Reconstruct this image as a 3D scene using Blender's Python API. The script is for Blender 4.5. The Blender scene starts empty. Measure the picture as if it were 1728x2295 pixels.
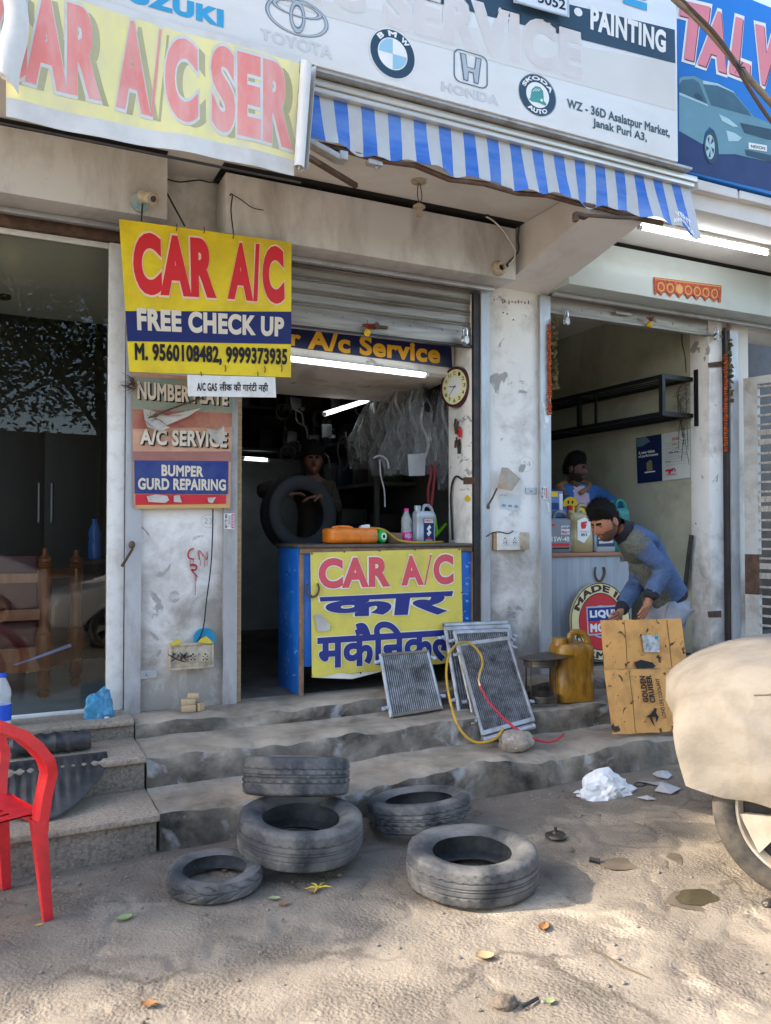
import bpy, bmesh, math, random
from mathutils import Vector, Matrix, noise as mnoise
R = math.radians
SC = bpy.context.scene
COL = SC.collection
random.seed(7)

# ---------------------------------------------------------------- camera, sky, sun, exposure
CAM_H, YAW, PITCH, FPX, W0, H0 = 1.6, 25.7, 1.257, 1800.0, 1728.0, 2295.0
cd = bpy.data.cameras.new("camera"); camo = bpy.data.objects.new("camera", cd); COL.objects.link(camo)
cd.sensor_fit = 'VERTICAL'; cd.sensor_height = 36.0; cd.lens = FPX / H0 * 36.0
cd.clip_start = 0.05; cd.clip_end = 500
camo.location = (0, 0, CAM_H); camo.rotation_euler = (R(90 + PITCH), 0, R(-YAW)); SC.camera = camo
SUN_EL, SUN_AZ = 31.0, math.degrees(math.atan2(-0.94, 0.34))
wd = bpy.data.worlds.new("World"); SC.world = wd; wd.use_nodes = True
_n = wd.node_tree.nodes; _sky = _n.new('ShaderNodeTexSky'); _sky.sky_type = 'NISHITA'; _sky.sun_disc = False
_sky.sun_elevation = R(SUN_EL); _sky.sun_rotation = R(SUN_AZ); _sky.dust_density = 2.0; _sky.air_density = 1.0; _sky.ozone_density = 1.0
wd.node_tree.links.new(_sky.outputs[0], _n['Background'].inputs[0]); _n['Background'].inputs[1].default_value = 0.15
sl = bpy.data.lights.new("sun", 'SUN'); slo = bpy.data.objects.new("sun", sl); COL.objects.link(slo)
sl.energy = 2.0; sl.angle = R(1.5); sl.color = (1.0, 0.89, 0.75)
_sd = Vector((math.sin(R(SUN_AZ)) * math.cos(R(SUN_EL)), math.cos(R(SUN_AZ)) * math.cos(R(SUN_EL)), math.sin(R(SUN_EL))))
slo.rotation_euler = _sd.to_track_quat('Z', 'Y').to_euler()
SC.view_settings.view_transform = 'Standard'; SC.view_settings.look = 'None'; SC.view_settings.gamma = 1.0
SC.view_settings.exposure = 2.28
SC.cycles.max_bounces = 8; SC.cycles.use_denoising = True; SC.cycles.transparent_max_bounces = 16
SC.cycles.caustics_reflective = False; SC.cycles.caustics_refractive = False

# ---------------------------------------------------------------- helpers
_RM = camo.rotation_euler.to_matrix()
def ray(x, y): return _RM @ Vector(((x - W0 / 2) / FPX, -(y - H0 / 2) / FPX, -1.0))
def P(x, y, Y=None, Z=None, X=None):                       # photo pixel on a world plane
    d = ray(x, y); o = Vector((0, 0, CAM_H))
    t = Y / d.y if Y is not None else ((Z - CAM_H) / d.z if Z is not None else X / d.x)
    return o + d * t
S6 = 1728.0 / 1666.0
def Q(x, y, **k): return P(x * S6, y * S6, **k)            # the same in the 1666-wide view
def PP(x, y, o, n):                                        # photo pixel on a tilted plane
    d = ray(x, y); c = Vector((0, 0, CAM_H)); return c + d * ((Vector(o) - c).dot(n) / d.dot(n))
ORG = {}
def V(*a): return Vector(a)
def N3(p, s=1.0, seed=0.0): return mnoise.noise(Vector((p[0] * s + seed, p[1] * s + seed * 1.7, p[2] * s - seed)))

class MB:
    def __init__(s): s.bm = bmesh.new(); s.mi = 0
    def face(s, vs, mi=None):
        f = s.bm.faces.new(vs); f.material_index = s.mi if mi is None else mi; return f
    def poly(s, pts, mi=None): return s.face([s.bm.verts.new(p) for p in pts], mi)
    def box(s, x0, x1, y0, y1, z0, z1, bev=0.0, M=None, mi=None):
        b = bmesh.new(); v = [b.verts.new((x, y, z)) for z in (z0, z1) for y in (y0, y1) for x in (x0, x1)]
        for q in ((0, 2, 3, 1), (4, 5, 7, 6), (0, 1, 5, 4), (2, 6, 7, 3), (0, 4, 6, 2), (1, 3, 7, 5)): b.faces.new([v[i] for i in q])
        if bev: bmesh.ops.bevel(b, geom=list(b.edges) + list(b.verts), offset=bev, segments=2, profile=0.5, affect='EDGES')
        s.add(b, M, mi); return s
    def cbox(s, c, d, bev=0.0, M=None, mi=None):
        x, y, z = d[0] / 2, d[1] / 2, d[2] / 2; T = Matrix.Translation(c)
        return s.box(-x, x, -y, y, -z, z, bev, T @ M.to_4x4() if M is not None else T, mi)
    def add(s, b, M=None, mi=None):
        if M is not None: b.transform(M)
        mp = {v: s.bm.verts.new(v.co) for v in b.verts}
        for f in b.faces:
            try: s.face([mp[v] for v in f.verts], s.mi if mi is None else mi)
            except ValueError: pass
        b.free()
    def ring_loft(s, rings, cap=True, closed=False, mi=None):
        rv = [[s.bm.verts.new(p) for p in r] for r in rings]; n = len(rv[0]); m = len(rv)
        for i in range(m if closed else m - 1):
            a, b = rv[i], rv[(i + 1) % m]
            for j in range(n): s.face([a[j], a[(j + 1) % n], b[(j + 1) % n], b[j]], mi)
        if cap and not closed:
            for r, rev in ((rv[0], True), (rv[-1], False)):
                try: s.face(list(reversed(r)) if rev else r, mi)
                except ValueError: pass
        return rv
    def tube(s, pts, r, n=8, cap=True, smooth=0, mi=None, flat=1.0):
        pts = [Vector(p) for p in pts]; rr = list(r) if isinstance(r, (list, tuple)) else [r] * len(pts)
        if smooth and len(pts) > 2:
            o, q = [], []
            for i in range(len(pts) - 1):
                p0, p1, p2, p3 = pts[max(i - 1, 0)], pts[i], pts[i + 1], pts[min(i + 2, len(pts) - 1)]
                for k in range(smooth):
                    t = k / smooth
                    o.append(0.5 * ((2 * p1) + (p2 - p0) * t + (2 * p0 - 5 * p1 + 4 * p2 - p3) * t * t + (3 * p1 - p0 - 3 * p2 + p3) * t ** 3))
                    q.append(rr[i] * (1 - t) + rr[i + 1] * t)
            o.append(pts[-1]); q.append(rr[-1]); pts, rr = o, q
        rings = []; up = None
        for i, p in enumerate(pts):
            d = (pts[min(i + 1, len(pts) - 1)] - pts[max(i - 1, 0)]); d = d.normalized() if d.length > 1e-9 else Vector((0, 0, 1))
            if up is None:
                up = d.orthogonal().normalized()
            up = (up - d * up.dot(d)); up = up.normalized() if up.length > 1e-6 else d.orthogonal().normalized()
            w = d.cross(up)
            rings.append([p + (up * math.cos(a) + w * math.sin(a) * flat) * rr[i] for a in (2 * math.pi * k / n for k in range(n))])
        s.ring_loft(rings, cap, mi=mi); return s
    def lathe(s, prof, M=None, n=24, mi=None, closed=False, cap=True):
        rings = [[Vector((r * math.cos(a), r * math.sin(a), z)) for a in (2 * math.pi * k / n for k in range(n))] for r, z in prof]
        if M is not None: rings = [[M @ p for p in r] for r in rings]
        s.ring_loft(rings, cap, closed, mi); return s
    def grid(s, fn, nu, nv, mi=None, mif=None, skip=None):
        g = [[s.bm.verts.new(fn(i / nu, j / nv)) for j in range(nv + 1)] for i in range(nu + 1)]
        for i in range(nu):
            for j in range(nv):
                if skip and skip((i + .5) / nu, (j + .5) / nv): continue
                s.face([g[i][j], g[i + 1][j], g[i + 1][j + 1], g[i][j + 1]], mif((i + .5) / nu, (j + .5) / nv) if mif else mi)
        return s
    def sheet(s, fn, nu, nv, th, nrm, mif=None, skip=None, mi=None):     # a grid with thickness
        nrm = Vector(nrm) * th
        s.grid(fn, nu, nv, mi, mif, skip); s.grid(lambda u, v: Vector(fn(u, v)) + nrm, nu, nv, mi, mif, skip); return s
    def prism(s, pts, d, mi=None):                                       # polygon (3D points) swept along d
        d = Vector(d); a = [s.bm.verts.new(p) for p in pts]; b = [s.bm.verts.new(Vector(p) + d) for p in pts]; n = len(a)
        s.face(a, mi); s.face(list(reversed(b)), mi)
        for i in range(n): s.face([a[i], b[i], b[(i + 1) % n], a[(i + 1) % n]], mi)
        return s
    def ball(s, c, r, M=None, n=8, mi=None):
        b = bmesh.new(); bmesh.ops.create_uvsphere(b, u_segments=n * 2, v_segments=n, radius=1.0)
        sc = Matrix.Diagonal((r, r, r, 1)) if not isinstance(r, (tuple, list)) else Matrix.Diagonal((*r, 1))
        s.add(b, Matrix.Translation(c) @ (M.to_4x4() if M is not None else Matrix.Identity(4)) @ sc, mi); return s
    def jitter(s, amt, sc, seed=0):
        for v in s.bm.verts: v.co += Vector((N3(v.co, sc, seed), N3(v.co, sc, seed + 11), N3(v.co, sc, seed + 23))) * amt
        return s

def mesh_of(name, mb, mats, off=Vector((0, 0, 0)), smooth=True, ang=38):
    bm = mb.bm; bmesh.ops.recalc_face_normals(bm, faces=bm.faces)
    if off.length: bmesh.ops.translate(bm, verts=bm.verts, vec=-off)
    if smooth:
        ca = R(ang)
        for f in bm.faces: f.smooth = True
        for e in bm.edges:
            if len(e.link_faces) == 2: e.smooth = e.calc_face_angle(0) < ca
    me = bpy.data.meshes.new(name); bm.to_mesh(me); bm.free()
    for m in (mats if isinstance(mats, (list, tuple)) else [mats]): me.materials.append(m)
    return me
def thing(name, label, cat, loc=(0, 0, 0), group=None, kind=None):
    o = bpy.data.objects.new(name, None); COL.objects.link(o); o.location = loc; o.empty_display_size = 0.1
    ORG[o] = Vector(loc); setp(o, label, cat, group, kind); return o
def setp(o, label=None, cat=None, group=None, kind=None):
    for k, v in (('label', label), ('category', cat), ('group', group), ('kind', kind)):
        if v: o[k] = v
def part(name, mb, mats, parent, label=None, smooth=True, ang=38):
    off = ORG[parent]; o = bpy.data.objects.new(name, mesh_of(name, mb, mats, off, smooth, ang)); COL.objects.link(o); o.parent = parent; ORG[o] = off
    if label: o['label'] = label
    return o
def solo(name, mb, mats, label, cat, group=None, kind=None, smooth=True, ang=38, origin=None):
    if origin is None:
        cs = [v.co for v in mb.bm.verts]; lo = Vector([min(c[i] for c in cs) for i in range(3)]); hi = Vector([max(c[i] for c in cs) for i in range(3)])
        origin = Vector(((lo.x + hi.x) / 2, (lo.y + hi.y) / 2, lo.z))
    origin = Vector(origin); o = bpy.data.objects.new(name, mesh_of(name, mb, mats, origin, smooth, ang)); COL.objects.link(o); o.location = origin
    ORG[o] = origin; setp(o, label, cat, group, kind); return o
def dup(o, loc=None, rot=None, label=None, parent=None):
    c = o.copy(); COL.objects.link(c)
    if parent: c.parent = parent
    for ch in o.children: dup(ch, parent=c)
    if loc is not None: c.location = loc
    if rot is not None: c.rotation_euler = rot
    if label: c['label'] = label
    return c

# ---------------------------------------------------------------- materials
def nd(t, k, **kw):
    n = t.nodes.new(k)
    for a, v in kw.items():
        if a in n.inputs: n.inputs[a].default_value = v
        else: setattr(n, a, v)
    return n
def mat(name, col, rough=0.65, metal=0.0, var=0.18, vs=3.0, dirt=None, da=0.5, ds=2.5, dth=0.5, dirt2=None, d2s=9.0, d2th=0.62, d2w=0.03, bump=0.0, bs=60.0, spec=0.35,
        emit=None, es=1.0, alpha=1.0, trans=0.0, coat=0.0, stretch=(1, 1, 1), zgrad=None):
    m = bpy.data.materials.new(name); m.use_nodes = True; t = m.node_tree; b = t.nodes['Principled BSDF']; L = t.links.new
    tc = nd(t, 'ShaderNodeTexCoord'); mp = nd(t, 'ShaderNodeMapping'); mp.inputs['Scale'].default_value = stretch; L(tc.outputs['Object'], mp.inputs['Vector'])
    geo = nd(t, 'ShaderNodeNewGeometry')
    def noise(scale, det=6.0, ro=0.6, w=0.0):
        n = nd(t, 'ShaderNodeTexNoise'); n.inputs['Scale'].default_value = scale; n.inputs['Detail'].default_value = det; n.inputs['Roughness'].default_value = ro
        n.inputs['Distortion'].default_value = w; L(mp.outputs[0], n.inputs['Vector']); return n.outputs['Fac']
    def ramp(f, a, c):
        r = nd(t, 'ShaderNodeMapRange'); r.inputs['From Min'].default_value = a; r.inputs['From Max'].default_value = c; L(f, r.inputs['Value']); return r.outputs['Result']
    def mix(f, a, c):
        x = nd(t, 'ShaderNodeMix', data_type='RGBA')
        if isinstance(f, float): x.inputs[0].default_value = f
        else: L(f, x.inputs[0])
        for i, q in ((6, a), (7, c)):
            if isinstance(q, (tuple, list)): x.inputs[i].default_value = (*q[:3], 1)
            else: L(q, x.inputs[i])
        return x.outputs[2]
    lo = tuple(max(0, c * (1 - var)) for c in col[:3]); hi = tuple(min(1, c * (1 + var)) for c in col[:3])
    c = mix(ramp(noise(vs), 0.3, 0.7), lo, hi) if var > 0 else None
    if c is None: c = mix(0.0, col, col)
    if dirt:
        f = ramp(noise(ds, 8.0, 0.65, 0.3), dth - 0.12, dth + 0.18)
        if zgrad:                                            # splash-back grime: more of the same stain low down
            sep = nd(t, 'ShaderNodeSeparateXYZ'); L(geo.outputs['Position'], sep.inputs[0])
            zr = ramp(sep.outputs['Z'], zgrad[1], zgrad[0]); ad = nd(t, 'ShaderNodeMath', operation='MULTIPLY_ADD'); L(zr, ad.inputs[0]); ad.inputs[1].default_value = 0.28
            L(noise(ds, 8.0, 0.65, 0.3), ad.inputs[2]); f = ramp(ad.outputs[0], dth - 0.08, dth + 0.2)
        mu = nd(t, 'ShaderNodeMath', operation='MULTIPLY'); L(f, mu.inputs[0]); mu.inputs[1].default_value = da; c = mix(mu.outputs[0], c, dirt)
    if dirt2:
        f = ramp(noise(d2s, 5.0, 0.55, 0.6), d2th, d2th + d2w); c = mix(f, c, dirt2)
    L(c, b.inputs['Base Color']); b.inputs['Metallic'].default_value = metal; b.inputs['Specular IOR Level'].default_value = spec
    rr = nd(t, 'ShaderNodeMapRange'); rr.inputs['To Min'].default_value = max(0.03, rough - 0.1); rr.inputs['To Max'].default_value = min(1, rough + 0.12); L(noise(vs * 2.3), rr.inputs['Value']); L(rr.outputs[0], b.inputs['Roughness'])
    b.inputs['Coat Weight'].default_value = coat; b.inputs['Transmission Weight'].default_value = trans; b.inputs['Alpha'].default_value = alpha
    if emit: b.inputs['Emission Color'].default_value = (*emit, 1); b.inputs['Emission Strength'].default_value = es
    if bump:
        bp = nd(t, 'ShaderNodeBump'); bp.inputs['Strength'].default_value = min(1.0, bump); bp.inputs['Distance'].default_value = 0.01; L(noise(bs, 6.0, 0.65), bp.inputs['Height']); L(bp.outputs[0], b.inputs['Normal'])
    return m
def srgb(r, g, b):
    f = lambda c: (c / 255 / 12.92) if c / 255 <= 0.04045 else ((c / 255 + 0.055) / 1.055) ** 2.4
    return (f(r), f(g), f(b))

# ---------------------------------------------------------------- lettering
import numpy as np
from mathutils.geometry import delaunay_2d_cdt
def text_outline(body, spc=1.0):
    """the glyph outlines of BODY as closed polylines"""
    c = bpy.data.curves.new('t', 'FONT'); c.body = body; c.dimensions = '2D'; c.space_character = spc
    o = bpy.data.objects.new('t', c); COL.objects.link(o); dg = bpy.context.evaluated_depsgraph_get(); dg.update()
    cu = o.to_curve(dg); out = []
    for sp in cu.splines:
        bp = list(sp.bezier_points); n = len(bp); pl = []
        if n < 2: continue
        for i in range(n):
            a, d = bp[i], bp[(i + 1) % n]; p0, p1, p2, p3 = a.co.xy, a.handle_right.xy, d.handle_left.xy, d.co.xy
            ch = (p3 - p0).length; dev = abs((p1 - p0).cross(p3 - p0)) + abs((p2 - p0).cross(p3 - p0)) if ch > 1e-9 else 1
            k = 1 if dev < 2e-4 * max(ch, .01) else 5
            for j in range(k):
                t = j / k; pl.append(p0 * (1 - t) ** 3 + p1 * 3 * t * (1 - t) ** 2 + p2 * 3 * t * t * (1 - t) + p3 * t ** 3)
        cl = [p for i, p in enumerate(pl) if (p - pl[i - 1]).length > 1e-5]
        if len(cl) > 2: out.append(cl)
    o.to_curve_clear(); bpy.data.objects.remove(o); bpy.data.curves.remove(c)
    ar = lambda p: sum(p[i - 1].x * p[i].y - p[i].x * p[i - 1].y for i in range(len(p)))
    big = max(out, key=lambda p: abs(ar(p))); sg = 1 if ar(big) > 0 else -1
    return out, sg
def text_geo(body, bx, by, sp=0.0):
    """filled outlines grown by bx, by (mitred), as a flat mesh; overlaps merged by winding number"""
    spc = 1.0 if any(ord(ch) > 2000 for ch in body) else round(1 + max(0, sp - .015) * 2.6, 2)
    if (body, spc) not in TG: TG[body, spc] = text_outline(body, spc)
    out, sg = TG[body, spc]; pts = []; edges = []
    for pl in out:
        n = len(pl); base = len(pts)
        for i in range(n):
            a, p, d = pl[i - 1], pl[i], pl[(i + 1) % n]; e1 = (p - a).normalized(); e2 = (d - p).normalized()
            n1 = Vector((e1.y, -e1.x)) * sg; n2 = Vector((e2.y, -e2.x)) * sg; m = n1 + n2
            if m.length < .3: m = n1
            else: m = m.normalized() / max(.45, math.sqrt(max(0.0, (1 + n1.dot(n2)) / 2)))
            pts.append(Vector((p.x + m.x * bx, p.y + m.y * by)))
        edges += [(base + i, base + (i + 1) % n) for i in range(n)]
    A = np.array([(pts[a].x, pts[a].y, pts[b].x, pts[b].y) for a, b in edges])
    vs, es, fs, *_ = delaunay_2d_cdt(pts, edges, [], 0, 1e-6)
    keep = []
    for f in fs:
        cx = sum(vs[i].x for i in f) / 3; cy = sum(vs[i].y for i in f) / 3
        up = (A[:, 1] <= cy) & (A[:, 3] > cy); dn_ = (A[:, 1] > cy) & (A[:, 3] <= cy)
        cr = (A[:, 2] - A[:, 0]) * (cy - A[:, 1]) - (cx - A[:, 0]) * (A[:, 3] - A[:, 1])
        if int((up & (cr > 0)).sum()) - int((dn_ & (cr < 0)).sum()) != 0: keep.append(tuple(f))
    return [(v.x, v.y) for v in vs], keep
TG = {}
class Quad:                                                   # a (possibly skewed) rectangle in space, u right, v down
    def __init__(s, tl, tr, br, bl):
        s.c = [Vector(p) for p in (tl, tr, br, bl)]
        s.n = ((s.c[1] - s.c[0]).cross(s.c[3] - s.c[0])).normalized()
        if s.n.dot(Vector((0, 0, CAM_H)) - s.c[0]) < 0: s.n = -s.n
    def p(s, u, v, h=0.0):
        a, b, c, d = s.c; return (a * (1 - u) + b * u) * (1 - v) + (d * (1 - u) + c * u) * v + s.n * h
def text(mb, q, body, bold=0.05, h=0.0, bx=None, warp=None, dx=0.0, dy=0.0, pad=0.0, mi=None, rings=1):
    """lay BODY on quad Q: the glyph box fills the quad; bold = stroke growth in em, pad = a further outline around it"""
    bx = bold if bx is None else bx
    vs, fs = text_geo(body, bx + pad, bold + pad, (bx + bold) / 2); us = set(i for f in fs for i in f)
    x0 = min(vs[i][0] for i in us) + pad; x1 = max(vs[i][0] for i in us) - pad; y0 = min(vs[i][1] for i in us) + pad; y1 = max(vs[i][1] for i in us) - pad
    nv = {}
    for i in us:
        u = (vs[i][0] - x0) / (x1 - x0) + dx; v = 1 - (vs[i][1] - y0) / (y1 - y0) + dy
        nv[i] = mb.bm.verts.new(warp(u, v, h) if warp else q.p(u, v, h))
    for f in fs:
        try: mb.face([nv[j] for j in f], mi)
        except ValueError: pass
def pq(pts, Y=None, o=None, n=None, s6=True):
    k = S6 if s6 else 1.0
    return Quad(*[(P(x * k, y * k, Y=Y) if Y is not None else PP(x * k, y * k, o, n)) for x, y in pts])
def disc_on(mb, q, cu, cv, ru, rv, h, r0=0.0, a0=0, a1=360, n=40, mi=None):
    st = [R(a0 + (a1 - a0) * k / n) for k in range(n + 1)]
    for i in range(n):
        a, b = st[i], st[i + 1]; pt = lambda t, f: q.p(cu + ru * f * math.cos(t), cv - rv * f * math.sin(t), h)
        if r0 > 0: mb.poly([pt(a, r0), pt(a, 1), pt(b, 1), pt(b, r0)], mi)
        else: mb.poly([q.p(cu, cv, h), pt(a, 1), pt(b, 1)], mi)
def shape_on(mb, q, pts, h, mi=None): return mb.poly([q.p(u, v, h) for u, v in pts], mi)
def rect_on(mb, q, u0, v0, u1, v1, h, nu=1, nv=1, mi=None): mb.grid(lambda u, v: q.p(u0 + (u1 - u0) * u, v0 + (v1 - v0) * v, h), nu, nv, mi)
def arc_text(mb, q, body, cu, cv, ru, rv, r0, r1, a0, a1, h, bold=0.05, mi=None):
    """text bent along an arc from angle a0 to a1 (degrees, anticlockwise from +u)"""
    def w(u, v, hh):
        a = R(a0 + (a1 - a0) * u); r = (r1 + (r0 - r1) * v); return q.p(cu + ru * r * math.cos(a), cv - rv * r * math.sin(a), hh)
    text(mb, q, body, bold, h, warp=w, mi=mi)

# ---------------------------------------------------------------- shared materials
WALL = mat("worn white paint", (.70, .66, .60), .75, var=.06, vs=1.3, dirt=(.26, .21, .16), da=.85, ds=2.2, dth=.57, dirt2=(.36, .34, .31), d2s=5.0, d2th=.66, bump=.25, bs=30, zgrad=(.5, 1.5))
PILLAR = mat("peeling white paint", (.80, .775, .735), .75, var=.07, vs=2.0, dirt=(.20, .16, .115), da=.75, ds=2.9, dth=.575, dirt2=(.36, .35, .33), d2s=5.5, d2th=.635, bump=.35, bs=26, zgrad=(.5, 1.7))
LINTEL = mat("cream paint", (.63, .605, .57), .8, var=.06, vs=1.0, dirt=(.33, .27, .21), da=.5, ds=1.6, dth=.58, dirt2=(.20, .17, .14), d2s=30, d2th=.76, bump=.15, bs=40)
BOXM = mat("painted sheet steel", (.60, .585, .565), .5, var=.05, vs=.8, dirt=(.25, .21, .17), da=.75, ds=2.2, dth=.55, dirt2=(.13, .11, .09), d2s=20, d2th=.74, bump=.05, bs=20, stretch=(1.8, 1, .7))
BOXM2 = mat("grey green sheet steel", (.50, .55, .53), .4, var=.05, vs=.8, dirt=(.30, .30, .28), da=.4, ds=2.0, dth=.6, spec=.5)
SOFF = mat("canopy plaster", (.70, .675, .645), .85, var=.05, vs=1.2, dirt=(.38, .31, .25), da=.45, ds=1.5, dth=.58)
BEAMM = mat("beam plaster", (.74, .72, .69), .85, var=.05, vs=1.2, dirt=(.36, .29, .23), da=.45, ds=2.5, dth=.6, dirt2=(.12, .1, .08), d2s=18, d2th=.74)
STEEL = mat("weathered steel", (.40, .40, .39), .5, metal=.35, var=.15, vs=5, dirt=(.12, .09, .07), da=.8, ds=6, dth=.6, bump=.1, bs=50, stretch=(1, 1, .4))
GALV = mat("galvanised channel", (.46, .48, .50), .45, metal=.4, var=.12, vs=4, dirt=(.16, .11, .07), da=.8, ds=4, dth=.62, dirt2=(.6, .6, .6), d2s=8, d2th=.7, stretch=(1, 1, .35))
DARKST = mat("dark steel", (.03, .03, .032), .45, metal=.3, var=.3, vs=8, dirt=(.10, .06, .04), da=.5, ds=6)
RUST = mat("rusty iron", (.13, .075, .05), .8, var=.4, vs=14, dirt=(.05, .035, .03), da=.7, ds=10, bump=.3, bs=80)
SHUT = mat("grimy shutter steel", (.40, .38, .35), .42, metal=.35, var=.12, vs=2, dirt=(.09, .075, .06), da=.8, ds=3.0, dth=.53, stretch=(.35, 1, 5), bump=.06, bs=30)
DARKWALL = mat("near black wall", (.035, .034, .032), .9, var=.4, vs=3)  # near-black base with random variation
PALEWALL = mat("pale blue wash", (.55, .62, .64), .8, var=.06, vs=1.5, dirt=(.3, .3, .28), da=.5, ds=2.5)
GREENWALL = mat("olive cream wall", (.40, .385, .285), .85, var=.06, vs=1.2, dirt=(.16, .15, .11), da=.7, ds=1.6, dth=.57, dirt2=(.1, .095, .08), d2s=5, d2th=.72)
BROWNWALL = mat("dark veneer", (.020, .017, .015), .5, var=.3, vs=2, stretch=(4, 4, .4))
CEILB = mat("beige false ceiling", (.80, .77, .66), .8, var=.04)
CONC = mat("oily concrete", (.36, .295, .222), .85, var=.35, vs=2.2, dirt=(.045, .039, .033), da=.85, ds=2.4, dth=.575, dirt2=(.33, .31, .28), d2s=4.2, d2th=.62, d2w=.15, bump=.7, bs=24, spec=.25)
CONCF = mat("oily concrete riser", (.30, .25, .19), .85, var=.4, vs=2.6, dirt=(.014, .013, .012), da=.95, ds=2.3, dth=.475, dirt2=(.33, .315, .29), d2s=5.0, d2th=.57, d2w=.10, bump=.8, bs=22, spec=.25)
FLOOR = mat("dusty floor", (.115, .10, .085), .85, var=.25, vs=3, dirt=(.03, .027, .025), da=.8, ds=2)
RUBBER = mat("dusty rubber", (.044, .047, .052), .75, var=.3, vs=6, dirt=(.25, .235, .21), da=.85, ds=3.6, dth=.53, dirt2=(.21, .195, .17), d2s=16, d2th=.71, bump=.25, bs=60)
BLACKP = mat("black plastic", (.018, .018, .019), .45, var=.3, vs=6, dirt=(.12, .11, .10), da=.35, ds=5)
WHITEP = mat("white plastic", (.72, .71, .67), .4, var=.04, dirt=(.3, .26, .2), da=.4, ds=14, dth=.58)
CREAMP = mat("aged cream plastic", (.52, .44, .32), .45, var=.1, dirt=(.14, .1, .06), da=.6, ds=18)
WOOD = mat("raw wood", (.42, .29, .16), .7, var=.2, vs=9, stretch=(1, 1, 6), dirt=(.16, .1, .06), da=.5, ds=8)
WIRE = mat("black wire", (.02, .02, .02), .6, var=.1)
TUBEM = mat("lit tube", (.9, .95, 1), .3, var=0, emit=(.88, .95, 1.0), es=1.7)
WHITE = mat("white print", (.78, .77, .74), .6, var=.05, vs=4)
def ink(name, c, **k): return mat(name, c, k.pop('rough', .55), var=k.pop('var', .08), vs=k.pop('vs', 3), **k)
RED = ink("red ink", srgb(206, 40, 46)); NAVY = ink("navy ink", srgb(22, 34, 92)); BLACKI = ink("black ink", srgb(20, 19, 22))
YELLOW = ink("yellow print", srgb(222, 196, 36), dirt=(.30, .22, .05), da=.45, ds=3, dth=.58)

PL = 0.465; FY = 5.2
# ---------------------------------------------------------------- ground
def gh(x, y):
    p = Vector((x, y, 0)); h = mnoise.noise(p * 1.1) * .012 + mnoise.noise(p * 3.7 + Vector((5, 2, 0))) * .006
    w = max(0.0, min(1.0, (y - 3.0) / 1.2)); h *= (1 - .7 * w)
    if x > 2.2 and y < 3.6: h += (abs(mnoise.noise(p * 2.3 + Vector((9, 1, 3)))) - .25) * .014 * min(1, (x - 2.2) * 2)
    d = math.hypot((x - 2.66) / .16, (y - 2.28) / .10); h -= .016 * max(0, 1 - d * .6)
    return h
def axis(a, b, step, ext):
    o = [a + step * i for i in range(int((b - a) / step) + 1)]; e = []
    k = step
    lo = a; hi = o[-1]; A = []; B = []
    while lo > -ext: k *= 1.5; lo -= k; A.append(lo)
    k = step
    while hi < ext: k *= 1.5; hi += k; B.append(hi)
    return list(reversed(A)) + o + B
xs = axis(-.6, 4.6, .022, 90); ys = axis(1.2, 4.3, .022, 90)
g = MB(); vv = []
for x in xs:
    col = []
    for y in ys:
        near = -.6 <= x <= 4.6 and 1.2 <= y <= 4.3
        z = gh(x, y)
        if near:
            p = Vector((x, y, 0)); f = .35 if x > 1.15 + .3 * mnoise.noise(p * 1.5) else 1.0
            z += mnoise.noise(p * 8) * .0025 * f + mnoise.noise(p * 27 + Vector((3, 1, 0))) * .0035 * f * (.15 + max(0, mnoise.noise(p * 2.7)) * 2.2) + abs(mnoise.noise(p * 5.3)) * .004 * (1 - f)
            ck_ = abs(mnoise.noise(p * 1.3 + Vector((4, 7, 0))) + .25 * mnoise.noise(p * 6)); z -= .014 * max(0, 1 - ck_ / .035) * (1 if y < 3.9 else 0)
        else: z *= .4
        col.append(g.bm.verts.new((x, y, z)))
    vv.append(col)
for i in range(len(xs) - 1):
    for j in range(len(ys) - 1): g.face([vv[i][j], vv[i + 1][j], vv[i + 1][j + 1], vv[i][j + 1]])
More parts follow.
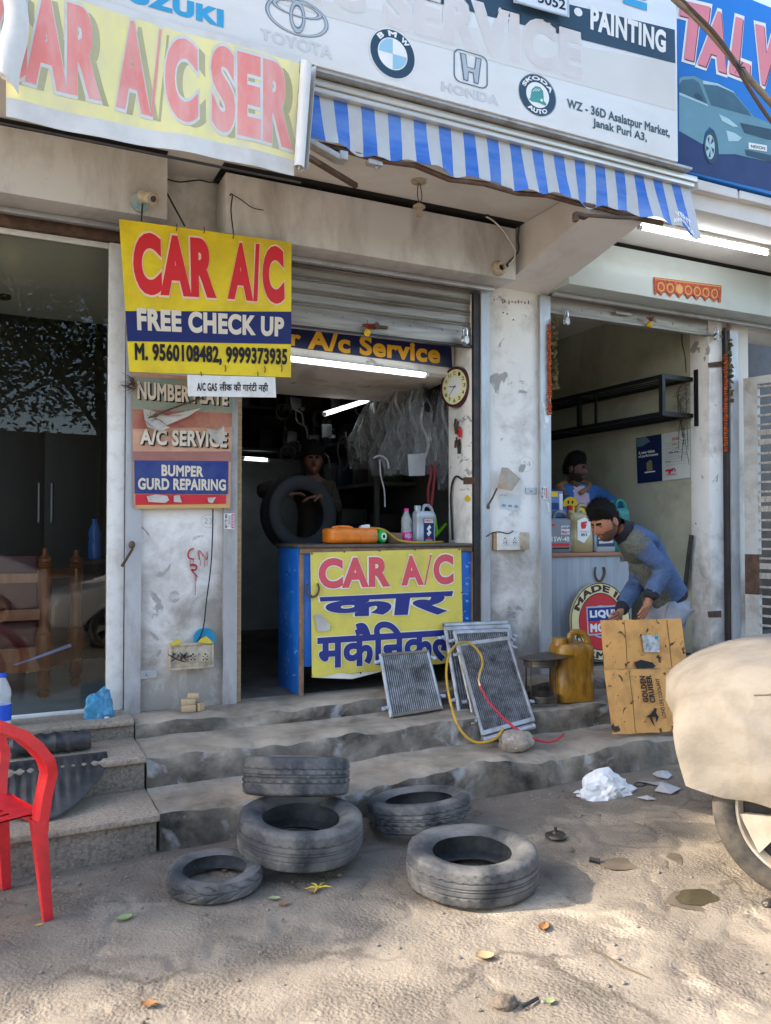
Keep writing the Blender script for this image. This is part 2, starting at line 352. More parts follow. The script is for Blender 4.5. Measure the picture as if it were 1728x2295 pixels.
def ground_mat():
    m = mat("dusty road", (.29, .243, .184), .9, var=.28, vs=1.7, dirt=(.12, .10, .08), da=.9, ds=3.1, dth=.535, dirt2=(.42, .35, .26), d2s=1.6, d2th=.58, d2w=.06, bump=.5, bs=120, spec=.2)
    t = m.node_tree; b = t.nodes['Principled BSDF']; L = t.links.new; src = b.inputs['Base Color'].links[0].from_socket
    tc = nd(t, 'ShaderNodeTexCoord')
    vo = nd(t, 'ShaderNodeTexVoronoi', feature='F1'); vo.inputs['Scale'].default_value = 42; L(tc.outputs['Object'], vo.inputs['Vector'])
    rp = nd(t, 'ShaderNodeMapRange'); rp.inputs['From Min'].default_value = .12; rp.inputs['From Max'].default_value = .30; L(vo.outputs['Distance'], rp.inputs['Value'])
    # aggregate stones only on some patches
    nz = nd(t, 'ShaderNodeTexNoise'); nz.inputs['Scale'].default_value = 9; nz.inputs['Detail'].default_value = 5; L(tc.outputs['Object'], nz.inputs['Vector'])
    r2 = nd(t, 'ShaderNodeMapRange'); r2.inputs['From Min'].default_value = .5; r2.inputs['From Max'].default_value = .62; L(nz.outputs['Fac'], r2.inputs['Value'])
    iv = nd(t, 'ShaderNodeMath', operation='SUBTRACT'); iv.inputs[0].default_value = 1.0; L(rp.outputs[0], iv.inputs[1])
    mu = nd(t, 'ShaderNodeMath', operation='MULTIPLY'); L(iv.outputs[0], mu.inputs[0]); L(r2.outputs[0], mu.inputs[1])
    m2 = nd(t, 'ShaderNodeMath', operation='MULTIPLY'); L(mu.outputs[0], m2.inputs[0]); m2.inputs[1].default_value = .75
    x = nd(t, 'ShaderNodeMix', data_type='RGBA'); L(m2.outputs[0], x.inputs[0]); L(src, x.inputs[6]); x.inputs[7].default_value = (.075, .066, .058, 1)
    # cracks between worn slabs on the far part of the road
    wn = nd(t, 'ShaderNodeTexNoise'); wn.inputs['Scale'].default_value = 3.0; wn.inputs['Detail'].default_value = 4; L(tc.outputs['Object'], wn.inputs['Vector'])
    wa = nd(t, 'ShaderNodeMix', data_type='RGBA', blend_type='LINEAR_LIGHT'); wa.inputs[0].default_value = .18; L(tc.outputs['Object'], wa.inputs[6]); L(wn.outputs['Color'], wa.inputs[7])
    vc = nd(t, 'ShaderNodeTexVoronoi', feature='DISTANCE_TO_EDGE'); vc.inputs['Scale'].default_value = 1.25; L(wa.outputs[2], vc.inputs['Vector'])
    rc = nd(t, 'ShaderNodeMapRange'); rc.inputs['From Min'].default_value = .022; rc.inputs['From Max'].default_value = .006; rc.inputs['To Max'].default_value = 1.0; L(vc.outputs['Distance'], rc.inputs['Value'])
    mk = nd(t, 'ShaderNodeMapRange'); mk.inputs['From Min'].default_value = .47; mk.inputs['From Max'].default_value = .60; mk.inputs['To Max'].default_value = .6; n9 = nd(t, 'ShaderNodeTexNoise'); n9.inputs['Scale'].default_value = 1.9; L(tc.outputs['Object'], n9.inputs['Vector']); L(n9.outputs['Fac'], mk.inputs['Value'])
    m9 = nd(t, 'ShaderNodeMath', operation='MULTIPLY'); L(rc.outputs[0], m9.inputs[0]); L(mk.outputs[0], m9.inputs[1])
    xs_ = nd(t, 'ShaderNodeMix', data_type='RGBA'); L(m9.outputs[0], xs_.inputs[0]); L(x.outputs[2], xs_.inputs[6]); xs_.inputs[7].default_value = (.085, .07, .055, 1); x = xs_
    # oily walking strip close to the steps (a real stain: an object-space band with a ragged edge)
    sp = nd(t, 'ShaderNodeSeparateXYZ'); L(tc.outputs['Object'], sp.inputs[0])
    n3 = nd(t, 'ShaderNodeTexNoise'); n3.inputs['Scale'].default_value = 1.4; n3.inputs['Detail'].default_value = 7; L(tc.outputs['Object'], n3.inputs['Vector'])
    ma = nd(t, 'ShaderNodeMath', operation='MULTIPLY_ADD'); L(n3.outputs['Fac'], ma.inputs[0]); ma.inputs[1].default_value = 1.6; L(sp.outputs['Y'], ma.inputs[2])
    r4 = nd(t, 'ShaderNodeMapRange'); r4.inputs['From Min'].default_value = 3.45; r4.inputs['From Max'].default_value = 4.9; r4.inputs['To Max'].default_value = .62; L(ma.outputs[0], r4.inputs['Value'])
    r5 = nd(t, 'ShaderNodeMapRange'); r5.inputs['From Min'].default_value = 7.0; r5.inputs['From Max'].default_value = 5.5; L(sp.outputs['Y'], r5.inputs['Value'])
    m4 = nd(t, 'ShaderNodeMath', operation='MULTIPLY'); L(r4.outputs[0], m4.inputs[0]); L(r5.outputs[0], m4.inputs[1])
    y = nd(t, 'ShaderNodeMix', data_type='RGBA'); L(m4.outputs[0], y.inputs[0]); L(x.outputs[2], y.inputs[6]); y.inputs[7].default_value = (.135, .115, .093, 1)
    L(y.outputs[2], b.inputs['Base Color'])
    old = b.inputs['Normal'].links[0].from_socket; v2 = nd(t, 'ShaderNodeTexVoronoi', feature='SMOOTH_F1'); v2.inputs['Scale'].default_value = 74; L(tc.outputs['Object'], v2.inputs['Vector'])
    n5 = nd(t, 'ShaderNodeTexNoise'); n5.inputs['Scale'].default_value = 3.1; n5.inputs['Detail'].default_value = 3; L(tc.outputs['Object'], n5.inputs['Vector']); r6 = nd(t, 'ShaderNodeMapRange'); r6.inputs['From Min'].default_value = .38; r6.inputs['From Max'].default_value = .6; r6.inputs['To Min'].default_value = .25; L(n5.outputs['Fac'], r6.inputs['Value'])
    bp = nd(t, 'ShaderNodeBump'); bp.inputs['Distance'].default_value = .006; bp.invert = True; L(r6.outputs[0], bp.inputs['Strength']); L(v2.outputs['Distance'], bp.inputs['Height']); L(old, bp.inputs['Normal']); L(bp.outputs[0], b.inputs['Normal']); return m
GROUND = ground_mat()
solo("ground", g, GROUND, "dusty worn road surface with stones, cracks and oil stains", "ground", kind="structure", origin=(0, 0, 0), ang=80)

# ---------------------------------------------------------------- steps
def step_sweep(name, prof, x0, x1, dx, amp, mats, split):
    """sweep a Y-Z profile along X with worn, lumpy edges; material 1 on steep faces"""
    m = MB(); nx = int((x1 - x0) / dx); rows = []
    for i in range(nx + 1):
        x = x0 + (x1 - x0) * i / nx; r = []
        for (y, z, a) in prof:
            p = Vector((x, y, z)); q = Vector((mnoise.noise(p * 2.1), mnoise.noise(p * 2.1 + Vector((7, 3, 1))), 0)) * .7 + Vector((mnoise.noise(p * 7), mnoise.noise(p * 7 + Vector((2, 8, 1))), 0)) * .45
            r.append(m.bm.verts.new((x, y + q.x * a * amp, z + q.y * a * amp)))
        rows.append(r)
    for i in range(nx):
        for j in range(len(prof) - 1):
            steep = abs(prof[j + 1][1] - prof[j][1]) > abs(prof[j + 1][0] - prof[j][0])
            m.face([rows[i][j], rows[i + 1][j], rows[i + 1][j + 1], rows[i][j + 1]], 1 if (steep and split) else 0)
    for r in (rows[0], rows[-1]):
        m.face(r + [m.bm.verts.new((r[0].co.x, prof[-1][0], -.3))])
    return m
def dense(pts, st=.05):
    o = []
    for i in range(len(pts) - 1):
        a, b = pts[i], pts[i + 1]; n = max(1, int(math.hypot(b[0] - a[0], b[1] - a[1]) / st))
        o += [(a[0] + (b[0] - a[0]) * k / n, a[1] + (b[1] - a[1]) * k / n, a[2] + (b[2] - a[2]) * k / n) for k in range(n)]
    return o + [pts[-1]]
cp = [(4.10, -.3, 0), (4.10, .0, .6), (4.11, .12, 1.2), (4.135, .168, 1.3), (4.18, .182, 1), (4.49, .186, .3), (4.515, .20, .4), (4.52, .30, 1.1), (4.545, .345, 1.2), (4.59, .36, .8), (4.90, .362, .3), (4.92, .37, .3), (4.92, .415, 1), (4.945, .452, 1), (4.99, .465, .5), (5.12, .465, .1), (5.14, .465, 0), (5.3, .462, 0)]
st = step_sweep("concrete_steps", dense(cp), .735, 7.6, .04, .055, None, True)
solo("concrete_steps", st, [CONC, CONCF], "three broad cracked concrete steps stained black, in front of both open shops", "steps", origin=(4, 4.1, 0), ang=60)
GRAN = mat("granite slab", (.38, .30, .22), .45, var=.25, vs=2, dirt=(.07, .055, .045), da=.8, ds=60, dth=.55, dirt2=(.45, .40, .34), d2s=75, d2th=.66, spec=.4)
GRANR = mat("granite riser", (.25, .205, .155), .6, var=.3, vs=2, dirt=(.05, .042, .036), da=.85, ds=55, dth=.52, dirt2=(.32, .29, .25), d2s=70, d2th=.66, spec=.35)
gs = thing("granite_steps", "speckled granite steps with slab treads leading to the glass shopfront", "steps", (-.4, 4.1, 0))
for k, (y, z0, z1) in enumerate(((4.09, -.2, .165), (4.50, .16, .345), (4.92, .34, .455))):
    b = MB(); b.box(-2.2, .715 + .006 * k, y, y + .8, z0, z1, .004); part("riser", b, GRANR, gs)
    b = MB(); b.box(-2.2, .728 - .002 * k, y - .025, y + (.44 if k < 2 else .40), z1 + .001, z1 + .034, .006); part("tread", b, GRAN, gs)

# ---------------------------------------------------------------- the shop building
bd = thing("shop_building", "row of small repair shops with peeling white pillars, shutters and a deep canopy", "building", (3.2, 5.2, PL))
def bpart(name, mat_, *boxes, bev=.004, label=None):
    m = MB()
    for b in boxes: m.box(*b, bev)
    return part(name, m, mat_, bd, label)
bpart("pillar", PILLAR, (.74, 1.40, 5.20, 5.60, PL - .1, 3.9), label="white pillar with the worn repair signs")
bpart("pillar", PILLAR, (3.31, 3.93, 5.20, 5.60, PL - .1, 3.9), label="white pillar between the two open shops")
bpart("pillar", PILLAR, (5.72, 5.885, 5.20, 5.42, PL - .1, 3.9), label="scuffed pillar at the far side of the oil shop")
bpart("wall", WALL, (6.00, 6.22, 5.20, 5.6, PL - .1, 3.9))
bpart("wall", DARKST, (6.2, 8.6, 6.4, 6.5, 0, 3.9))
bpart("wall", PALEWALL, (6.9, 7.3, 6.2, 6.38, 0, 3.9))
bpart("jamb", PILLAR, (3.235, 3.308, 5.212, 5.56, PL - .05, 3.4), label="narrow white side wall that carries the clock")
# channels (guide rails of the shutters): a U section each
def channel(x0, x1, y0, z0, z1, m_, d=.05):
    m = MB(); m.box(x0, x1, y0, y0 + .006, z0, z1); m.box(x0, x0 + .006, y0 + .0065, y0 + d, z0, z1); m.box(x1 - .006, x1, y0 + .0065, y0 + d, z0, z1)
    return part("guide_channel", m, m_, bd)
channel(.705, .80, 5.165, PL - .02, 3.42, GALV); channel(1.318, 1.408, 5.165, PL, 3.42, STEEL)
channel(3.295, 3.37, 5.165, PL, 3.44, GALV); channel(3.845, 3.945, 5.165, PL, 3.46, GALV)
channel(5.93, 6.03, 5.15, PL - .03, 3.4, GALV)
m = MB(); m.box(5.886, 5.929, 5.165, 5.26, PL - .02, 3.4); part("guide_channel", m, DARKST, bd, "black slot beside the grey channel")
m = MB(); m.box(3.237, 3.292, 5.18, 5.21, PL, 3.4); part("guide_channel", m, DARKST, bd, "black slot beside the clock jamb")
m = MB(); m.box(1.41, 1.445, 5.20, 5.27, PL, 3.3); part("door_post", m, WOOD, bd)
# lintel wall, canopy
bpart("lintel", LINTEL, (-.9, 8.0, 5.25, 5.6, 3.45, 3.88))
bpart("canopy_slab", SOFF, (-.8, 8.6, 4.16, 5.8, 3.885, 4.05))
bpart("upper_wall", LINTEL, (-.8, 8.6, 4.22, 5.8, 4.051, 5.6))
m = MB(); A = [(4.16, 3.70), (4.16, 3.88), (5.24, 3.88), (5.24, 3.47)]
m.prism([(3.50, y, z) for y, z in A], (.45, 0, 0)); part("beam", m, BEAMM, bd, smooth=False)
# shutter boxes
GAP_SHADE = mat('gap shade', (.02, .018, .016), .95, var=.3)
bpart('gap_shade', GAP_SHADE, (1.24, 3.50, 4.885, 5.2, 3.876, 3.8835)); bpart('gap_shade', GAP_SHADE, (-.7, .90, 4.89, 5.2, 3.876, 3.8835)); bpart('gap_shade', GAP_SHADE, (3.96, 7.8, 4.90, 5.2, 3.874, 3.8835))  # painted shade: black sheets on the soffit for the dark gap above each box
def sbox(x0, x1, z0, z1, m_):
    m = MB(); m.box(x0, x1, 4.90, 5.15, z0, z1, .006); o = part("shutter_box", m, m_, bd)
    m = MB(); m.box(x0 + .02, x1 - .06, 5.10, 5.145, z0 - .032, z0 - .002, .002); part("lip_rail", m, GALV, o)
    return o
sbox(-.8, .898, 3.47, 3.85, BOXM); sbox(1.254, 3.43, 3.445, 3.83, BOXM); sbox(3.92, 7.8, 3.485, 3.85, BOXM2)
# middle rolling shutter
m = MB(); pr = []
z = 3.50
while z > 3.16:
    pr += [(5.232, z), (5.232, z - .045), (5.222, z - .050), (5.220, z - .056), (5.230, z - .060), (5.221, z - .066), (5.219, z - .072), (5.230, z - .078), (5.223, z - .084), (5.232, z - .088)]; z -= .09
rings = [[Vector((x, y, q)) for y, q in pr] for x in (1.41, 3.29)]
for i in range(len(pr) - 1): m.poly([rings[0][i], rings[1][i], rings[1][i + 1], rings[0][i + 1]])
bmesh.ops.remove_doubles(m.bm, verts=m.bm.verts, dist=1e-5)
sh = part("rolling_shutter", m, SHUT, bd, "half raised ribbed steel shutter of the car repair shop")
m = MB(); m.box(1.41, 3.29, 5.215, 5.235, 3.005, z + .004, .003)
for k in range(14): m.lathe([(.0, .004), (.006, .003), (.008, 0)], Matrix.Translation((1.5 + k * .135, 5.213, 3.10)) @ Matrix.Rotation(R(90), 4, 'X'), 8)
part("lock_plate", m, SHUT, sh)
m = MB(); m.box(1.41, 3.29, 5.195, 5.24, 2.985, 3.003, .002); part("bottom_bar", m, DARKST, sh)
m = MB(); m.lathe([(.0, .05), (.02, .048), (.02, .0)], Matrix.Translation((2.42, 5.215, 3.06)) @ Matrix.Rotation(R(90), 4, 'X'), 12); m.box(2.34, 2.52, 5.19, 5.213, 3.05, 3.07, .004); part("lock", m, RUST, sh)
m = MB(); m.box(3.94, 5.89, 5.21, 5.23, 3.36, 3.50, .003); m.box(3.94, 5.89, 5.19, 5.24, 3.335, 3.358, .003)
for k in range(9): m.lathe([(.0, .004), (.007, .003), (.009, 0)], Matrix.Translation((4.1 + k * .2, 5.208, 3.40)) @ Matrix.Rotation(R(90), 4, 'X'), 8)
sh2 = part("rolling_shutter", m, SHUT, bd, "fully raised shutter of the oil shop, only its bottom rail showing")
m = MB(); m.box(4.62, 4.80, 5.165, 5.189, 3.40, 3.43, .01); part("handle", m, STEEL, sh2)
# rooms behind the openings
bpart("floor", FLOOR, (1.0, 8.4, 5.30, 9.6, .30, PL - .004)); bpart("floor", FLOOR, (-2.2, .98, 5.3, 8.0, .3, .487)) if False else bpart("floor", mat("grey tile", (.68, .69, .66), .35, var=.05), (-2.4, .98, 5.3, 7.39, .3, .487))
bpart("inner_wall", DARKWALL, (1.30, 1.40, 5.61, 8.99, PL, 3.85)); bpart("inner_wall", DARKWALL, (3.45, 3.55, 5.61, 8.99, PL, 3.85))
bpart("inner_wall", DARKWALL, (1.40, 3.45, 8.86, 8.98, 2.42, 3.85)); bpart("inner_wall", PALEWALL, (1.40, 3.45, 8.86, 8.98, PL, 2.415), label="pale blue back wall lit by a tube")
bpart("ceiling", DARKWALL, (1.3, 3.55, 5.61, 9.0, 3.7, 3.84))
bpart("inner_wall", GREENWALL, (5.73, 5.83, 5.425, 9.0, PL, 3.85), label="olive cream side wall of the oil shop"); bpart("inner_wall", GREENWALL, (3.80, 5.72, 8.9, 9.0, PL, 3.85))
bpart("inner_wall", GREENWALL, (3.72, 3.79, 5.61, 9.0, PL, 3.85)); bpart("ceiling", CEILB, (3.8, 5.72, 5.61, 8.89, 3.76, 3.84))
# loft over the counter shop: sloping white underside behind the blue board
m = MB(); m.prism([(1.41, 5.46, 2.82), (1.41, 5.46, 3.2), (1.41, 6.4, 3.2), (1.41, 6.4, 2.73), (1.41, 5.50, 2.80)], (1.82, 0, 0)); part("loft", m, WALL, bd, smooth=False)
# glass shopfront
m = MB(); m.box(.60, .70, 5.19, 5.26, .49, 3.38, .004); m.box(-1.6, .598, 5.205, 5.245, 3.345, 3.38, .003); m.box(-1.6, .598, 5.205, 5.245, .487, .51, .003)
sw = part("shop_window", m, WHITEP, bd)
GLASS = bpy.data.materials.new("window glass"); GLASS.use_nodes = True
t = GLASS.node_tree; t.nodes.clear(); o_ = nd(t, 'ShaderNodeOutputMaterial'); mx = nd(t, 'ShaderNodeMixShader'); tr = nd(t, 'ShaderNodeBsdfTransparent'); gl = nd(t, 'ShaderNodeBsdfGlossy')
tr.inputs[0].default_value = (.96, 1, .98, 1); gl.inputs['Roughness'].default_value = .006; gl.inputs[0].default_value = (1, 1, 1, 1)
fr = nd(t, 'ShaderNodeFresnel'); fr.inputs[0].default_value = 1.42; t.links.new(fr.outputs[0], mx.inputs[0]); t.links.new(tr.outputs[0], mx.inputs[1]); t.links.new(gl.outputs[0], mx.inputs[2]); t.links.new(mx.outputs[0], o_.inputs[0])
m = MB(); m.poly([(-2.5, 5.222, .50), (.605, 5.222, .50), (.605, 5.222, 3.36), (-2.5, 5.222, 3.36)]); part("glass", m, GLASS, sw)
bpart("window_head", RUST, (-1.6, .70, 5.17, 5.28, 3.383, 3.45)); 
bpart("inner_wall", BROWNWALL, (-2.4, 1.28, 7.4, 7.5, .48, 3.6)); bpart("inner_wall", CEILB, (1.16, 1.28, 5.61, 7.39, .48, 3.6)); bpart("inner_wall", CEILB, (-2.5, -2.4, 5.3, 7.5, .48, 3.6))
bpart("ceiling", CEILB, (-2.4, 1.15, 5.30, 7.39, 3.40, 3.5), (-2.4, -.15, 5.6, 6.6, 3.32, 3.399))
bpart("roof", LINTEL, (-2.5, 1.28, 5.61, 9.0, 3.9, 4.0))
m = MB()
for k in (0, 1): m.tube([(.30 + k * .10, 7.37, 1.66), (.30 + k * .10, 7.35, 1.67), (.30 + k * .10, 7.35, 1.98), (.30 + k * .10, 7.37, 1.99)], .008, 6)
cup = bpart("cupboard_door", BROWNWALL, (-.15, .33, 7.375, 7.395, .6, 2.8), (.345, .8, 7.375, 7.395, .6, 2.8))
part("handle", m, GALV, cup)

# ---------------------------------------------------------------- measured views of the photograph (origin x, y, scale)
RG = dict(A=(0, 0, 2.2213), B=(600, 0, 2.2213), C=(1128, 0, 2.7767), D=(0, 350, 2.38), E=(500, 380, 2.2213), F=(1128, 480, 2.7767), G=(500, 800, 2.563), H=(1060, 950, 3.332),
          I=(0, 1100, 2.975), J=(600, 1150, 3.029), K=(820, 1350, 3.204), L=(1280, 1100, 3.1607), M=(0, 1500, 2.975), N=(340, 1650, 1.851), O=(0, 1900, 1.851), T=(900, 1700, 2.012), S=(0, 0, 1 / S6))
def zp(r, x, y): o = RG[r]; return o[0] + x / o[2], o[1] + y / o[2]
def ZP(r, x, y, **k): return P(*zp(r, x, y), **k)
def zq(r, pts, **k): return Quad(*[ZP(r, x, y, **k) for x, y in pts])
def put(parent, r, body, pts, m_, bold=.05, h=.002, Y=None, X=None, name="lettering", label=None, **kw):
    q = zq(r, pts, Y=Y) if Y is not None else zq(r, pts, X=X)
    b = MB(); text(b, q, body, bold, h, **kw); return part(name, b, m_, parent, label, smooth=False)

# ---------------------------------------------------------------- big pale signboard over the canopy
SB = mat("faded flex white", (.74, .75, .755), .45, var=.03, vs=1, dirt=(.60, .58, .54), da=.5, ds=1.2, dth=.55, stretch=(1, 1, 3))
SBB = mat("faded flex beige", (.66, .645, .61), .45, var=.03, vs=1, dirt=(.56, .53, .48), da=.4, ds=1.2)
TEAL = ink("teal ink", srgb(62, 88, 100)); TEALD = ink("dark teal ink", srgb(40, 68, 88)); SKY = ink("pale blue ink", srgb(58, 156, 202)); GHOST = ink("ghost pink ink", (.63, .59, .565)); GHOSTL = ink("ghost outline", (.70, .685, .66))
GREYI = ink("grey ink", (.56, .565, .57)); SILVER = ink("silver ink", (.42, .46, .49)); SILD = ink("slate ink", srgb(92, 112, 128)); PALEB = ink("powder blue ink", srgb(150, 192, 212)); GREENI = ink("green ink", srgb(70, 146, 140))
YS = 3.95
sb = thing("signboard", "large faded white signboard with car emblems, address and dark PAINTING band above awning", "signboard", (2.5, 4.0, 4.06))
b = MB(); b.box(-.75, P(*zp('C', 1088, 1000), Y=YS).x, YS, YS + .125, 4.062, 5.5, .004); part("panel", b, [SB], sb)
b = MB(); b.box(-.75, 4.22, YS + .012, YS + .11, 4.042, 4.060, .002)
for k in range(9): b.lathe([(.0, .004), (.005, .003), (.006, 0)], Matrix.Translation((.2 + k * .48, YS + .05, 4.042)) @ Matrix.Rotation(R(180), 4, 'X'), 8)
part("frame", b, STEEL, sb)
yq = YS - .0005
q = Quad(ZP('B', -400, -120, Y=yq), ZP('C', 1070, 395, Y=yq), ZP('C', 1074, 690, Y=yq), ZP('B', -400, -105, Y=yq))
b = MB(); rect_on(b, q, 0, 0, 1, 1, .001); part("beige_band", b, SBB, sb, smooth=False)
q = Quad(ZP('B', 700, -170, Y=yq), ZP('C', 1066, 186, Y=yq), ZP('C', 1070, 395, Y=yq), ZP('B', 700, -20, Y=yq))
b = MB(); rect_on(b, q, 0, 0, 1, 1, .002); part("dark_band", b, TEALD, sb, smooth=False)
q = zq('C', [(540, 35), (1010, 195), (1008, 335), (540, 185)], Y=yq); b = MB(); text(b, q, "PAINTING", .045, .004); part("lettering", b, WHITE, sb, smooth=False); b = MB()
q2 = zq('C', [(60, -115), (400, -12), (400, 112), (60, 20)], Y=yq); text(b, q2, "DENTING", .045, .004)
q3 = zq('C', [(438, 45), (490, 58), (490, 110), (438, 96)], Y=yq); disc_on(b, q3, .5, .5, .5, .5, .004)
part("lettering", b, WHITE, sb, smooth=False)
for bd_, pts in (("SERVICE", [(580, -125), (1560, 160), (1565, 400), (580, 128)]), ("A/C", [(40, -260), (480, -140), (480, 75), (40, -45)])):
    put(sb, 'B', bd_, pts, GHOSTL, .05, .002, Y=yq, pad=.022); put(sb, 'B', bd_, pts, GHOST, .05, .003, Y=yq)
put(sb, 'C', "E", [(745, -140), (892, -98), (892, 70), (745, 22)], SKY, .07, .004, Y=yq)
put(sb, 'A', "SUZUKI", [(545, -105), (1113, 50), (1113, 140), (545, -18)], SKY, .07, .002, Y=yq)
put(sb, 'A', "TOYOTA", [(1295, 138), (1655, 236), (1657, 300), (1295, 196)], GREYI, .03, .002, Y=yq)
put(sb, 'B', "HONDA", [(865, 405), (1150, 480), (1150, 528), (865, 452)], GREYI, .04, .002, Y=yq)
put(sb, 'C', "WZ - 36D Asalatpur Market,", [(395, 612), (1035, 797), (1035, 871), (395, 686)], TEAL, .03, .002, Y=yq)
put(sb, 'C', "Janak Puri A3,", [(555, 733), (893, 831), (893, 897), (555, 800)], TEAL, .03, .002, Y=yq)
def badge(r, l, t_, rr, b_):                                   # square round an emblem from its four extremes
    L_, R_ = ZP(r, *l, Y=yq), ZP(r, *rr, Y=yq); T_, B_ = ZP(r, *t_, Y=yq), ZP(r, *b_, Y=yq)
    return Quad((L_.x, yq, T_.z), (R_.x, yq, T_.z), (R_.x, yq, B_.z), (L_.x, yq, B_.z))
q = badge('A', (1320, 45), (1470, -12), (1635, 125), (1492, 181))
e = thing
b = MB(); disc_on(b, q, .5, .5, .5, .5, .002, .88); disc_on(b, q, .5, .5, .125, .44, .0024, .62); disc_on(b, q, .5, .30, .40, .2, .0028, .80); part("emblem", b, SILD, sb, smooth=False)
b = MB(); disc_on(b, q, .5, .5, .485, .485, .0026, .93); disc_on(b, q, .5, .5, .115, .425, .003, .76); disc_on(b, q, .5, .30, .385, .185, .0034, .88); part("emblem", b, SILVER, sb, smooth=False)
q = badge('B', (505, 235), (615, 144), (735, 300), (640, 398))
b = MB(); disc_on(b, q, .5, .5, .5, .5, .002, .62); part("emblem", b, TEALD, sb, smooth=False)
b = MB(); disc_on(b, q, .5, .5, .32, .32, .0022); disc_on(b, q, .5, .5, .5, .5, .0024, .965)
arc_text(b, q, "B", .5, .5, .5, .5, .70, .92, 140, 120, .003); arc_text(b, q, "M", .5, .5, .5, .5, .70, .92, 104, 78, .003); arc_text(b, q, "W", .5, .5, .5, .5, .70, .92, 62, 36, .003); part("emblem", b, WHITE, sb, smooth=False)
b = MB(); disc_on(b, q, .5, .5, .30, .30, .003, 0, 90, 180, 12); disc_on(b, q, .5, .5, .30, .30, .003, 0, 270, 360, 12); part("emblem", b, PALEB, sb, smooth=False)
q = badge('B', (925, 330), (1000, 258), (1095, 355), (1030, 432))
def rrect(n=6, r=.2, i=0.0):
    o = []
    for cx, cy, a in ((1 - r - i, r + i, -90), (1 - r - i, 1 - r - i, 0), (r + i, 1 - r - i, 90), (r + i, r + i, 180)):
        o += [(cx + r * math.cos(R(a + 90 * k / n)), cy + r * math.sin(R(a + 90 * k / n))) for k in range(n + 1)]
    return o
b = MB(); o1, o2 = rrect(i=0), rrect(i=.035, r=.18)
for k in range(len(o1)): j = (k + 1) % len(o1); b.poly([q.p(*o1[k], .002), q.p(*o1[j], .002), q.p(*o2[j], .002), q.p(*o2[k], .002)])
shape_on(b, q, [(.18, .1), (.36, .1), (.40, .46), (.60, .46), (.64, .1), (.82, .1), (.72, .9), (.58, .9), (.56, .62), (.44, .62), (.42, .9), (.28, .9)], .002); part("emblem", b, SILD, sb, smooth=False)
b = MB(); shape_on(b, q, [(.22, .13), (.33, .13), (.38, .49), (.62, .49), (.67, .13), (.78, .13), (.69, .87), (.61, .87), (.58, .59), (.42, .59), (.39, .87), (.31, .87)], .003); part("emblem", b, SILVER, sb, smooth=False)
q = badge('C', (95, 560), (190, 458), (328, 620), (232, 726))
b = MB(); disc_on(b, q, .5, .5, .48, .48, .002, .63); disc_on(b, q, .5, .5, .5, .5, .0021, .975); part("emblem", b, TEALD, sb, smooth=False)
b = MB(); disc_on(b, q, .5, .5, .305, .305, .0022); arc_text(b, q, "SKODA", .5, .5, .5, .5, .70, .90, 160, 20, .003); 
def dn(u, v, hh):
    a = R(232 + 76 * u); r = (.68 + .22 * v) * .5; return q.p(.5 + r * math.cos(a), .5 - r * math.sin(a), hh)
text(b, q, "AUTO", .05, .003, warp=dn); part("emblem", b, WHITE, sb, smooth=False)
b = MB(); shape_on(b, q, [(.30, .62), (.34, .40), (.44, .30), (.56, .29), (.64, .36), (.66, .50), (.66, .60), (.74, .66), (.70, .71), (.50, .68), (.34, .70), (.26, .66)], .003)
part("emblem", b, GREENI, sb, smooth=False)
b = MB(); disc_on(b, q, .60, .60, .035, .035, .0035); 
for k in range(3): shape_on(b, q, [(.36 + k * .07, .44 - k * .02), (.46 + k * .05, .34), (.47 + k * .05, .345), (.375 + k * .07, .45 - k * .02)], .0035)
part("emblem", b, WHITE, sb, smooth=False)

# number plate in front of it
PLATE = mat("pressed plate", (.66, .66, .66), .35, metal=.3, var=.04)
npq = zq('B', [(1235, -140), (1498, -62), (1500, 86), (1238, 12)], Y=3.90)
np_ = thing("number_plate", "embossed white number plate hung over the dark sign band at the frame top", "number plate", npq.p(.5, 1))
b = MB(); b.prism([npq.p(0, 0), npq.p(1, 0), npq.p(1, 1), npq.p(0, 1)], (0, .006, 0)); part("plate", b, PLATE, np_)
b = MB(); 
for u0, v0, u1, v1 in ((0, 0, 1, .05), (0, .95, 1, 1), (0, .05, .025, .95), (.975, .05, 1, .95)): rect_on(b, npq, u0, v0, u1, v1, .003)
part("rim", b, GALV, np_, smooth=False)
put(np_, 'B', "5052", [(1345, -40), (1482, 0), (1482, 52), (1345, 12)], BLACKI, .02, .002, Y=3.90)
b = MB()
for k in range(2): b.tube([npq.p(.2 + .6 * k, .1, -.004), npq.p(.2 + .6 * k, .1, -.05)], .006, 6)
part("bracket", b, DARKST, np_)

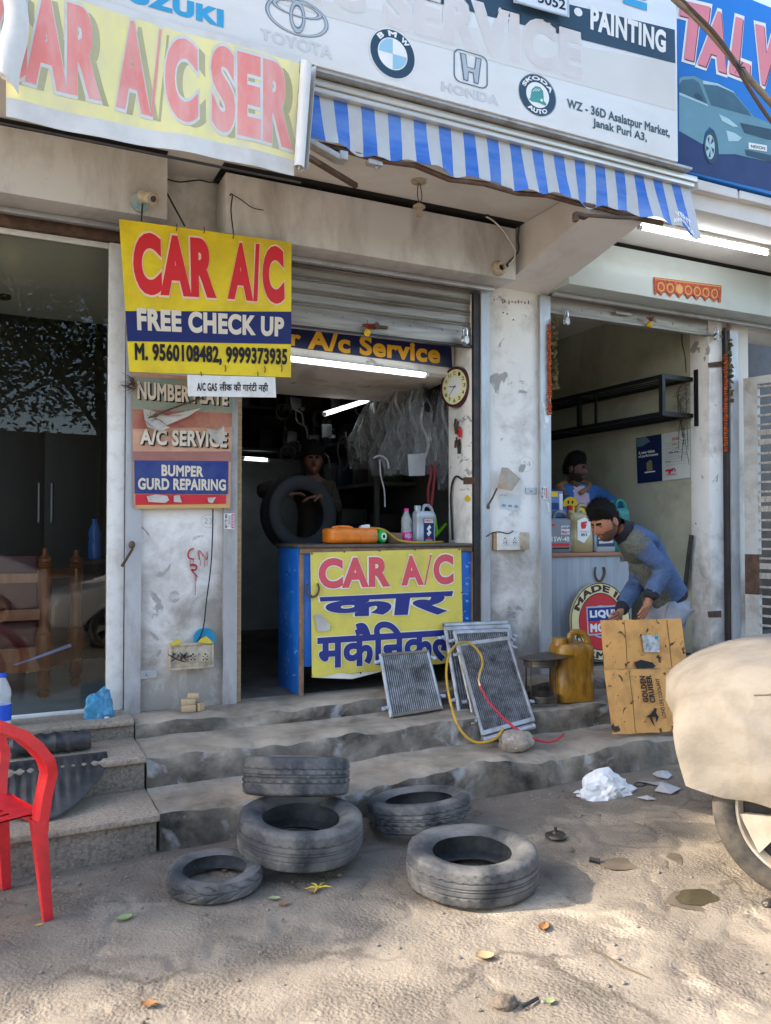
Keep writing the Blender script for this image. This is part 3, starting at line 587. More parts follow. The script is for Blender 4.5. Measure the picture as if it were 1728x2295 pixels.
# blue shop sign with a printed car
BLUEF = mat("blue flex", srgb(20, 112, 190), .4, var=.12, vs=1.2); BLUED = ink("deep blue flex", srgb(24, 46, 96)); PINK = ink("salmon ink", srgb(222, 128, 136)); PINKD = ink("maroon ink", srgb(130, 44, 66))
CARB = ink("teal car print", srgb(98, 140, 152), var=.2, vs=2); CARD = ink("dark teal print", srgb(34, 66, 82)); CARL = ink("light teal print", srgb(168, 196, 200)); CARG = ink("glass print", srgb(58, 96, 112), var=.25, vs=3)
YB = 4.08
bs_ = thing("signboard", "bright blue signboard with pink slanted letters and a printed teal car", "signboard", (5.6, YB, 4.08))
x0 = ZP('C', 1092, 900, Y=YB).x
b = MB(); b.box(x0, 8.3, YB, YB + .10, 4.085, 5.5, .003); part("panel", b, BLUEF, bs_)
yb = YB - .0005
def cpoly(pts, m_, h, nm="printed_car"):
    b = MB()
    for p_ in (pts if isinstance(pts[0], list) else [pts]): b.poly([ZP('C', x, y, Y=yb) + V(0, -h, 0) for x, y in p_])
    return part(nm, b, m_, bs_, smooth=False)
cpoly([(1094, 820), (1260, 900), (1900, 1010), (1900, 1244), (1094, 1054)], BLUED, .001, "dark_band")
cpoly([(1093, 492), (1110, 477), (1190, 474), (1240, 500), (1330, 520), (1430, 570), (1520, 680), (1560, 728), (1640, 760), (1760, 800), (1820, 900), (1800, 1010), (1640, 1005), (1440, 960), (1340, 960), (1334, 890), (1312, 815), (1280, 790), (1252, 830), (1240, 900), (1093, 815)], CARB, .002)
cpoly([[(1093, 530), (1112, 500), (1180, 492), (1216, 516), (1255, 612), (1268, 648), (1093, 578)], [(1243, 526), (1330, 532), (1430, 582), (1528, 696), (1542, 724), (1292, 656)]], CARG, .003)
cpoly([[(1093, 575), (1268, 650), (1275, 664), (1093, 592)], [(1240, 502), (1330, 520), (1430, 570), (1440, 580), (1330, 534), (1242, 524)], [(1340, 712), (1400, 740), (1460, 790), (1430, 790), (1360, 755)], [(1385, 812), (1440, 830), (1482, 858), (1460, 880), (1400, 880)]], CARL, .0034)
cpoly([[(1470, 765), (1640, 800), (1800, 840), (1790, 890), (1640, 868), (1500, 828)], [(1500, 930), (1760, 990), (1740, 1030), (1510, 968)], [(1180, 590), (1206, 580), (1232, 600), (1244, 630), (1200, 620)]], CARD, .0036)
def ell(cx, cy, rx, ry, n=26): return [(cx + rx * math.cos(2 * math.pi * k / n), cy + ry * math.sin(2 * math.pi * k / n) + rx * .25 * math.cos(2 * math.pi * k / n)) for k in range(n)]
cpoly(ell(1290, 912, 44, 108), CARD, .004); cpoly(ell(1284, 916, 29, 76), CARL, .0045)
cpoly([[(1284 + 6 * math.cos(a), 916 + 14 * math.sin(a)), (1284 + 26 * math.cos(a + .22), 916 + 68 * math.sin(a + .22)), (1284 + 26 * math.cos(a + .75), 916 + 68 * math.sin(a + .75))] for a in [k * 1.2566 for k in range(5)]], CARD, .005)
cpoly([(1523, 888), (1637, 906), (1637, 946), (1523, 928)], WHITE, .005, "printed_plate")
put(bs_, 'C', "NEXON", [(1537, 902), (1625, 917), (1625, 935), (1537, 920)], BLACKI, .02, .006, Y=yb)
for bdy, pts in (("T", [(1100, 0), (1285, 45), (1240, 400), (1062, 350)]), ("A", [(1285, 55), (1400, 95), (1385, 460), (1205, 400)]), ("L", [(1445, 105), (1545, 140), (1530, 505), (1400, 455)]), ("W", [(1565, 150), (1830, 220), (1760, 590), (1545, 500)])):
    put(bs_, 'C', bdy, pts, WHITE, .07, .002, Y=yb, pad=.05); put(bs_, 'C', bdy, [(x + 6, y + 8) for x, y in pts], PINKD, .07, .0035, Y=yb); put(bs_, 'C', bdy, pts, PINK, .07, .005, Y=yb)
# broken concrete edging under the blue sign
b = MB()
for k in range(7): b.box(4.42 + k * .42, 4.42 + k * .42 + .40, 4.10, 4.19, 4.00 + .01 * (k % 2), 4.075, .008)
b.jitter(.012, 6); solo("ledge", b, SOFF, "chipped cream tiles edging the canopy under the blue signboard", "ledge")

# ---------------------------------------------------------------- sun bleached yellow banner
BY = mat("bleached yellow flex", srgb(234, 224, 150), .55, var=.05, vs=1.4, dirt=(.60, .56, .44), da=.6, ds=2.0, dth=.5, stretch=(2.5, 1, .8))
BW = mat("bleached white flex", (.66, .65, .62), .5, var=.05, vs=2, dirt=(.42, .39, .34), da=.6, ds=4, dth=.56)
BR_ = mat("bleached red ink", srgb(226, 132, 124), .6, var=.06, vs=2, dirt=(.72, .52, .48), da=.55, ds=3.0, dth=.48, stretch=(2.5, 1, .8)); BO = ink("olive shadow ink", srgb(172, 168, 124), dirt=(.5, .47, .35), da=.5)
BQ = zq('A', [(30, -95), (1490, 320), (1470, 868), (30, 588)], Y=3.90)
def bwv(u, v): return .012 * math.sin(u * 9 + v * 2) + .008 * math.sin(u * 23 + 1) * v + .006 * N3((u * 5, v * 3, 0), 1)
bn = thing("banner", "sun bleached yellow cloth banner with faded red letters and a rolled up end", "banner", (.75, 3.9, 3.4))
b = MB(); b.sheet(lambda u, v: BQ.p(u, v * .86, bwv(u, v * .86)), 60, 16, -.0015, BQ.n); part("cloth", b, BY, bn)
b = MB(); b.sheet(lambda u, v: BQ.p(u, .86 + .14 * v, bwv(u, .86 + .14 * v)), 60, 4, -.0015, BQ.n); 
b.sheet(lambda u, v: BQ.p(u, -.06 + .06 * v, bwv(u, -.06 + .06 * v)), 60, 3, -.0015, BQ.n); part("hem", b, BW, bn)
from mathutils.geometry import barycentric_transform
def binv(pt):                                                # banner u, v of a point on its plane
    a, bq, c, d = BQ.c; u, v = .5, .5
    for _ in range(12):
        f = BQ.p(u, v) - pt; du = (bq - a) * (1 - v) + (c - d) * v; dv = (d - a) * (1 - u) + (c - bq) * u
        g11, g12, g22 = du.dot(du), du.dot(dv), dv.dot(dv); r1, r2 = -f.dot(du), -f.dot(dv); det = g11 * g22 - g12 * g12
        u += (r1 * g22 - r2 * g12) / det; v += (r2 * g11 - r1 * g12) / det
    return u, v
def wob(mb):
    for w in mb.bm.verts:
        u, v = binv(Vector((w.co.x, 3.90, w.co.z))); w.co.y -= bwv(u, v)
    return mb
def subdiv_text(mb, n=1):
    bmesh.ops.triangulate(mb.bm, faces=mb.bm.faces)
    for _ in range(n): bmesh.ops.subdivide_edges(mb.bm, edges=[e for e in mb.bm.edges if e.calc_length() > .03], cuts=1)
    bmesh.ops.triangulate(mb.bm, faces=mb.bm.faces)
for bdy, pts in (("CAR", [(-60, -95), (505, 60), (505, 508), (-60, 378)]), ("A", [(608, 88), (712, 118), (752, 572), (578, 528)]), ("/", [(782, 136), (806, 142), (778, 582), (750, 574)]), ("C", [(822, 160), (985, 205), (985, 628), (822, 588)]), ("SER", [(1050, 215), (1460, 335), (1460, 745), (1050, 648)])):
    for m_, h, dx, dy, pad in ((BO, .0008, 38, 28, .0), (BW, .0016, 0, 0, .035), (BR_, .0024, 0, 0, 0)):
        b = MB(); text(b, zq('A', [(x + dx, y + dy) for x, y in pts], Y=3.90), bdy, .05, h, bx=.055, pad=pad); subdiv_text(b, 2); wob(b)
        part("lettering", b, m_, bn, smooth=False)
b = MB(); top, bot = ZP('A', 1530, 318, Y=3.875), ZP('A', 1494, 838, Y=3.875)
for i in range(1):
    pr = []
    for k in range(34):
        a = -.4 + k / 33 * 10.5; r = .047 - .0012 * k; pr.append((math.cos(a) * r, math.sin(a) * r))
    b.grid(lambda u, v: top.lerp(bot, v) + V(pr[int(round(u * 33))][0] * (1 - .12 * v), pr[int(round(u * 33))][1], .01 * math.sin(6 * u)), 33, 12)
part("rolled_end", b, BW, bn, ang=70)
b = MB(); b.sheet(lambda u, v: V(-.02 + .10 * u + .02 * math.sin(5 * v), 3.86 - .03 * math.sin(3.1 * u), 3.98 - (.36 + .1 * u) * v + .0 * u), 8, 12, -.002, V(0, -1, 0)); part("curled_end", b, BW, bn)
b = MB(); b.tube([(-.3, 3.925, 4.02), (1.45, 3.925, 3.99)], .008, 6)
b.tube([(-.3, 3.925, 3.405), (1.40, 3.925, 3.405)], .007, 6); part("rod", b, DARKST, bn)

# ---------------------------------------------------------------- striped awning
AWB = mat("blue awning vinyl", srgb(22, 92, 180), .36, var=.18, vs=3, dirt=(.30, .42, .60), da=.4, ds=2.5, spec=.5, stretch=(.5, 1, 3)); AWW = mat("grey white awning vinyl", (.50, .50, .49), .35, var=.08, vs=3, dirt=(.34, .32, .29), da=.5, ds=3, spec=.5)
ALU = mat("dull aluminium", (.62, .61, .58), .38, metal=.5, var=.08, vs=4, dirt=(.3, .27, .22), da=.5, ds=3, stretch=(.3, 1, 1))
aw = thing("awning", "short blue and white striped awning sagging below the big signboard", "awning", (2.6, 4.08, 3.66))
PT = .1657; X0B = 1.633; XL = X0B - 2.5 * PT; XR = XL + 18.5 * PT
b = MB(); b.box(XL - .1, XR + .04, 4.01, 4.09, 3.995, 4.036, .010); b.box(XL - .1, XR + .02, 4.02, 4.10, 3.962, 3.993, .008); part("rail", b, ALU, aw)
def awf(u, v):
    x = XL + (XR - XL) * u; w = v * v; d = .016 * math.sin(x * 19) + .02 * math.sin(x * 7.3 + 1) + .010 * N3((x * 9, v * 3, 0), 1)
    sag = .012 * math.sin(x * 12.6) + .010 * math.sin(x * 31); end = max(0, (u - .86) / .14); 
    L_ = .275 + .05 * math.sin(u * 2.6) * .3 + .13 * end ** 1.5
    return V(x + .012 * v * math.sin(x * 5), 4.055 - .05 * v + d * w - .06 * end * v, 3.965 - L_ * v + sag * w + .02 * end * math.sin(x * 40) * v)
PT = .1657; X0B = 1.633
nst = 37 * 4
b = MB(); b.sheet(awf, nst, 12, .002, V(0, 1, 0), mif=lambda u, v: 0 if ((XL + (XR - XL) * u - X0B) / PT) % 1 < .5 else 1); part("valance", b, [AWB, AWW], aw, ang=60)
b = MB(); text(b, None, "VENT", .05, 0, warp=lambda u, v, h: awf(.935 + .04 * u, .66 + .14 * v) + V(0, -.004 - h, 0)); text(b, None, "AWNINGS", .05, 0, warp=lambda u, v, h: awf(.925 + .052 * u, .83 + .10 * v) + V(0, -.004 - h, 0)); part("lettering", b, WHITE, aw, smooth=False)
b = MB(); b.tube([awf(k / 12 * .9, 1.0) + V(0, .035, -.004) for k in range(13)], .017, 8); part("front_bar", b, RUST, aw)
b = MB(); b.cbox(ZP('B', 280, 752, Y=4.03), (.20, .07, .035), .01, Matrix.Rotation(R(18), 3, 'Y')); b.cbox(ZP('B', 368, 785, Y=4.03), (.05, .08, .05), .008); part("bracket", b, STEEL, aw); b = MB(); b.cbox(ZP('B', 530, 815, Y=4.05), (.09, .05, .03), .008); b.ball(ZP('B', 540, 835, Y=4.05), .012); part("bracket", b, STEEL, aw)
b = MB(); b.tube([ZP('B', 190, 775, Y=4.0), ZP('B', 440, 925, Y=4.25)], .018, 4); part("folding_arm", b, RUST, aw, smooth=False)
b = MB(); b.cbox(ZP('F', 480, 10, Y=4.02), (.10, .05, .03), .008); b.cbox(ZP('F', 450, 18, Y=4.02), (.03, .04, .06), .008); b.tube([ZP('F', 500, 5, Y=4.02), ZP('F', 700, 20, Y=4.02), ZP('F', 860, 25, Y=4.02)], .012, 6); part("bracket", b, RUST, aw)

# ---------------------------------------------------------------- yellow CAR A/C hanging sign
def band(parent, q, v0, v1, m_, h=.001, u0=0., u1=1., name="band", v0r=None, v1r=None):
    b = MB(); v0r = v0 if v0r is None else v0r; v1r = v1 if v1r is None else v1r
    b.grid(lambda u, v: q.p(u0 + (u1 - u0) * u, (v0 * (1 - u) + v0r * u) * (1 - v) + (v1 * (1 - u) + v1r * u) * v, h), 12, 4); return part(name, b, m_, parent, smooth=False)
PINKL = ink("pale outline ink", srgb(232, 200, 170)); CREAM = ink("cream ink", srgb(212, 200, 180)); YEL2 = mat("yellow flex", srgb(226, 198, 34), .45, var=.06, vs=2, dirt=srgb(150, 118, 30), da=.55, ds=3, dth=.56, dirt2=srgb(70, 52, 30), d2s=22, d2th=.77)
yy = 4.83
q = zq('D', [(635, 335), (1555, 460), (1552, 1180), (690, 1150)], Y=yy)
cs = thing("hanging_sign", "yellow CAR A/C sign with blue FREE CHECK UP band hung from the shutter boxes", "sign", q.p(.5, 1))
b = MB(); b.grid(lambda u, v: q.p(u, v, .002 * N3((u * 4, v * 4, 0), 1)), 20, 16); part("face", b, YEL2, cs)
b = MB(); b.prism([q.p(0.003, 0.003, -.004), q.p(.997, .003, -.004), q.p(.997, .997, -.004), q.p(.003, .997, -.004)], -q.n * .022); part("frame", b, WOOD, cs)
band(cs, q, .603, .80, NAVY, .003, v0r=.515, v1r=.755)
for bdy, pts in (("CAR", [(705, 402), (1150, 442), (1155, 762), (715, 738)]), ("A", [(1243, 460), (1325, 466), (1350, 774), (1213, 762)]), ("C", [(1398, 476), (1510, 482), (1518, 792), (1400, 782)])):
    pd = .03 if len(bdy) > 1 else .022
    put(cs, 'D', bdy, pts, PINKL, .055, .003, Y=yy, pad=pd, bx=.06); put(cs, 'D', bdy, pts, RED, .055, .0045, Y=yy, bx=.06)
b = MB(); b.poly([ZP('D', x, y, Y=yy) + q.n * .0045 for x, y in ((1363, 468), (1384, 469), (1372, 776), (1350, 775))]); part("lettering", b, RED, cs, smooth=False)
b = MB(); b.poly([ZP('D', x, y, Y=yy) + q.n * .0030 for x, y in ((1357, 464), (1389, 465), (1377, 781), (1344, 780))]); part("lettering", b, PINKL, cs, smooth=False)
put(cs, 'D', "FREE CHECK UP", [(728, 808), (1515, 860), (1513, 965), (732, 930)], CREAM, .05, .0045, Y=yy)
put(cs, 'D', "M. 9560108482, 9999373935", [(717, 994), (1532, 1026), (1530, 1128), (720, 1104)], BLACKI, .04, .0045, Y=yy, bx=.045)
b = MB()
for x, y in ((940, 400), (1087, 412), (1242, 440), (1030, 1095), (1200, 1150), (1410, 1155), (1500, 1150)):
    p_ = ZP('D', x, y, Y=yy) + q.n * .004; b.tube([p_, p_ + V(.004, -.004, .02), p_ + V(.0, .0, .04)], .003, 5)
part("nail", b, RUST, cs)
# hanging wires
b = MB()
b.tube([ZP('D', 760, 255, Y=4.88), ZP('D', 757, 300, Y=4.88), ZP('D', 755, 345, Y=4.84)], .005, 5); solo("wire", b, WIRE, "dark wire from the left camera down to the yellow sign's top edge", "wire")
b = MB(); b.tube([ZP('D', 890, 195, Y=5.0), ZP('D', 935, 280, Y=4.93), ZP('D', 985, 372, Y=4.84)], .006, 5); solo("wire", b, WIRE, "black slanting wire in the gap between the shutter boxes", "wire")
b = MB(); b.tube([ZP('D', 880, 120, Y=5.15), ZP('D', 960, 138, Y=5.12), ZP('D', 1060, 128, Y=5.12), ZP('D', 1130, 140, Y=5.1), ZP('D', 1195, 110, Y=5.0)], .005, 5, smooth=4); solo("wire", b, WIRE, "thin sagging wire across the cream gap under the canopy", "wire")
b = MB(); b.tube([ZP('D', 1225, 210, Y=4.885), ZP('D', 1240, 205, Y=4.87), ZP('D', 1232, 290, Y=4.88), ZP('D', 1244, 400, Y=4.86), ZP('D', 1243, 440, Y=4.83)], .0045, 5, smooth=3)
b.tube([ZP('D', 1240, 205, Y=4.87), ZP('D', 1290, 235, Y=4.885), ZP('D', 1345, 275, Y=4.89), ZP('D', 1405, 288, Y=4.89)], .003, 5, smooth=3); solo("wire", b, WIRE, "twisted black wire hanging on the middle shutter box, with a loose curl", "wire")

# small white acrylic sign
yy = 4.815
q = zq('D', [(1000, 1166), (1468, 1179), (1473, 1287), (1003, 1280)], Y=yy)
ws = thing("plate_sign", "small white acrylic sign about gas leaks, hung under the yellow sign", "sign", q.p(.5, 1))
b = MB(); b.box(0, 1, 0, .006, 0, 1)
for v in b.bm.verts: v.co = q.p(v.co.x, 1 - v.co.z, -v.co.y)
part("plate", b, WHITEP, ws); 
put(ws, 'D', "A/C GAS", [(1050, 1208), (1157, 1211), (1157, 1254), (1050, 1252)], BLACKI, .03, .002, Y=yy)
put(ws, 'D', "लीक की गारंटी नही", [(1170, 1203), (1430, 1208), (1430, 1262), (1170, 1260)], BLACKI, .025, .002, Y=yy)
b = MB()
for x in (1072, 1375): b.tube([ZP('D', x, 1150, Y=4.825), ZP('D', x + 2, 1172, Y=4.808)], .003, 5)
part("hook", b, WIRE, ws)

# worn stack of painted signs on the left pillar
yy = 5.150
AQUA = ink("aged aqua paint", srgb(120, 142, 130), dirt=srgb(170, 150, 120), da=.7, ds=5, dth=.5, dirt2=srgb(90, 70, 55), d2s=14, d2th=.7); BRICK = ink("aged red paint", srgb(158, 84, 74), dirt=srgb(190, 150, 120), da=.6, ds=5, dth=.5); PEACH = ink("aged peach paint", srgb(206, 160, 132), dirt=srgb(150, 105, 85), da=.6, ds=4, dth=.52, dirt2=srgb(80, 62, 50), d2s=12, d2th=.71)
BLUEP = ink("aged blue paint", srgb(34, 48, 118), dirt=srgb(70, 90, 130), da=.6, ds=6, dth=.5, dirt2=srgb(150, 140, 125), d2s=12, d2th=.72); REDP = ink("aged scarlet paint", srgb(200, 44, 54)); OCH = ink("ochre edge", srgb(196, 160, 96)); MAUVE = ink("aged mauve paint", srgb(164, 110, 100), dirt=srgb(120, 85, 75), da=.6, ds=6)
q = zq('D', [(702, 1150), (1240, 1190), (1228, 1880), (712, 1872)], Y=yy)
wk = thing("painted_sign", "weathered stack of torn painted signs offering number plates, A/C service and bumper repair", "sign", q.p(.5, 1))
b = MB(); b.sheet(lambda u, v: q.p(u, v, .004 * N3((u * 3, v * 6, 0), 1)), 10, 24, -.006, q.n); part("board", b, PEACH, wk)
def hv(y, x=960): # v on the board of a measured row
    return max(0, min(1, (y - (1150 + (x - 702) * .06)) / 690.))
band(wk, q, .03, .275, AQUA, .005, v0r=.03, v1r=.265); band(wk, q, .275, .42, BRICK, .005, v0r=.265, v1r=.37); band(wk, q, .59, .665, MAUVE, .005, v0r=.56, v1r=.64); band(wk, q, .655, .90, BLUEP, .006, .012, .97, v0r=.635, v1r=.89); band(wk, q, .905, .985, REDP, .005, .02, .95, v0r=.895, v1r=.965); band(wk, q, .985, 1.01, OCH, .005, .02, .98, v0r=.965, v1r=.995)
for bdy, pts in (("NUMBER PLATE", [(730, 1200), (1215, 1250), (1212, 1332), (732, 1296)]), ("A/C SERVICE", [(745, 1456), (1210, 1470), (1208, 1556), (745, 1538)])):
    put(wk, 'D', bdy, [(x + 9, y + 7) for x, y in pts], BLACKI, .04, .008, Y=yy); put(wk, 'D', bdy, pts, CREAM, .04, .010, Y=yy)
for bdy, pts in (("BUMPER", [(860, 1646), (1085, 1655), (1083, 1712), (860, 1707)]), ("GURD REPAIRING", [(735, 1716), (1203, 1724), (1203, 1785), (735, 1779)])):
    put(wk, 'D', bdy, pts, CREAM, .04, .009, Y=yy)
PAPER = mat("torn paper", (.55, .52, .47), .8, var=.1, vs=8, dirt=(.3, .25, .2), da=.6, ds=6)
b = MB()
def flap(pts, lift, seed):
    c_ = sum((ZP('D', x, y, Y=yy) for x, y in pts), Vector()) / len(pts); n_ = len(pts); ring = [ZP('D', x, y, Y=yy) + V(0, -.012 - lift * (.5 + .5 * N3((i, seed, 0), 1.7)), 0) for i, (x, y) in enumerate(pts)]
    for i in range(n_): b.poly([c_ + V(0, -.011, 0), ring[i], ring[(i + 1) % n_]])
flap([(765, 1410), (830, 1460), (1000, 1390), (1070, 1345), (990, 1385), (880, 1385), (800, 1355), (760, 1350)], .04, 1)
flap([(765, 1405), (840, 1430), (900, 1450), (850, 1470), (780, 1450)], .05, 2)
flap([(1095, 1455), (1150, 1465), (1190, 1440), (1195, 1500), (1170, 1550), (1120, 1500)], .03, 3)
part("torn_flap", b, PAPER, wk, smooth=False)
b = MB(); flap([(780, 1815), (830, 1805), (890, 1812), (900, 1835), (880, 1850), (790, 1845)], .004, 4); part("paper_scrap", b, PAPER, wk, smooth=False); b = MB(); flap([(925, 1812), (955, 1808), (968, 1848), (925, 1845)], .004, 5); part("paper_scrap", b, PAPER, wk, smooth=False); b = MB(); flap([(1105, 1822), (1150, 1820), (1130, 1852), (1108, 1845)], .004, 6); part("paper_scrap", b, PAPER, wk, smooth=False)
b = MB(); b.tube([ZP('D', 778, 1402, Y=yy - .03), ZP('D', 920, 1345, Y=yy - .03), ZP('D', 1078, 1290, Y=yy - .02)], .006, 6); part("stick", b, RUST, wk)
b = MB(); random.seed(3)
for k in range(46):
    p_ = ZP('D', 705 + random.uniform(-12, 14), 1215 + random.uniform(-30, 30), Y=yy - .01); b.tube([p_, p_ + V(random.uniform(-.08, .02), random.uniform(-.06, -.01), random.uniform(-.05, .03))], [.0025, .001], 4)
for k in range(14):
    p_ = ZP('D', 830 + random.uniform(-30, 30), 1400 + random.uniform(-15, 15), Y=yy - .02); b.tube([p_, p_ + V(random.uniform(-.05, .05), -.02, random.uniform(-.03, .05))], [.0025, .001], 4)
part("straw", b, RUST, wk)
# sticker strips with an advert number
def sticker(r, pts, Y, lab, ang=90, X=None):
    q = zq(r, pts, Y=Y); s_ = thing("sticker", lab, "sticker", q.p(.5, 1)); b = MB(); rect_on(b, q, 0, 0, 1, 1, .002, 2, 2); part("paper", b, WHITE, s_, smooth=False)
    b = MB(); rect_on(b, q, .70, .05, .97, .95, .003); part("band", b, MAGENTA, s_, smooth=False)
    b = MB(); text(b, Quad(q.p(.05, .96), q.p(.05, .04), q.p(.34, .04), q.p(.34, .96)), "9871751460", .03, .003)
    for k in range(3): rect_on(b, q, .42 + .08 * k, .1, .45 + .08 * k, .9 - .2 * (k % 2), .003)
    part("lettering", b, BLACKI, s_, smooth=False)
    b = MB(); text(b, Quad(q.p(.74, .9), q.p(.74, .1), q.p(.94, .1), q.p(.94, .9)), "Airtel Esmart", .02, .004); part("lettering", b, WHITE, s_, smooth=False)
MAGENTA = ink("magenta ink", srgb(196, 36, 90))
sticker('I', [(1492, 152), (1563, 150), (1563, 256), (1494, 254)], 5.160, "small pink and white advert sticker on the steel channel beside the left doorway")
sticker('H', [(505, 468), (560, 470), (560, 562), (505, 560)], 5.160, "small pink and white advert sticker on the steel channel by the oil shop")
# navy board inside, lit tube under it
YGOLD = ink("gold ink", srgb(206, 150, 30)); NAVYB = ink("navy board", srgb(24, 26, 62), rough=.35)
yy = 5.42
q = zq('E', [(150, 770), (1135, 872), (1142, 985), (150, 858)], Y=yy)
ib = thing("signboard", "navy board with golden A/c Service lettering above the counter, half behind the shutter", "signboard", q.p(.5, 1))
b = MB(); b.prism([q.p(0, 0), q.p(1, 0), q.p(1, 1), q.p(0, 1)], (0, .02, 0)); part("board", b, NAVYB, ib)
put(ib, 'E', "A/c Service", [(420, 795), (1080, 872), (1080, 968), (420, 893)], YGOLD, .04, .002, Y=yy); put(ib, 'E', "Car", [(190, 775), (388, 800), (386, 882), (190, 862)], YGOLD, .04, .002, Y=yy)
def tube_light(a, c, lab, r=.014, es=None, back=.035, nrm=V(0, 1, 0), grp=None):
    a, c = Vector(a), Vector(c); t_ = thing("tube_light", lab, "tube light", (a + c) / 2, grp); d = (c - a).normalized()
    b = MB(); b.tube([a + d * .03, c - d * .03], r, 10); part("tube", b, es or TUBEM, t_)
    for p0_, p1_ in ((a, a + d * .029), (c, c - d * .029)): b = MB(); b.tube([p0_, p1_], r * 1.15, 10); part("end_cap", b, WHITEP, t_)
    b = MB(); up = d.cross(nrm).normalized(); o = nrm * (r + .012)
    b.prism([a + o + up * .022, a + o - up * .022, a + o * 1.0 + nrm * back - up * .016, a + o + nrm * back + up * .016], c - a); part("batten", b, WHITEP, t_); return t_
tube_light(ZP('E', 60, 905, Y=5.38), ZP('E', 1022, 1022, Y=5.38), "long lit tube light under the navy board at the counter shop entrance")
tube_light(ZP('G', 578, 330, Y=6.5), ZP('G', 845, 245, Y=6.9), "slanting lit tube light deep inside the dark repair shop", nrm=V(.3, .9, .2))
tube_light(ZP('G', 110, 580, Y=8.4), ZP('G', 268, 592, Y=8.4), "short far tube light on the pale blue back wall")
TUBEB = mat("bright lit tube", (.9, .95, 1), .3, var=0, emit=(.9, .96, 1.0), es=4.0)
tube_light(ZP('F', 842, 80, Y=4.45), ZP('F', 1655, 248, Y=4.45), "bright tube light under the canopy above the oil shop", nrm=V(0, .25, 1), es=TUBEB)

# ---------------------------------------------------------------- blue counter with its yellow banner
MICA = mat("blue marbled laminate", srgb(30, 108, 198), .3, var=.3, vs=2.2, spec=.5, dirt=srgb(90, 160, 220), da=.8, ds=5, dth=.66); MICAL = ink("white vein", srgb(170, 205, 235))
EDGE = mat("worn wood edge", (.20, .11, .06), .7, var=.3, vs=10, dirt=(.4, .3, .2), da=.4, ds=14); TOPM = mat("dark counter top", (.07, .055, .045), .45, var=.3, vs=5, dirt=(.2, .16, .12), da=.4, ds=4)
CX0, CX1, CY0, CY1, CT = 1.855, 3.275, 5.20, 5.67, 1.475
cn = thing("counter", "blue marbled counter with wooden edges and a dark top at the repair shop door", "counter", (2.56, 5.4, PL))
b = MB(); b.box(CX0 - .02, 3.225, CY0 - .02, CY1 + .02, CT, CT + .022, .004); part("top", b, TOPM, cn)
b = MB(); b.box(CX0 + .03, CX1 - .045, CY0 + .012, CY0 + .03, .66, CT - .04, .002); part("front_panel", b, MICA, cn)
b = MB(); b.box(CX0, CX0 + .018, CY0 + .04, CY1, PL, CT - .002, .002); part("side_panel", b, MICA, cn)
b = MB(); b.box(CX0, CX0 + .03, CY0, CY0 + .03, PL, CT - .042, .003); b.box(CX1 - .05, CX1 - .012, CY0, CY0 + .02, PL, CT - .042, .003); b.box(CX0, CX1 - .05, CY0 - .004, CY0 + .02, CT - .04, CT - .002, .003); part("edge_strip", b, EDGE, cn)
def vein(b, p0, ux, uz, n_, seed, L_):
    random.seed(seed); p_ = Vector(p0); pts = [p_.copy()]; d = random.choice((-1, 1))
    for k in range(7): p_ = p_ + ux * (random.uniform(-.1, 1) * L_ * d) + uz * random.uniform(-.9, .5) * L_; pts.append(p_.copy())
    for k in range(len(pts) - 1):
        w = uz * .0022 * random.uniform(.5, 1.3); o = n_ * .0015; b.poly([pts[k] - w + o, pts[k] + w + o, pts[k + 1] + w + o, pts[k + 1] - w + o])
def star(b, p0, ux, uz, n_, s_):
    for k in range(7):
        a = k * 2.4; d = ux * math.cos(a) + uz * math.sin(a); e = ux * -math.sin(a) + uz * math.cos(a); o = n_ * (.001 + .0001 * k)
        b.poly([Vector(p0) + o + e * .002, Vector(p0) + o - e * .002, Vector(p0) + o + d * s_ * (1 - .1 * k)])
b = MB(); random.seed(5)
for k in range(9): vein(b, (CX0, CY0 + .08 + .04 * (k * 5 % 9), .6 + .095 * k), V(0, 1, 0), V(0, 0, 1), V(-1, 0, 0), k, .025)
for k in range(16): star(b, (CX0, CY0 + .07 + random.random() * .36, .55 + random.random() * .85), V(0, 1, 0), V(0, 0, 1), V(-1, 0, 0), .03)
for k in range(6): vein(b, (3.18 + .02 * (k % 2), CY0 + .012, .75 + .12 * k), V(1, 0, 0), V(0, 0, 1), V(0, -1, 0), 30 + k, .014); star(b, (3.19, CY0 + .012, .8 + .13 * k), V(1, 0, 0), V(0, 0, 1), V(0, -1, 0), .03)
part("vein_pattern", b, MICAL, cn, smooth=False)
yy = 5.176
q = zq('J', [(290, 268), (1313, 240), (1330, 1005), (300, 1115)], Y=yy)
BANY = mat("yellow cloth banner", srgb(222, 204, 92), .6, var=.05, vs=2, dirt=srgb(160, 145, 85), da=.5, ds=3, dth=.56, dirt2=srgb(90, 80, 60), d2s=25, d2th=.78); RED2 = ink("washed red ink", srgb(212, 84, 92)); NAV2 = ink("washed navy ink", srgb(44, 52, 122)); WOUT = ink("white outline", srgb(226, 222, 206))
cb = thing("banner", "yellow cloth banner with red CAR A/C and Hindi lettering nailed on the blue counter", "banner", q.p(.5, 1))
def cw(u, v): return .0014 * math.sin(u * 16 + v * 3) + .0018 * N3((u * 5, v * 5, 2), 1) + .01 * max(0, v - .85) * math.sin(u * 30)
b = MB(); b.sheet(lambda u, v: q.p(u, v + (.028 * N3((u * 9, 3, 0), 1) if v > .99 else 0), cw(u, v)), 50, 24, -.0012, q.n); part("cloth", b, BANY, cb)
b = MB(); b.sheet(lambda u, v: q.p(u * .5, .99 + .06 * v * (1 - abs(u * 2 - 1.0) * .8), -.004), 12, 3, -.001, q.n); part("hem", b, WOUT, cb)
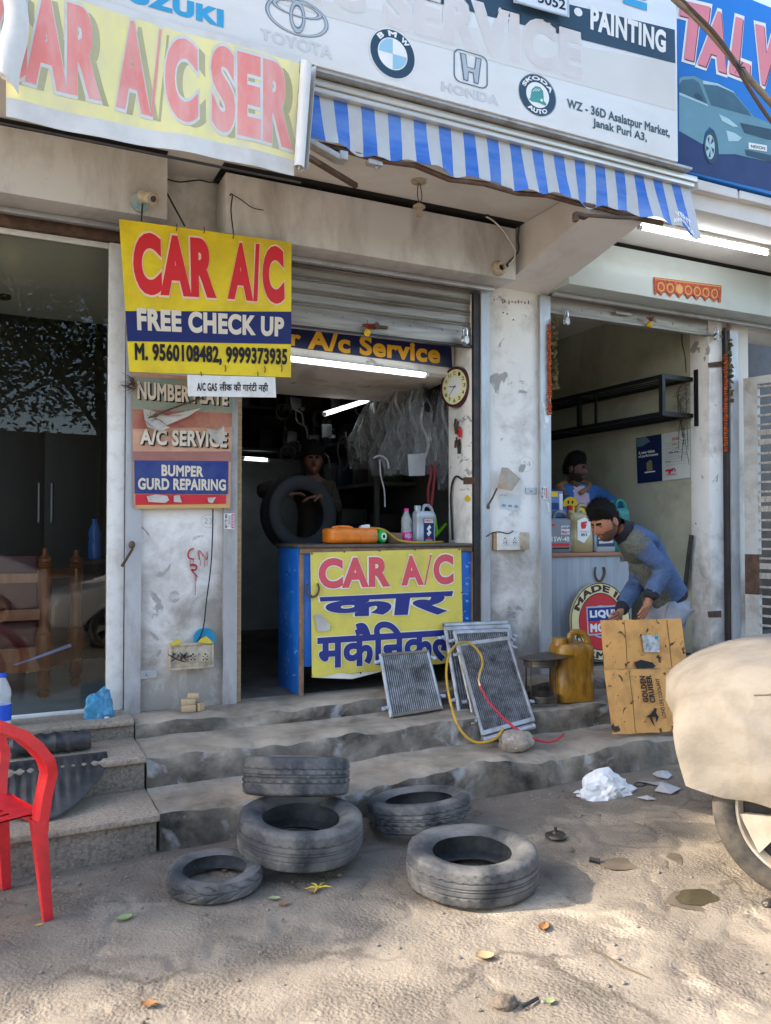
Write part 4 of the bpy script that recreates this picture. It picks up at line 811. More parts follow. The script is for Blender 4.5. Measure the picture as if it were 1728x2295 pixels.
for bdy, pts, m_, bo, pd in (("CAR", [(342, 308), (832, 292), (832, 500), (345, 515)], RED2, .05, .03), ("A", [(920, 288), (1020, 285), (1060, 487), (905, 492)], RED2, .05, .03), ("/", [(1085, 282), (1112, 281), (1085, 488), (1060, 489)], RED2, .03, .03), ("C", [(1122, 280), (1258, 278), (1260, 482), (1124, 488)], RED2, .05, .03),
                             ("कार", [(350, 570), (1258, 528), (1215, 688), (375, 712)], NAV2, .045, .022), ("मकैिनकल", [(335, 762), (1290, 704), (1290, 1000), (335, 1065)], NAV2, .035, .018)):
    for k, (mm, pad, h) in enumerate(((WOUT, pd, .0042), (m_, 0, .0048))):
        b = MB(); text(b, zq('J', pts, Y=yy), bdy, bo, h, pad=pad); part("lettering", b, mm, cb, smooth=False)
b = MB(); pq_ = [(315, 690), (360, 685), (425, 760), (420, 795), (340, 808)]
b.poly([ZP('J', x, y, Y=yy - .009) for x, y in pq_]); part("torn_label", b, PAPER, cb, smooth=False)
b = MB()
for x, y in ((300, 275), (520, 262), (760, 256), (1000, 248), (1300, 246), (1318, 540), (1322, 760), (295, 560), (298, 1100), (630, 1085)): b.lathe([(0, .004), (.005, .003), (.007, 0)], Matrix.Translation(ZP('J', x, y, Y=yy - .006)) @ Matrix.Rotation(R(90), 4, 'X'), 8)
part("nail", b, RUST, cb)
def horseshoe(c, w, hgt, lab, Y):
    b = MB(); pts = []
    for k in range(17):
        a = R(-222 + 264 * k / 16 + 0) ; pts.append(V(c.x + w * math.cos(a) * (1 if abs(math.cos(a)) < .99 else 1), Y, c.z + hgt * math.sin(a)))
    b.tube(pts, .011, 6, flat=.6)
    for v in b.bm.verts: v.co.y = Y + (v.co.y - Y) * .6
    solo("horseshoe", b, RUST, lab, "horseshoe")
horseshoe(ZP('J', 305, 515, Y=5.16), .045, .055, "dark rusty horseshoe nailed on the yellow banner of the blue counter", 5.158)

# ---------------------------------------------------------------- tyres
DARKRUB = mat('black rubber', (.014, .014, .015), .7, var=.2)
def tyre(c, OD, w, rb, rot=(0, 0, 0), lab="", seed=0, style=0, m_=None):
    ro = OD / 2; n = 150; prof = []
    sec = [(rb, -.34), (rb + .012, -.41), ((rb + ro) / 2, -.5), (ro - .022, -.475), (ro - .008, -.42)]
    tz = [-.36, -.30, -.24, -.20, -.185, -.165, -.15, -.06, -.045, -.025, -.01, .01, .025, .045, .06, .15, .165, .185, .20, .24, .30, .36]
    sec += [(ro - .002 * (abs(z) / .36) ** 2 * 3, z) for z in tz]
    sec += [(ro - .008, .42), (ro - .022, .475), ((rb + ro) / 2, .5), (rb + .012, .41), (rb, .34), (rb + .012, .36), ((rb + ro) / 2, .43), (ro - .024, .33), (ro - .02, 0), (ro - .024, -.33), ((rb + ro) / 2, -.43), (rb + .012, -.36)]
    gro = {4, 5, 8, 9, 12, 13, 16, 17} if style < 2 else {12, 13}
    b = MB(); rings = []
    for k in range(n):
        a = 2 * math.pi * k / n; ring = []
        for i, (r, z) in enumerate(sec):
            rr = r
            if 5 <= i < 5 + len(tz):
                j = i - 5
                if j in gro: rr -= .007
                elif style == 0 and abs(tz[j]) > .19 and (k + (j % 3)) % 4 == 0: rr -= .005
                elif style == 1 and (k * 1.0 + (tz[j] * 30)) % 5 < 1.2: rr -= .005
                elif style == 2 and (k + abs(tz[j]) * 22) % 10 < 2.0: rr -= .007
            p_ = (r * 6 * math.cos(a), r * 6 * math.sin(a), z * 4); rr += .0014 * mnoise.noise(Vector(p_) * 1.3 + Vector((seed, 0, 0)))
            ring.append(V(rr * math.cos(a), rr * math.sin(a), z * w + .004 * mnoise.noise(Vector((math.cos(a) * 1.3, math.sin(a) * 1.3, seed)))))
        rings.append(ring)
    b.ring_loft(rings, cap=False, closed=True)
    b.bm.transform(Matrix.Translation(c) @ (Matrix.Rotation(R(rot[2]), 4, 'Z') @ Matrix.Rotation(R(rot[0]), 4, 'X') @ Matrix.Rotation(R(rot[1]), 4, 'Y')))
    return solo("tyre", b, m_ or RUBBER, lab, "tyre", "old tyres dumped in front of the steps", ang=50)
tyre(V(.889, 3.616, .046 + .005), .43, .088, .142, (0, 0, 0), "small scooter tyre lying flat by itself near the granite steps", 1, 2)
tyre(V(1.95, 3.145, .082 + .006), .60, .160, .178, (0, 0, 20), "wide car tyre lying flat on the sunlit ground, nearest the covered car", 2, 0)
tyre(V(1.40, 3.72, .042 + .004), .42, .078, .14, (0, 0, 30), "small worn tyre at the bottom of the tyre pile", 3, 2)
tyre(V(1.325, 3.70, .152), .605, .175, .185, (3, 2, 10), "large car tyre in the middle of the pile, wide opening upward", 4, 0)
tyre(V(1.405, 3.985, .325), .555, .19, .185, (-15, 1, -25), "upper tyre of the pile tilted against the steps, tread facing the road", 5, 1)
tyre(V(2.03, 3.80, .115), .56, .150, .178, (-7, -5, -25), "car tyre slumped against the bottom step beside the pile", 6, 1)

# ---------------------------------------------------------------- radiators
ALF = mat("grimy aluminium fins", (.27, .272, .275), .45, metal=.3, var=.2, vs=20, dirt=(.05, .047, .043), da=.9, ds=13, dth=.50, bump=.2, bs=200); FIND = mat("dark fin core", (.03, .032, .034), .6, metal=.2, var=.4, vs=50, dirt=(.26, .26, .26), da=.8, ds=45, dth=.64)
ALP = mat("dull aluminium tank", (.52, .53, .54), .4, metal=.6, var=.12, vs=8, dirt=(.16, .13, .10), da=.7, ds=9, dth=.55)
def radiator(cor, th, nb, lab, tank=.022, dirtm=None, tube_top=False, tube_bot=False, gm=None):
    q = Quad(*cor); w = (q.c[1] - q.c[0]).length; t_ = thing("radiator", lab, "radiator", q.p(.5, 1), "car radiators leaning by the counter")
    b = MB(); b.prism([q.p(.01, .01, -.008), q.p(.99, .01, -.008), q.p(.99, .99, -.008), q.p(.01, .99, -.008)], -q.n * th); part("core_back", b, FIND, t_)
    b = MB(); wu = .34 / nb
    for k in range(nb):
        u = (k + .5) / nb
        b.prism([q.p(u - wu * .7, .01, 0), q.p(u + wu * .7, .01, 0), q.p(u + wu * .7, .99, 0), q.p(u - wu * .7, .99, 0)], -q.n * .010)
    part("fin", b, gm or ALF, t_, smooth=False)
    up = (q.c[0] - q.c[3]).normalized(); rt = (q.c[1] - q.c[0]).normalized()
    for s_ in (0, 1):
        b = MB(); x = -.0 if s_ == 0 else 1.0; b.tube([q.p(x, -.02, -th * .3), q.p(x, .5, -th * .3), q.p(x, 1.02, -th * .3)], tank * .62, 8); part("side_tank", b, ALP, t_)
    for v in (0, 1):
        b = MB(); b.prism([q.p(-.01, v - .022, .004), q.p(1.01, v - .022, .004), q.p(1.01, v + .022, .004), q.p(-.01, v + .022, .004)], -q.n * (th + .006)); part("header", b, ALP if not dirtm else dirtm, t_)
    b = MB()
    for (u, v) in ((-.06, .10), (-.06, .86), (1.06, .12), (1.06, .80)):
        c_ = q.p(u, v, -.01); b.prism([c_ - rt * .035 - up * .012, c_ + rt * .035 - up * .012, c_ + rt * .035 + up * .012, c_ - rt * .035 + up * .012], -q.n * .004); b.lathe([(.011, 0), (.011, .012), (.005, .012)], Matrix.Translation(c_) @ q.n.to_track_quat('Z', 'Y').to_matrix().to_4x4(), 10)
    part("bracket", b, ALP, t_)
    for flag, v in ((tube_top, -.055), (tube_bot, 1.065)):
        if flag: b = MB(); b.tube([q.p(.02, v, -th * .4), q.p(.98, v, -th * .4)], .021, 12); b.lathe([(.023, 0), (.023, .02), (.014, .02), (.014, .002)], Matrix.Translation(q.p(.02, v, -th * .4)) @ (-rt).to_track_quat('Z', 'Y').to_matrix().to_4x4(), 12); part("receiver_tube", b, ALP, t_)
    return t_
def kk(x, y, Y): return ZP('K', x, y, Y=Y)
MUD = mat("muddy header", (.17, .15, .12), .8, var=.3, vs=9, bump=.3)
radiator([kk(110, 378, 5.05), kk(445, 350, 5.05), kk(545, 755, 4.80), kk(185, 815, 4.78)], .03, 24, "small muddy radiator with dark oil stain leaning on the yellow counter banner", dirtm=MUD, gm=mat("oily fins", (.36, .35, .33), .45, metal=.4, var=.2, vs=20, dirt=(.03, .028, .025), da=.9, ds=7, dth=.52))
radiator([kk(575, 190, 5.12), kk(1030, 172, 5.12), kk(1110, 760, 4.72), kk(675, 785, 4.72)], .03, 26, "rear silver radiator with thick tube along its top edge", tube_top=True)
radiator([kk(640, 215, 5.06), kk(1020, 200, 5.06), kk(1130, 760, 4.66), kk(770, 790, 4.66)], .022, 26, "middle radiator sandwiched between two larger ones by the counter")
radiator([kk(668, 305, 5.00), kk(1022, 258, 5.00), kk(1203, 838, 4.47), kk(840, 940, 4.45)], .02, 27, "front silver radiator with clean fins and a tube along its foot, beside the rock", tube_bot=True)
HY = mat("yellow hose", srgb(196, 150, 34), .45, var=.1, vs=9, dirt=(.2, .14, .05), da=.5, ds=12); HR = mat("red hose", srgb(186, 40, 60), .45, var=.1, vs=9, dirt=(.25, .08, .07), da=.5, ds=12); BRASS = mat("brass fitting", (.5, .38, .2), .35, metal=.8)
gh_ = thing("gauge_hose", "yellow and red refrigerant hoses looped over the front radiator", "hose", kk(840, 1010, 4.36))
pts = [(820, 500, 4.72), (838, 440, 4.76), (820, 370, 4.84), (770, 310, 4.90), (710, 285, 4.93), (650, 305, 4.90), (600, 370, 4.82), (578, 480, 4.74), (585, 600, 4.66), (610, 730, 4.58), (650, 860, 4.50), (710, 955, 4.44), (790, 1005, 4.40), (880, 1000, 4.38), (945, 965, 4.39), (985, 905, 4.42)]
b = MB(); b.tube([kk(x, y, Y - .05) for x, y, Y in pts], .0085, 8, smooth=4); part("yellow_hose", b, HY, gh_)
b = MB(); b.tube([kk(820, 500, 4.67), kk(810, 560, 4.64), kk(822, 600, 4.62)], [.010, .008, .010], 8); part("coupling", b, BRASS, gh_)
b = MB(); b.tube([kk(x, y, Y - .03) for x, y, Y in ((822, 600, 4.65), (860, 680, 4.58), (930, 770, 4.50), (1020, 860, 4.43), (1110, 930, 4.36), (1200, 975, 4.33), (1280, 1000, 4.32), (1360, 992, 4.33), (1418, 950, 4.38))], .0085, 8, smooth=4); part("red_hose", b, HR, gh_)
ROCK = mat("pale rock", (.38, .32, .25), .9, var=.2, vs=8, dirt=(.12, .1, .08), da=.8, ds=14, dth=.52, dirt2=(.5, .46, .4), d2s=22, d2th=.66, bump=.8, bs=40)
def rock(c, r, m_, lab, nm="rock", amp=.25, seed=0, sub=4):
    b = bmesh.new(); bmesh.ops.create_icosphere(b, subdivisions=sub, radius=1.0); mb = MB()
    for v in b.verts:
        d = 1 + amp * N3(v.co, 1.3, seed) + amp * .4 * N3(v.co, 3.5, seed) + amp * .15 * N3(v.co, 8, seed); v.co = Vector((v.co.x * r[0], v.co.y * r[1], v.co.z * r[2])) * d
    mb.add(b, Matrix.Translation(c)); return solo(nm, mb, m_, lab, nm.replace('_', ' '), ang=55)
rock(kk(1100, 1005, 4.30) + V(0, .03, .0), (.125, .08, .072), ROCK, "rough pale rock holding the front radiator on the bottom step", seed=4)

# ---------------------------------------------------------------- stool of rings, yellow can
OILY = mat("oily iron", (.05, .045, .04), .45, metal=.4, var=.4, vs=14, dirt=(.16, .12, .08), da=.6, ds=9)
sc_ = kk(1255, 740, 4.70); sc_.z = .362
stl = thing("stool", "oily black ring stool with a sheet of scrap on top by the pillar", "stool", sc_)
for z_ in (.02, .17 + .10):
    b = MB(); b.lathe([(.118, 0), (.122, .006), (.118, .020), (.122, .034), (.118, .048), (.112, .048), (.112, 0)], Matrix.Translation(sc_ + V(0, 0, z_)), 28, closed=True); part("ring", b, OILY, stl)
for k in range(4):
    a = R(20 + 90 * k); b = MB(); p_ = sc_ + V(.122 * math.cos(a), .122 * math.sin(a), 0); b.tube([p_, p_ + V(0, 0, .32)], .006, 6); part("leg", b, OILY, stl)
b = MB(); o = sc_ + V(.02, -.01, .335)
out = [(-.17, .08), (-.16, -.08), (-.05, -.14), (.06, -.17), (.14, -.10), (.30, -.05), (.22, .05), (.12, .12), (-.05, .13)]
b.poly([o + V(x, y, .012 * math.sin(9 * x) - (.02 if x > .2 else 0)) for x, y in out]); b.poly([o + V(x, y, .012 * math.sin(9 * x) - .003 - (.02 if x > .2 else 0)) for x, y in out]); part("lid_sheet", b, OILY, stl, smooth=False)
JER = mat("stained yellow can", srgb(170, 122, 36), .4, var=.25, vs=4, dirt=(.05, .026, .012), da=.9, ds=5.0, dth=.52, spec=.5, stretch=(2.2, 2.2, .8))
def rrsec(hx, hy, r, n=5):
    return [(sx * (hx - r) + r * math.cos(R(a0 + 90 * k / n)), sy * (hy - r) + r * math.sin(R(a0 + 90 * k / n))) for sx, sy, a0 in ((1, 1, 0), (-1, 1, 90), (-1, -1, 180), (1, -1, 270)) for k in range(n + 1)]
def can(c, hx, hy, H, lab, m_, cat="oil can", nm="oil_can", rz=0, handle=True, capm=None, neck=(-.45, 0), grp=None, slope=.0, hr=.016, label_fn=None, capr=.022, tilt=None):
    M_ = Matrix.Translation(c) @ Matrix.Rotation(R(rz), 4, 'Z')
    if tilt is not None: M_ = Matrix.Translation(c) @ tilt
    t_ = thing(nm, lab, cat, c, grp); b = MB(); rings = []
    sh_ = .74 if handle else .85
    for z_, s_, dx in ((0, .94, 0), (.012, 1, 0), (H * .35, 1, 0), (H * .36, .985, 0), (H * .62, .985, 0), (H * .63, 1, 0), (H * sh_, 1, 0), (H * (sh_ + .06), .96, 0), (H * (sh_ + .10), .82, -.06 * hx)):
        rings.append([M_ @ V(x * s_ + dx, y * s_, z_ + slope * x * (1 if z_ > H * .5 else 0)) for x, y in rrsec(hx, hy, min(hx, hy) * .55)])
    b.ring_loft(rings); part("body", b, m_, t_)
    nx, ny = neck[0] * hx, neck[1] * hy
    b = MB(); b.lathe([(capr * 1.1, H * (sh_ + .07)), (capr, H * (sh_ + .13)), (capr, H * (sh_ + .18))], M_ @ Matrix.Translation((nx, ny, 0)), 16); part("neck", b, m_, t_)
    if capm: b = MB(); b.lathe([(capr * 1.2, H * (sh_ + .15)), (capr * 1.2, H * (sh_ + .24)), (capr * .9, H * (sh_ + .25))], M_ @ Matrix.Translation((nx, ny, 0)), 18); part("cap", b, capm, t_)
    if handle:
        b = MB(); b.tube([M_ @ V(x * hx, 0, z_ * H) for x, z_ in ((-.12, sh_ + .05), (-.10, sh_ + .17), (.1, sh_ + .25), (.55, sh_ + .24), (.86, sh_ + .14), (.93, sh_ - .06))], hr, 8, smooth=3); part("handle", b, m_, t_)
    return t_, M_
yc = kk(1478, 700, 4.72); yc.z = .362
can(yc, .145, .12, .49, "stained yellow oil drum with a moulded handle standing on the step", JER, "jerrycan", "jerrycan", rz=-14, neck=(-.68, -.1), hr=.024, capr=.05)

# wood blocks, disc, sockets, padlocks, cameras on the left pillar
BLK = mat("pale cut wood", (.46, .34, .20), .7, var=.15, vs=14, dirt=(.25, .15, .08), da=.4, ds=20)
def wblock(px, py, z0, d, rz, lab):
    c_ = ZP('I', px, py, Y=5.08); c_.z = z0 + d[2] / 2; b = MB(); b.cbox(c_, d, .003, Matrix.Rotation(R(rz), 3, 'Z')); solo("wood_block", b, BLK, lab, "wood block", "offcuts stacked at the left pillar")
wblock(1258, 1405, PL, (.09, .045, .042), -14, "pale wood offcut at the bottom front of the little stack"); wblock(1325, 1390, PL, (.045, .06, .05), 30, "dark ended wood offcut at the bottom back of the little stack")
wblock(1256, 1370, PL + .043, (.085, .045, .036), -12, "pale wood offcut in the middle layer of the little stack"); wblock(1292, 1325, PL + .08, (.07, .045, .03), -20, "topmost pale wood offcut of the little stack")
DISC = ink("blue plastic disc", srgb(24, 124, 160), rough=.35)
b = MB(); c_ = ZP('I', 1362, 992, Y=5.18); b.lathe([(.0, 0), (.070, 0), (.074, .006), (.070, .014), (.02, .018), (0, .018)], Matrix.Translation(c_) @ Matrix.Rotation(R(80), 4, 'X'), 32); solo("disc", b, DISC, "round blue plastic disc tucked behind the left pillar's switchboard", "disc")
b = MB(); b.poly([ZP('I', x, y, Y=5.135) for x, y in ((1315, 1010), (1340, 985), (1375, 968), (1420, 1010), (1400, 1020))]); b.poly([ZP('I', x, y, Y=5.13) for x, y in ((1130, 1015), (1195, 985), (1215, 1015), (1150, 1035))]); solo("leaflet", b, ink("yellow leaflet", srgb(206, 180, 60)), "yellowed paper leaflets stuck on the top of the broken switchboard", "paper", smooth=False)
def socket_face(b, dk, cx, cz, Y, s_=1.0):
    for dx, dz, r in ((0, .020, .006), (-.013, .006, .004), (.013, .006, .004), (-.011, -.014, .005), (.011, -.014, .005), (0, -.004, .0035)): dk.lathe([(0, .0015), (r * s_, .0012), (r * s_, 0)], Matrix.Translation((cx + dx * s_, Y, cz + dz * s_)) @ Matrix.Rotation(R(90), 4, 'X'), 10)
def switchboard(r, px, Y, lab, sock, broken, extra=None):
    q = zq(r, px, Y=Y); t_ = thing("switchboard", lab, "switchboard", q.p(.5, 1)); a, d = q.c[0], q.c[2]
    b = MB(); x0, x1, z0, z1 = a.x, d.x, d.z, a.z
    b.box(x0, x1, Y + .008, 5.2, z0, z1, .002); part("back_box", b, CREAMP if broken else WOOD, t_)
    b = MB(); 
    if broken:
        for bx_ in ((x0, x1, Y, Y + .007, z1 - .014, z1), (x0, x1, Y, Y + .007, z0, z0 + .014), (x0, x0 + .014, Y, Y + .007, z0 + .015, z1 - .015), (x1 - .014, x1, Y, Y + .007, z0 + .015, z1 - .015)): b.box(*bx_, .001)
        b.box(x0 + .145, x1 - .015, Y + .001, Y + .0075, z0 + .015, z0 + .085, .001)
    else: b.box(x0 + .02, x1, Y, Y + .0075, z0, z1, .002)
    part("cover", b, CREAMP if broken else WHITEP, t_)
    dk = MB(); b = MB()
    for (u, v) in sock:
        p_ = q.p(u, v); b.box(p_.x - .030, p_.x + .030, Y - .004, Y - .0005, p_.z - .032, p_.z + .032, .002); socket_face(b, dk, p_.x, p_.z, Y - .004)
    part("socket_face", b, CREAMP if broken else WHITEP, t_); part("pin_hole", dk, BLACKI, t_)
    if extra: extra(q, t_)
    return t_
def ex1(q, t_):
    b = MB(); random.seed(9)
    for k in range(7):
        p_ = q.p(.08 + .05 * k, .35 + .05 * (k % 3), .0); b.tube([p_, p_ + V(random.uniform(-.03, .03), -.02, random.uniform(-.05, .02)), p_ + V(random.uniform(-.05, .07), -.012, random.uniform(-.06, .0))], .0035, 5, smooth=2)
    part("loose_wire", b, WIRE, t_)
switchboard('I', [(1132, 1025), (1425, 1025), (1425, 1178), (1132, 1178)], 5.14, "broken grimy switchboard with two sockets low on the left pillar", [(.52, .55), (.80, .55)], True, ex1)
switchboard('H', [(165, 808), (420, 808), (420, 940), (165, 940)], 5.155, "white switchboard with two round pin sockets and burnt corner on the middle pillar", [(.28, .5), (.56, .5)], False,
            lambda q, t_: part("burnt_plate", MB().box(q.p(.72, 0).x, q.p(.99, 0).x, 5.146, 5.1545, q.p(0, .98).z, q.p(0, .02).z, .003), CREAMP, t_))
b = MB(); b.tube([ZP('H', x, y, Y=5.15) for x, y in ((100, 842), (150, 812), (200, 806), (260, 818), (300, 800))], .004, 5, smooth=4); solo("wire", b, WIRE, "black wire looping over the white switchboard on the middle pillar", "wire")
b = MB(); b.tube([ZP('I', x, y, Y=5.16) for x, y in ((1420, 120), (1418, 260), (1412, 420), (1400, 560), (1378, 720), (1352, 930), (1290, 1040), (1230, 1075))], .0045, 5, smooth=3); solo("wire", b, WIRE, "long dark cable running down the left pillar to the broken switchboard", "wire")
def padlock(c, lab, s_=1.0, nrm=0, m_=None):
    CHR = GALV if m_ is None else m_
    t_ = thing("padlock", lab, "padlock", c); M_ = Matrix.Translation(c) @ Matrix.Rotation(R(nrm), 4, 'Z') @ Matrix.Rotation(R(90), 4, 'X')
    b = MB(); b.lathe([(0, -.02), (.034, -.02), (.042, -.012), (.042, .012), (.034, .02), (0, .02)], M_ @ Matrix.Scale(s_, 4), 24); part("body", b, CHROME, t_)
    b = MB(); b.tube([Vector(c) + V(-.018 * s_, 0, .03 * s_), Vector(c) + V(-.020 * s_, 0, .08 * s_), Vector(c) + V(0, 0, .10 * s_), Vector(c) + V(.020 * s_, 0, .08 * s_), Vector(c) + V(.018 * s_, 0, .03 * s_)], .007 * s_, 8, smooth=3); part("shackle", b, CHROME, t_)
CHROME = mat("bright steel", (.62, .63, .65), .22, metal=.9, var=.08)
padlock(ZP('E', 1205, 848, Y=5.16), "round bright padlock at the shutter corner above the clock", .9, 25)
padlock(ZP('F', 392, 665, Y=5.15), "round padlock hanging open on its shackle at the oil shop's near corner", .85, 20)
padlock(ZP('F', 1325, 765, Y=5.15), "round bright padlock at the far corner of the oil shop shutter", .9, 20)
b = MB(); p_ = ZP('I', 880, 360, Y=5.14); b.ball(p_, (.02, .02, .025)); b.tube([p_, p_ + V(-.0, -.01, -.03), ZP('I', 812, 505, Y=5.13)], [.012, .012, .014], 6, flat=.5); solo("latch", b, RUST, "rusty latch with a hanging black strap on the left steel channel", "latch")
for r, pts, lab in (('I', [(918, 1200), (1045, 1195), (1045, 1245), (918, 1258)], "flat steel hasp low on the left pillar"), ('H', [(395, 478), (478, 476), (478, 522), (395, 522)], "painted steel hasp at mid height of the pillar by the oil shop"), ('F', [(1275, 925), (1360, 915), (1360, 950), (1280, 955)], "rusty hasp set in the far pillar of the oil shop high up"), ('L', [(970, 855), (1065, 850), (1065, 897), (975, 897)], "rusty hasp low on the far pillar of the oil shop")):
    q = zq(r, pts, Y=5.192); b = MB(); b.prism(q.c, (0, .006, 0)); b.ball(q.p(.5, .5, .004), .009); solo("hasp", b, RUST if 'rusty' in lab else GALV, lab, "hasp")
# cameras
def bullet_cam(c, lab, disc_m):
    t_ = thing("security_camera", lab, "security camera", c)
    b = MB(); b.lathe([(0, 0), (.055, 0), (.055, .012), (0, .016)], Matrix.Translation(c) @ Matrix.Rotation(R(90), 4, 'X'), 24); part("base", b, disc_m, t_)
    M_ = Matrix.Translation(Vector(c) + V(.04, -.05, .02)) @ Matrix.Rotation(R(22), 4, 'Z') @ Matrix.Rotation(R(112), 4, 'X')
    b = MB(); b.lathe([(0, -.075), (.034, -.075), (.036, -.07), (.036, .06), (.040, .062), (.040, .07), (.033, .07), (.033, .06), (0, .06)], M_, 22); b.tube([c, Vector(c) + V(.02, -.03, .01)], .012, 8); part("barrel", b, CREAMP, t_)
    b = MB(); b.lathe([(0, .066), (.017, .066), (.017, .0605)], M_, 16); part("lens", b, BLACKP, t_)
    b = MB()
    for k in range(18): b.ball(M_ @ V(.025 * math.cos(k * .349), .025 * math.sin(k * .349), .062), .003, n=4)
    part("led_ring", b, WHITEP, t_)
bullet_cam(ZP('D', 745, 250, Y=4.895), "bullet camera on a teal patched disc on the left shutter box", mat("teal patched disc", (.45, .45, .42), .5, var=.1, dirt=srgb(40, 130, 140), da=.9, ds=12, dth=.5))
hc = ZP('E', 1370, 495, Y=4.898); t_ = thing("holder", "round cream ring holder with a dark opening on the middle shutter box end", "lamp holder", hc)
b = MB(); b.lathe([(.055, 0), (.052, .03), (.040, .05), (.024, .05), (.022, .01), (.0, .008)], Matrix.Translation(hc) @ Matrix.Rotation(R(90), 4, 'X'), 26); part("body", b, CREAMP, t_)
b = MB(); b.lathe([(0, .028), (.0225, .028), (.0225, .026)], Matrix.Translation(hc) @ Matrix.Rotation(R(90), 4, 'X'), 16); part("opening", b, BLACKI, t_)
b = MB(); b.tube([ZP('E', x, y, Y=4.885) for x, y in ((1310, 235), (1345, 255), (1390, 300), (1430, 360), (1455, 410), (1440, 455), (1410, 480))], .0055, 6, smooth=4); solo("cable", b, WHITEP, "pale cable drooping along the end of the middle shutter box", "cable")
b = MB(); b.tube([ZP('E', x, y, Y=4.887) for x, y in ((1475, 280), (1468, 340), (1472, 400), (1452, 430), (1415, 470))], .005, 5, smooth=3); b.ball(ZP('E', 1412, 478, Y=4.885), .014); b.ball(ZP('E', 1312, 225, Y=4.9), .022); solo("cable", b, WIRE, "dark frayed cable at the corner of the middle shutter box", "cable")
# bulb holder hanging from the canopy
bc = ZP('B', 753, 1035, Y=4.60); t_ = thing("bulb_holder", "empty cream bulb holder hanging by two wires from the canopy", "lamp holder", bc)
b = MB(); b.lathe([(.0, .035), (.012, .03), (.040, .012), (.042, .0), (.018, -.004), (.017, -.055), (.010, -.055), (.010, -.01)], Matrix.Translation(bc), 20); part("shell", b, CREAMP, t_)
b = MB(); tp = ZP('B', 753, 890, Y=4.60); b.tube([bc + V(0, 0, .03), bc.lerp(tp, .5) + V(-.012, 0, 0), tp], .003, 5, smooth=4); b.tube([bc + V(0, 0, .03), bc.lerp(tp, .4) + V(.022, 0, 0), tp], .003, 5, smooth=4); part("wire", b, WIRE, t_)
b = MB(); b.lathe([(0, -.0), (.05, 0), (.05, -.012), (0, -.018)], Matrix.Translation((tp.x, tp.y, 3.884)), 20); part("rose", b, CREAMP, t_)
# lemon and chilli charms
LEM = ink("lemon", srgb(226, 178, 20)); CHI = ink("dried chilli", srgb(120, 40, 20))
def charm(c, lab):
    t_ = thing("charm", lab, "charm", c); b = MB(); b.ball(c, (.024, .024, .027), n=8); part("lemon", b, LEM, t_)
    b = MB()
    for k in range(5): b.tube([Vector(c) + V(0, 0, .03 + .006 * k), Vector(c) + V(.03 * (-1) ** k, -.01, .036 + .006 * k), Vector(c) + V(.05 * (-1) ** k, -.01, .026 + .008 * k)], [.006, .005, .001], 5)
    b.tube([Vector(c) + V(0, 0, .02), Vector(c) + V(0, 0, .09)], .002, 4); part("chilli", b, CHI, t_)
charm(ZP('E', 718, 812, Y=5.175), "yellow lemon charm under the half raised shutter of the repair shop"); charm(ZP('F', 910, 685, Y=5.16), "yellow lemon charm with chillies under the oil shop's shutter rail")

# ---------------------------------------------------------------- things on the counter
TT = CT + .022
def onz(p_, z_): return Vector((p_.x, p_.y, z_))
ORJ = mat("orange plastic", srgb(228, 124, 26), .35, var=.06, vs=6, dirt=srgb(150, 80, 20), da=.5, ds=9, spec=.5)
oc = onz(ZP('J', 552, 210, Y=5.36), TT)
t_ = thing("jerrycan", "orange plastic jerrycan lying on its side on the counter", "jerrycan", oc); b = MB(); rings = []
L0, L1 = ZP('J', 385, 180, Y=5.36).x, ZP('J', 712, 180, Y=5.36).x
for f, s_ in ((0, .40), (.03, .72), (.09, .95), (.2, 1), (.62, 1), (.63, .97), (.66, .97), (.67, 1), (.95, 1), (1.0, .86)):
    rings.append([V(L0 + (L1 - L0) * f, oc.y + y * s_, TT + .058 + z_ * (.6 + .4 * s_)) for y, z_ in rrsec(.10, .056, .035)])
b.ring_loft(rings); part("body", b, ORJ, t_)
b = MB(); b.tube([V(L0 + .05, oc.y - .02, TT + .114), V(L0 + .09, oc.y - .03, TT + .122), V(L0 + .17, oc.y - .03, TT + .122), V(L0 + .21, oc.y - .02, TT + .113)], .010, 8, smooth=3); part("handle", b, ORJ, t_)
GRN = ink("green spool", srgb(24, 168, 60), rough=.35)
gc = onz(ZP('J', 765, 155, Y=5.34), TT + .052); t_ = thing("spool", "bright green spool with a white ringed end on the counter", "spool", gc - V(0, 0, .052))
M_ = Matrix.Translation(gc) @ Matrix.Rotation(R(68), 4, 'Z') @ Matrix.Rotation(R(-90), 4, 'Y') @ Matrix.Rotation(R(180), 4, 'X')
M_ = Matrix.Translation(gc) @ V(.35, -1, 0.05).to_track_quat('Z', 'Y').to_matrix().to_4x4()
b = MB(); b.lathe([(0, -.10), (.03, -.10), (.044, -.08), (.050, -.04), (.050, .02), (.038, .034), (0, .036)], M_, 22); part("body", b, GRN, t_)
b = MB(); b.lathe([(.014, .038), (.026, .038), (.026, .030), (.014, .030)], M_, 20, closed=True); part("ring", b, WHITEP, t_); b = MB(); b.lathe([(0, .0385), (.014, .0385), (.014, .03)], M_, 16); part("hole", b, BLACKI, t_)
PETC = bpy.data.materials.new("clear bottle"); PETC.use_nodes = True; bb = PETC.node_tree.nodes['Principled BSDF']; bb.inputs['Base Color'].default_value = (.9, .94, .95, 1); bb.inputs['Roughness'].default_value = .08; bb.inputs['Alpha'].default_value = .28; bb.inputs['Specular IOR Level'].default_value = .8
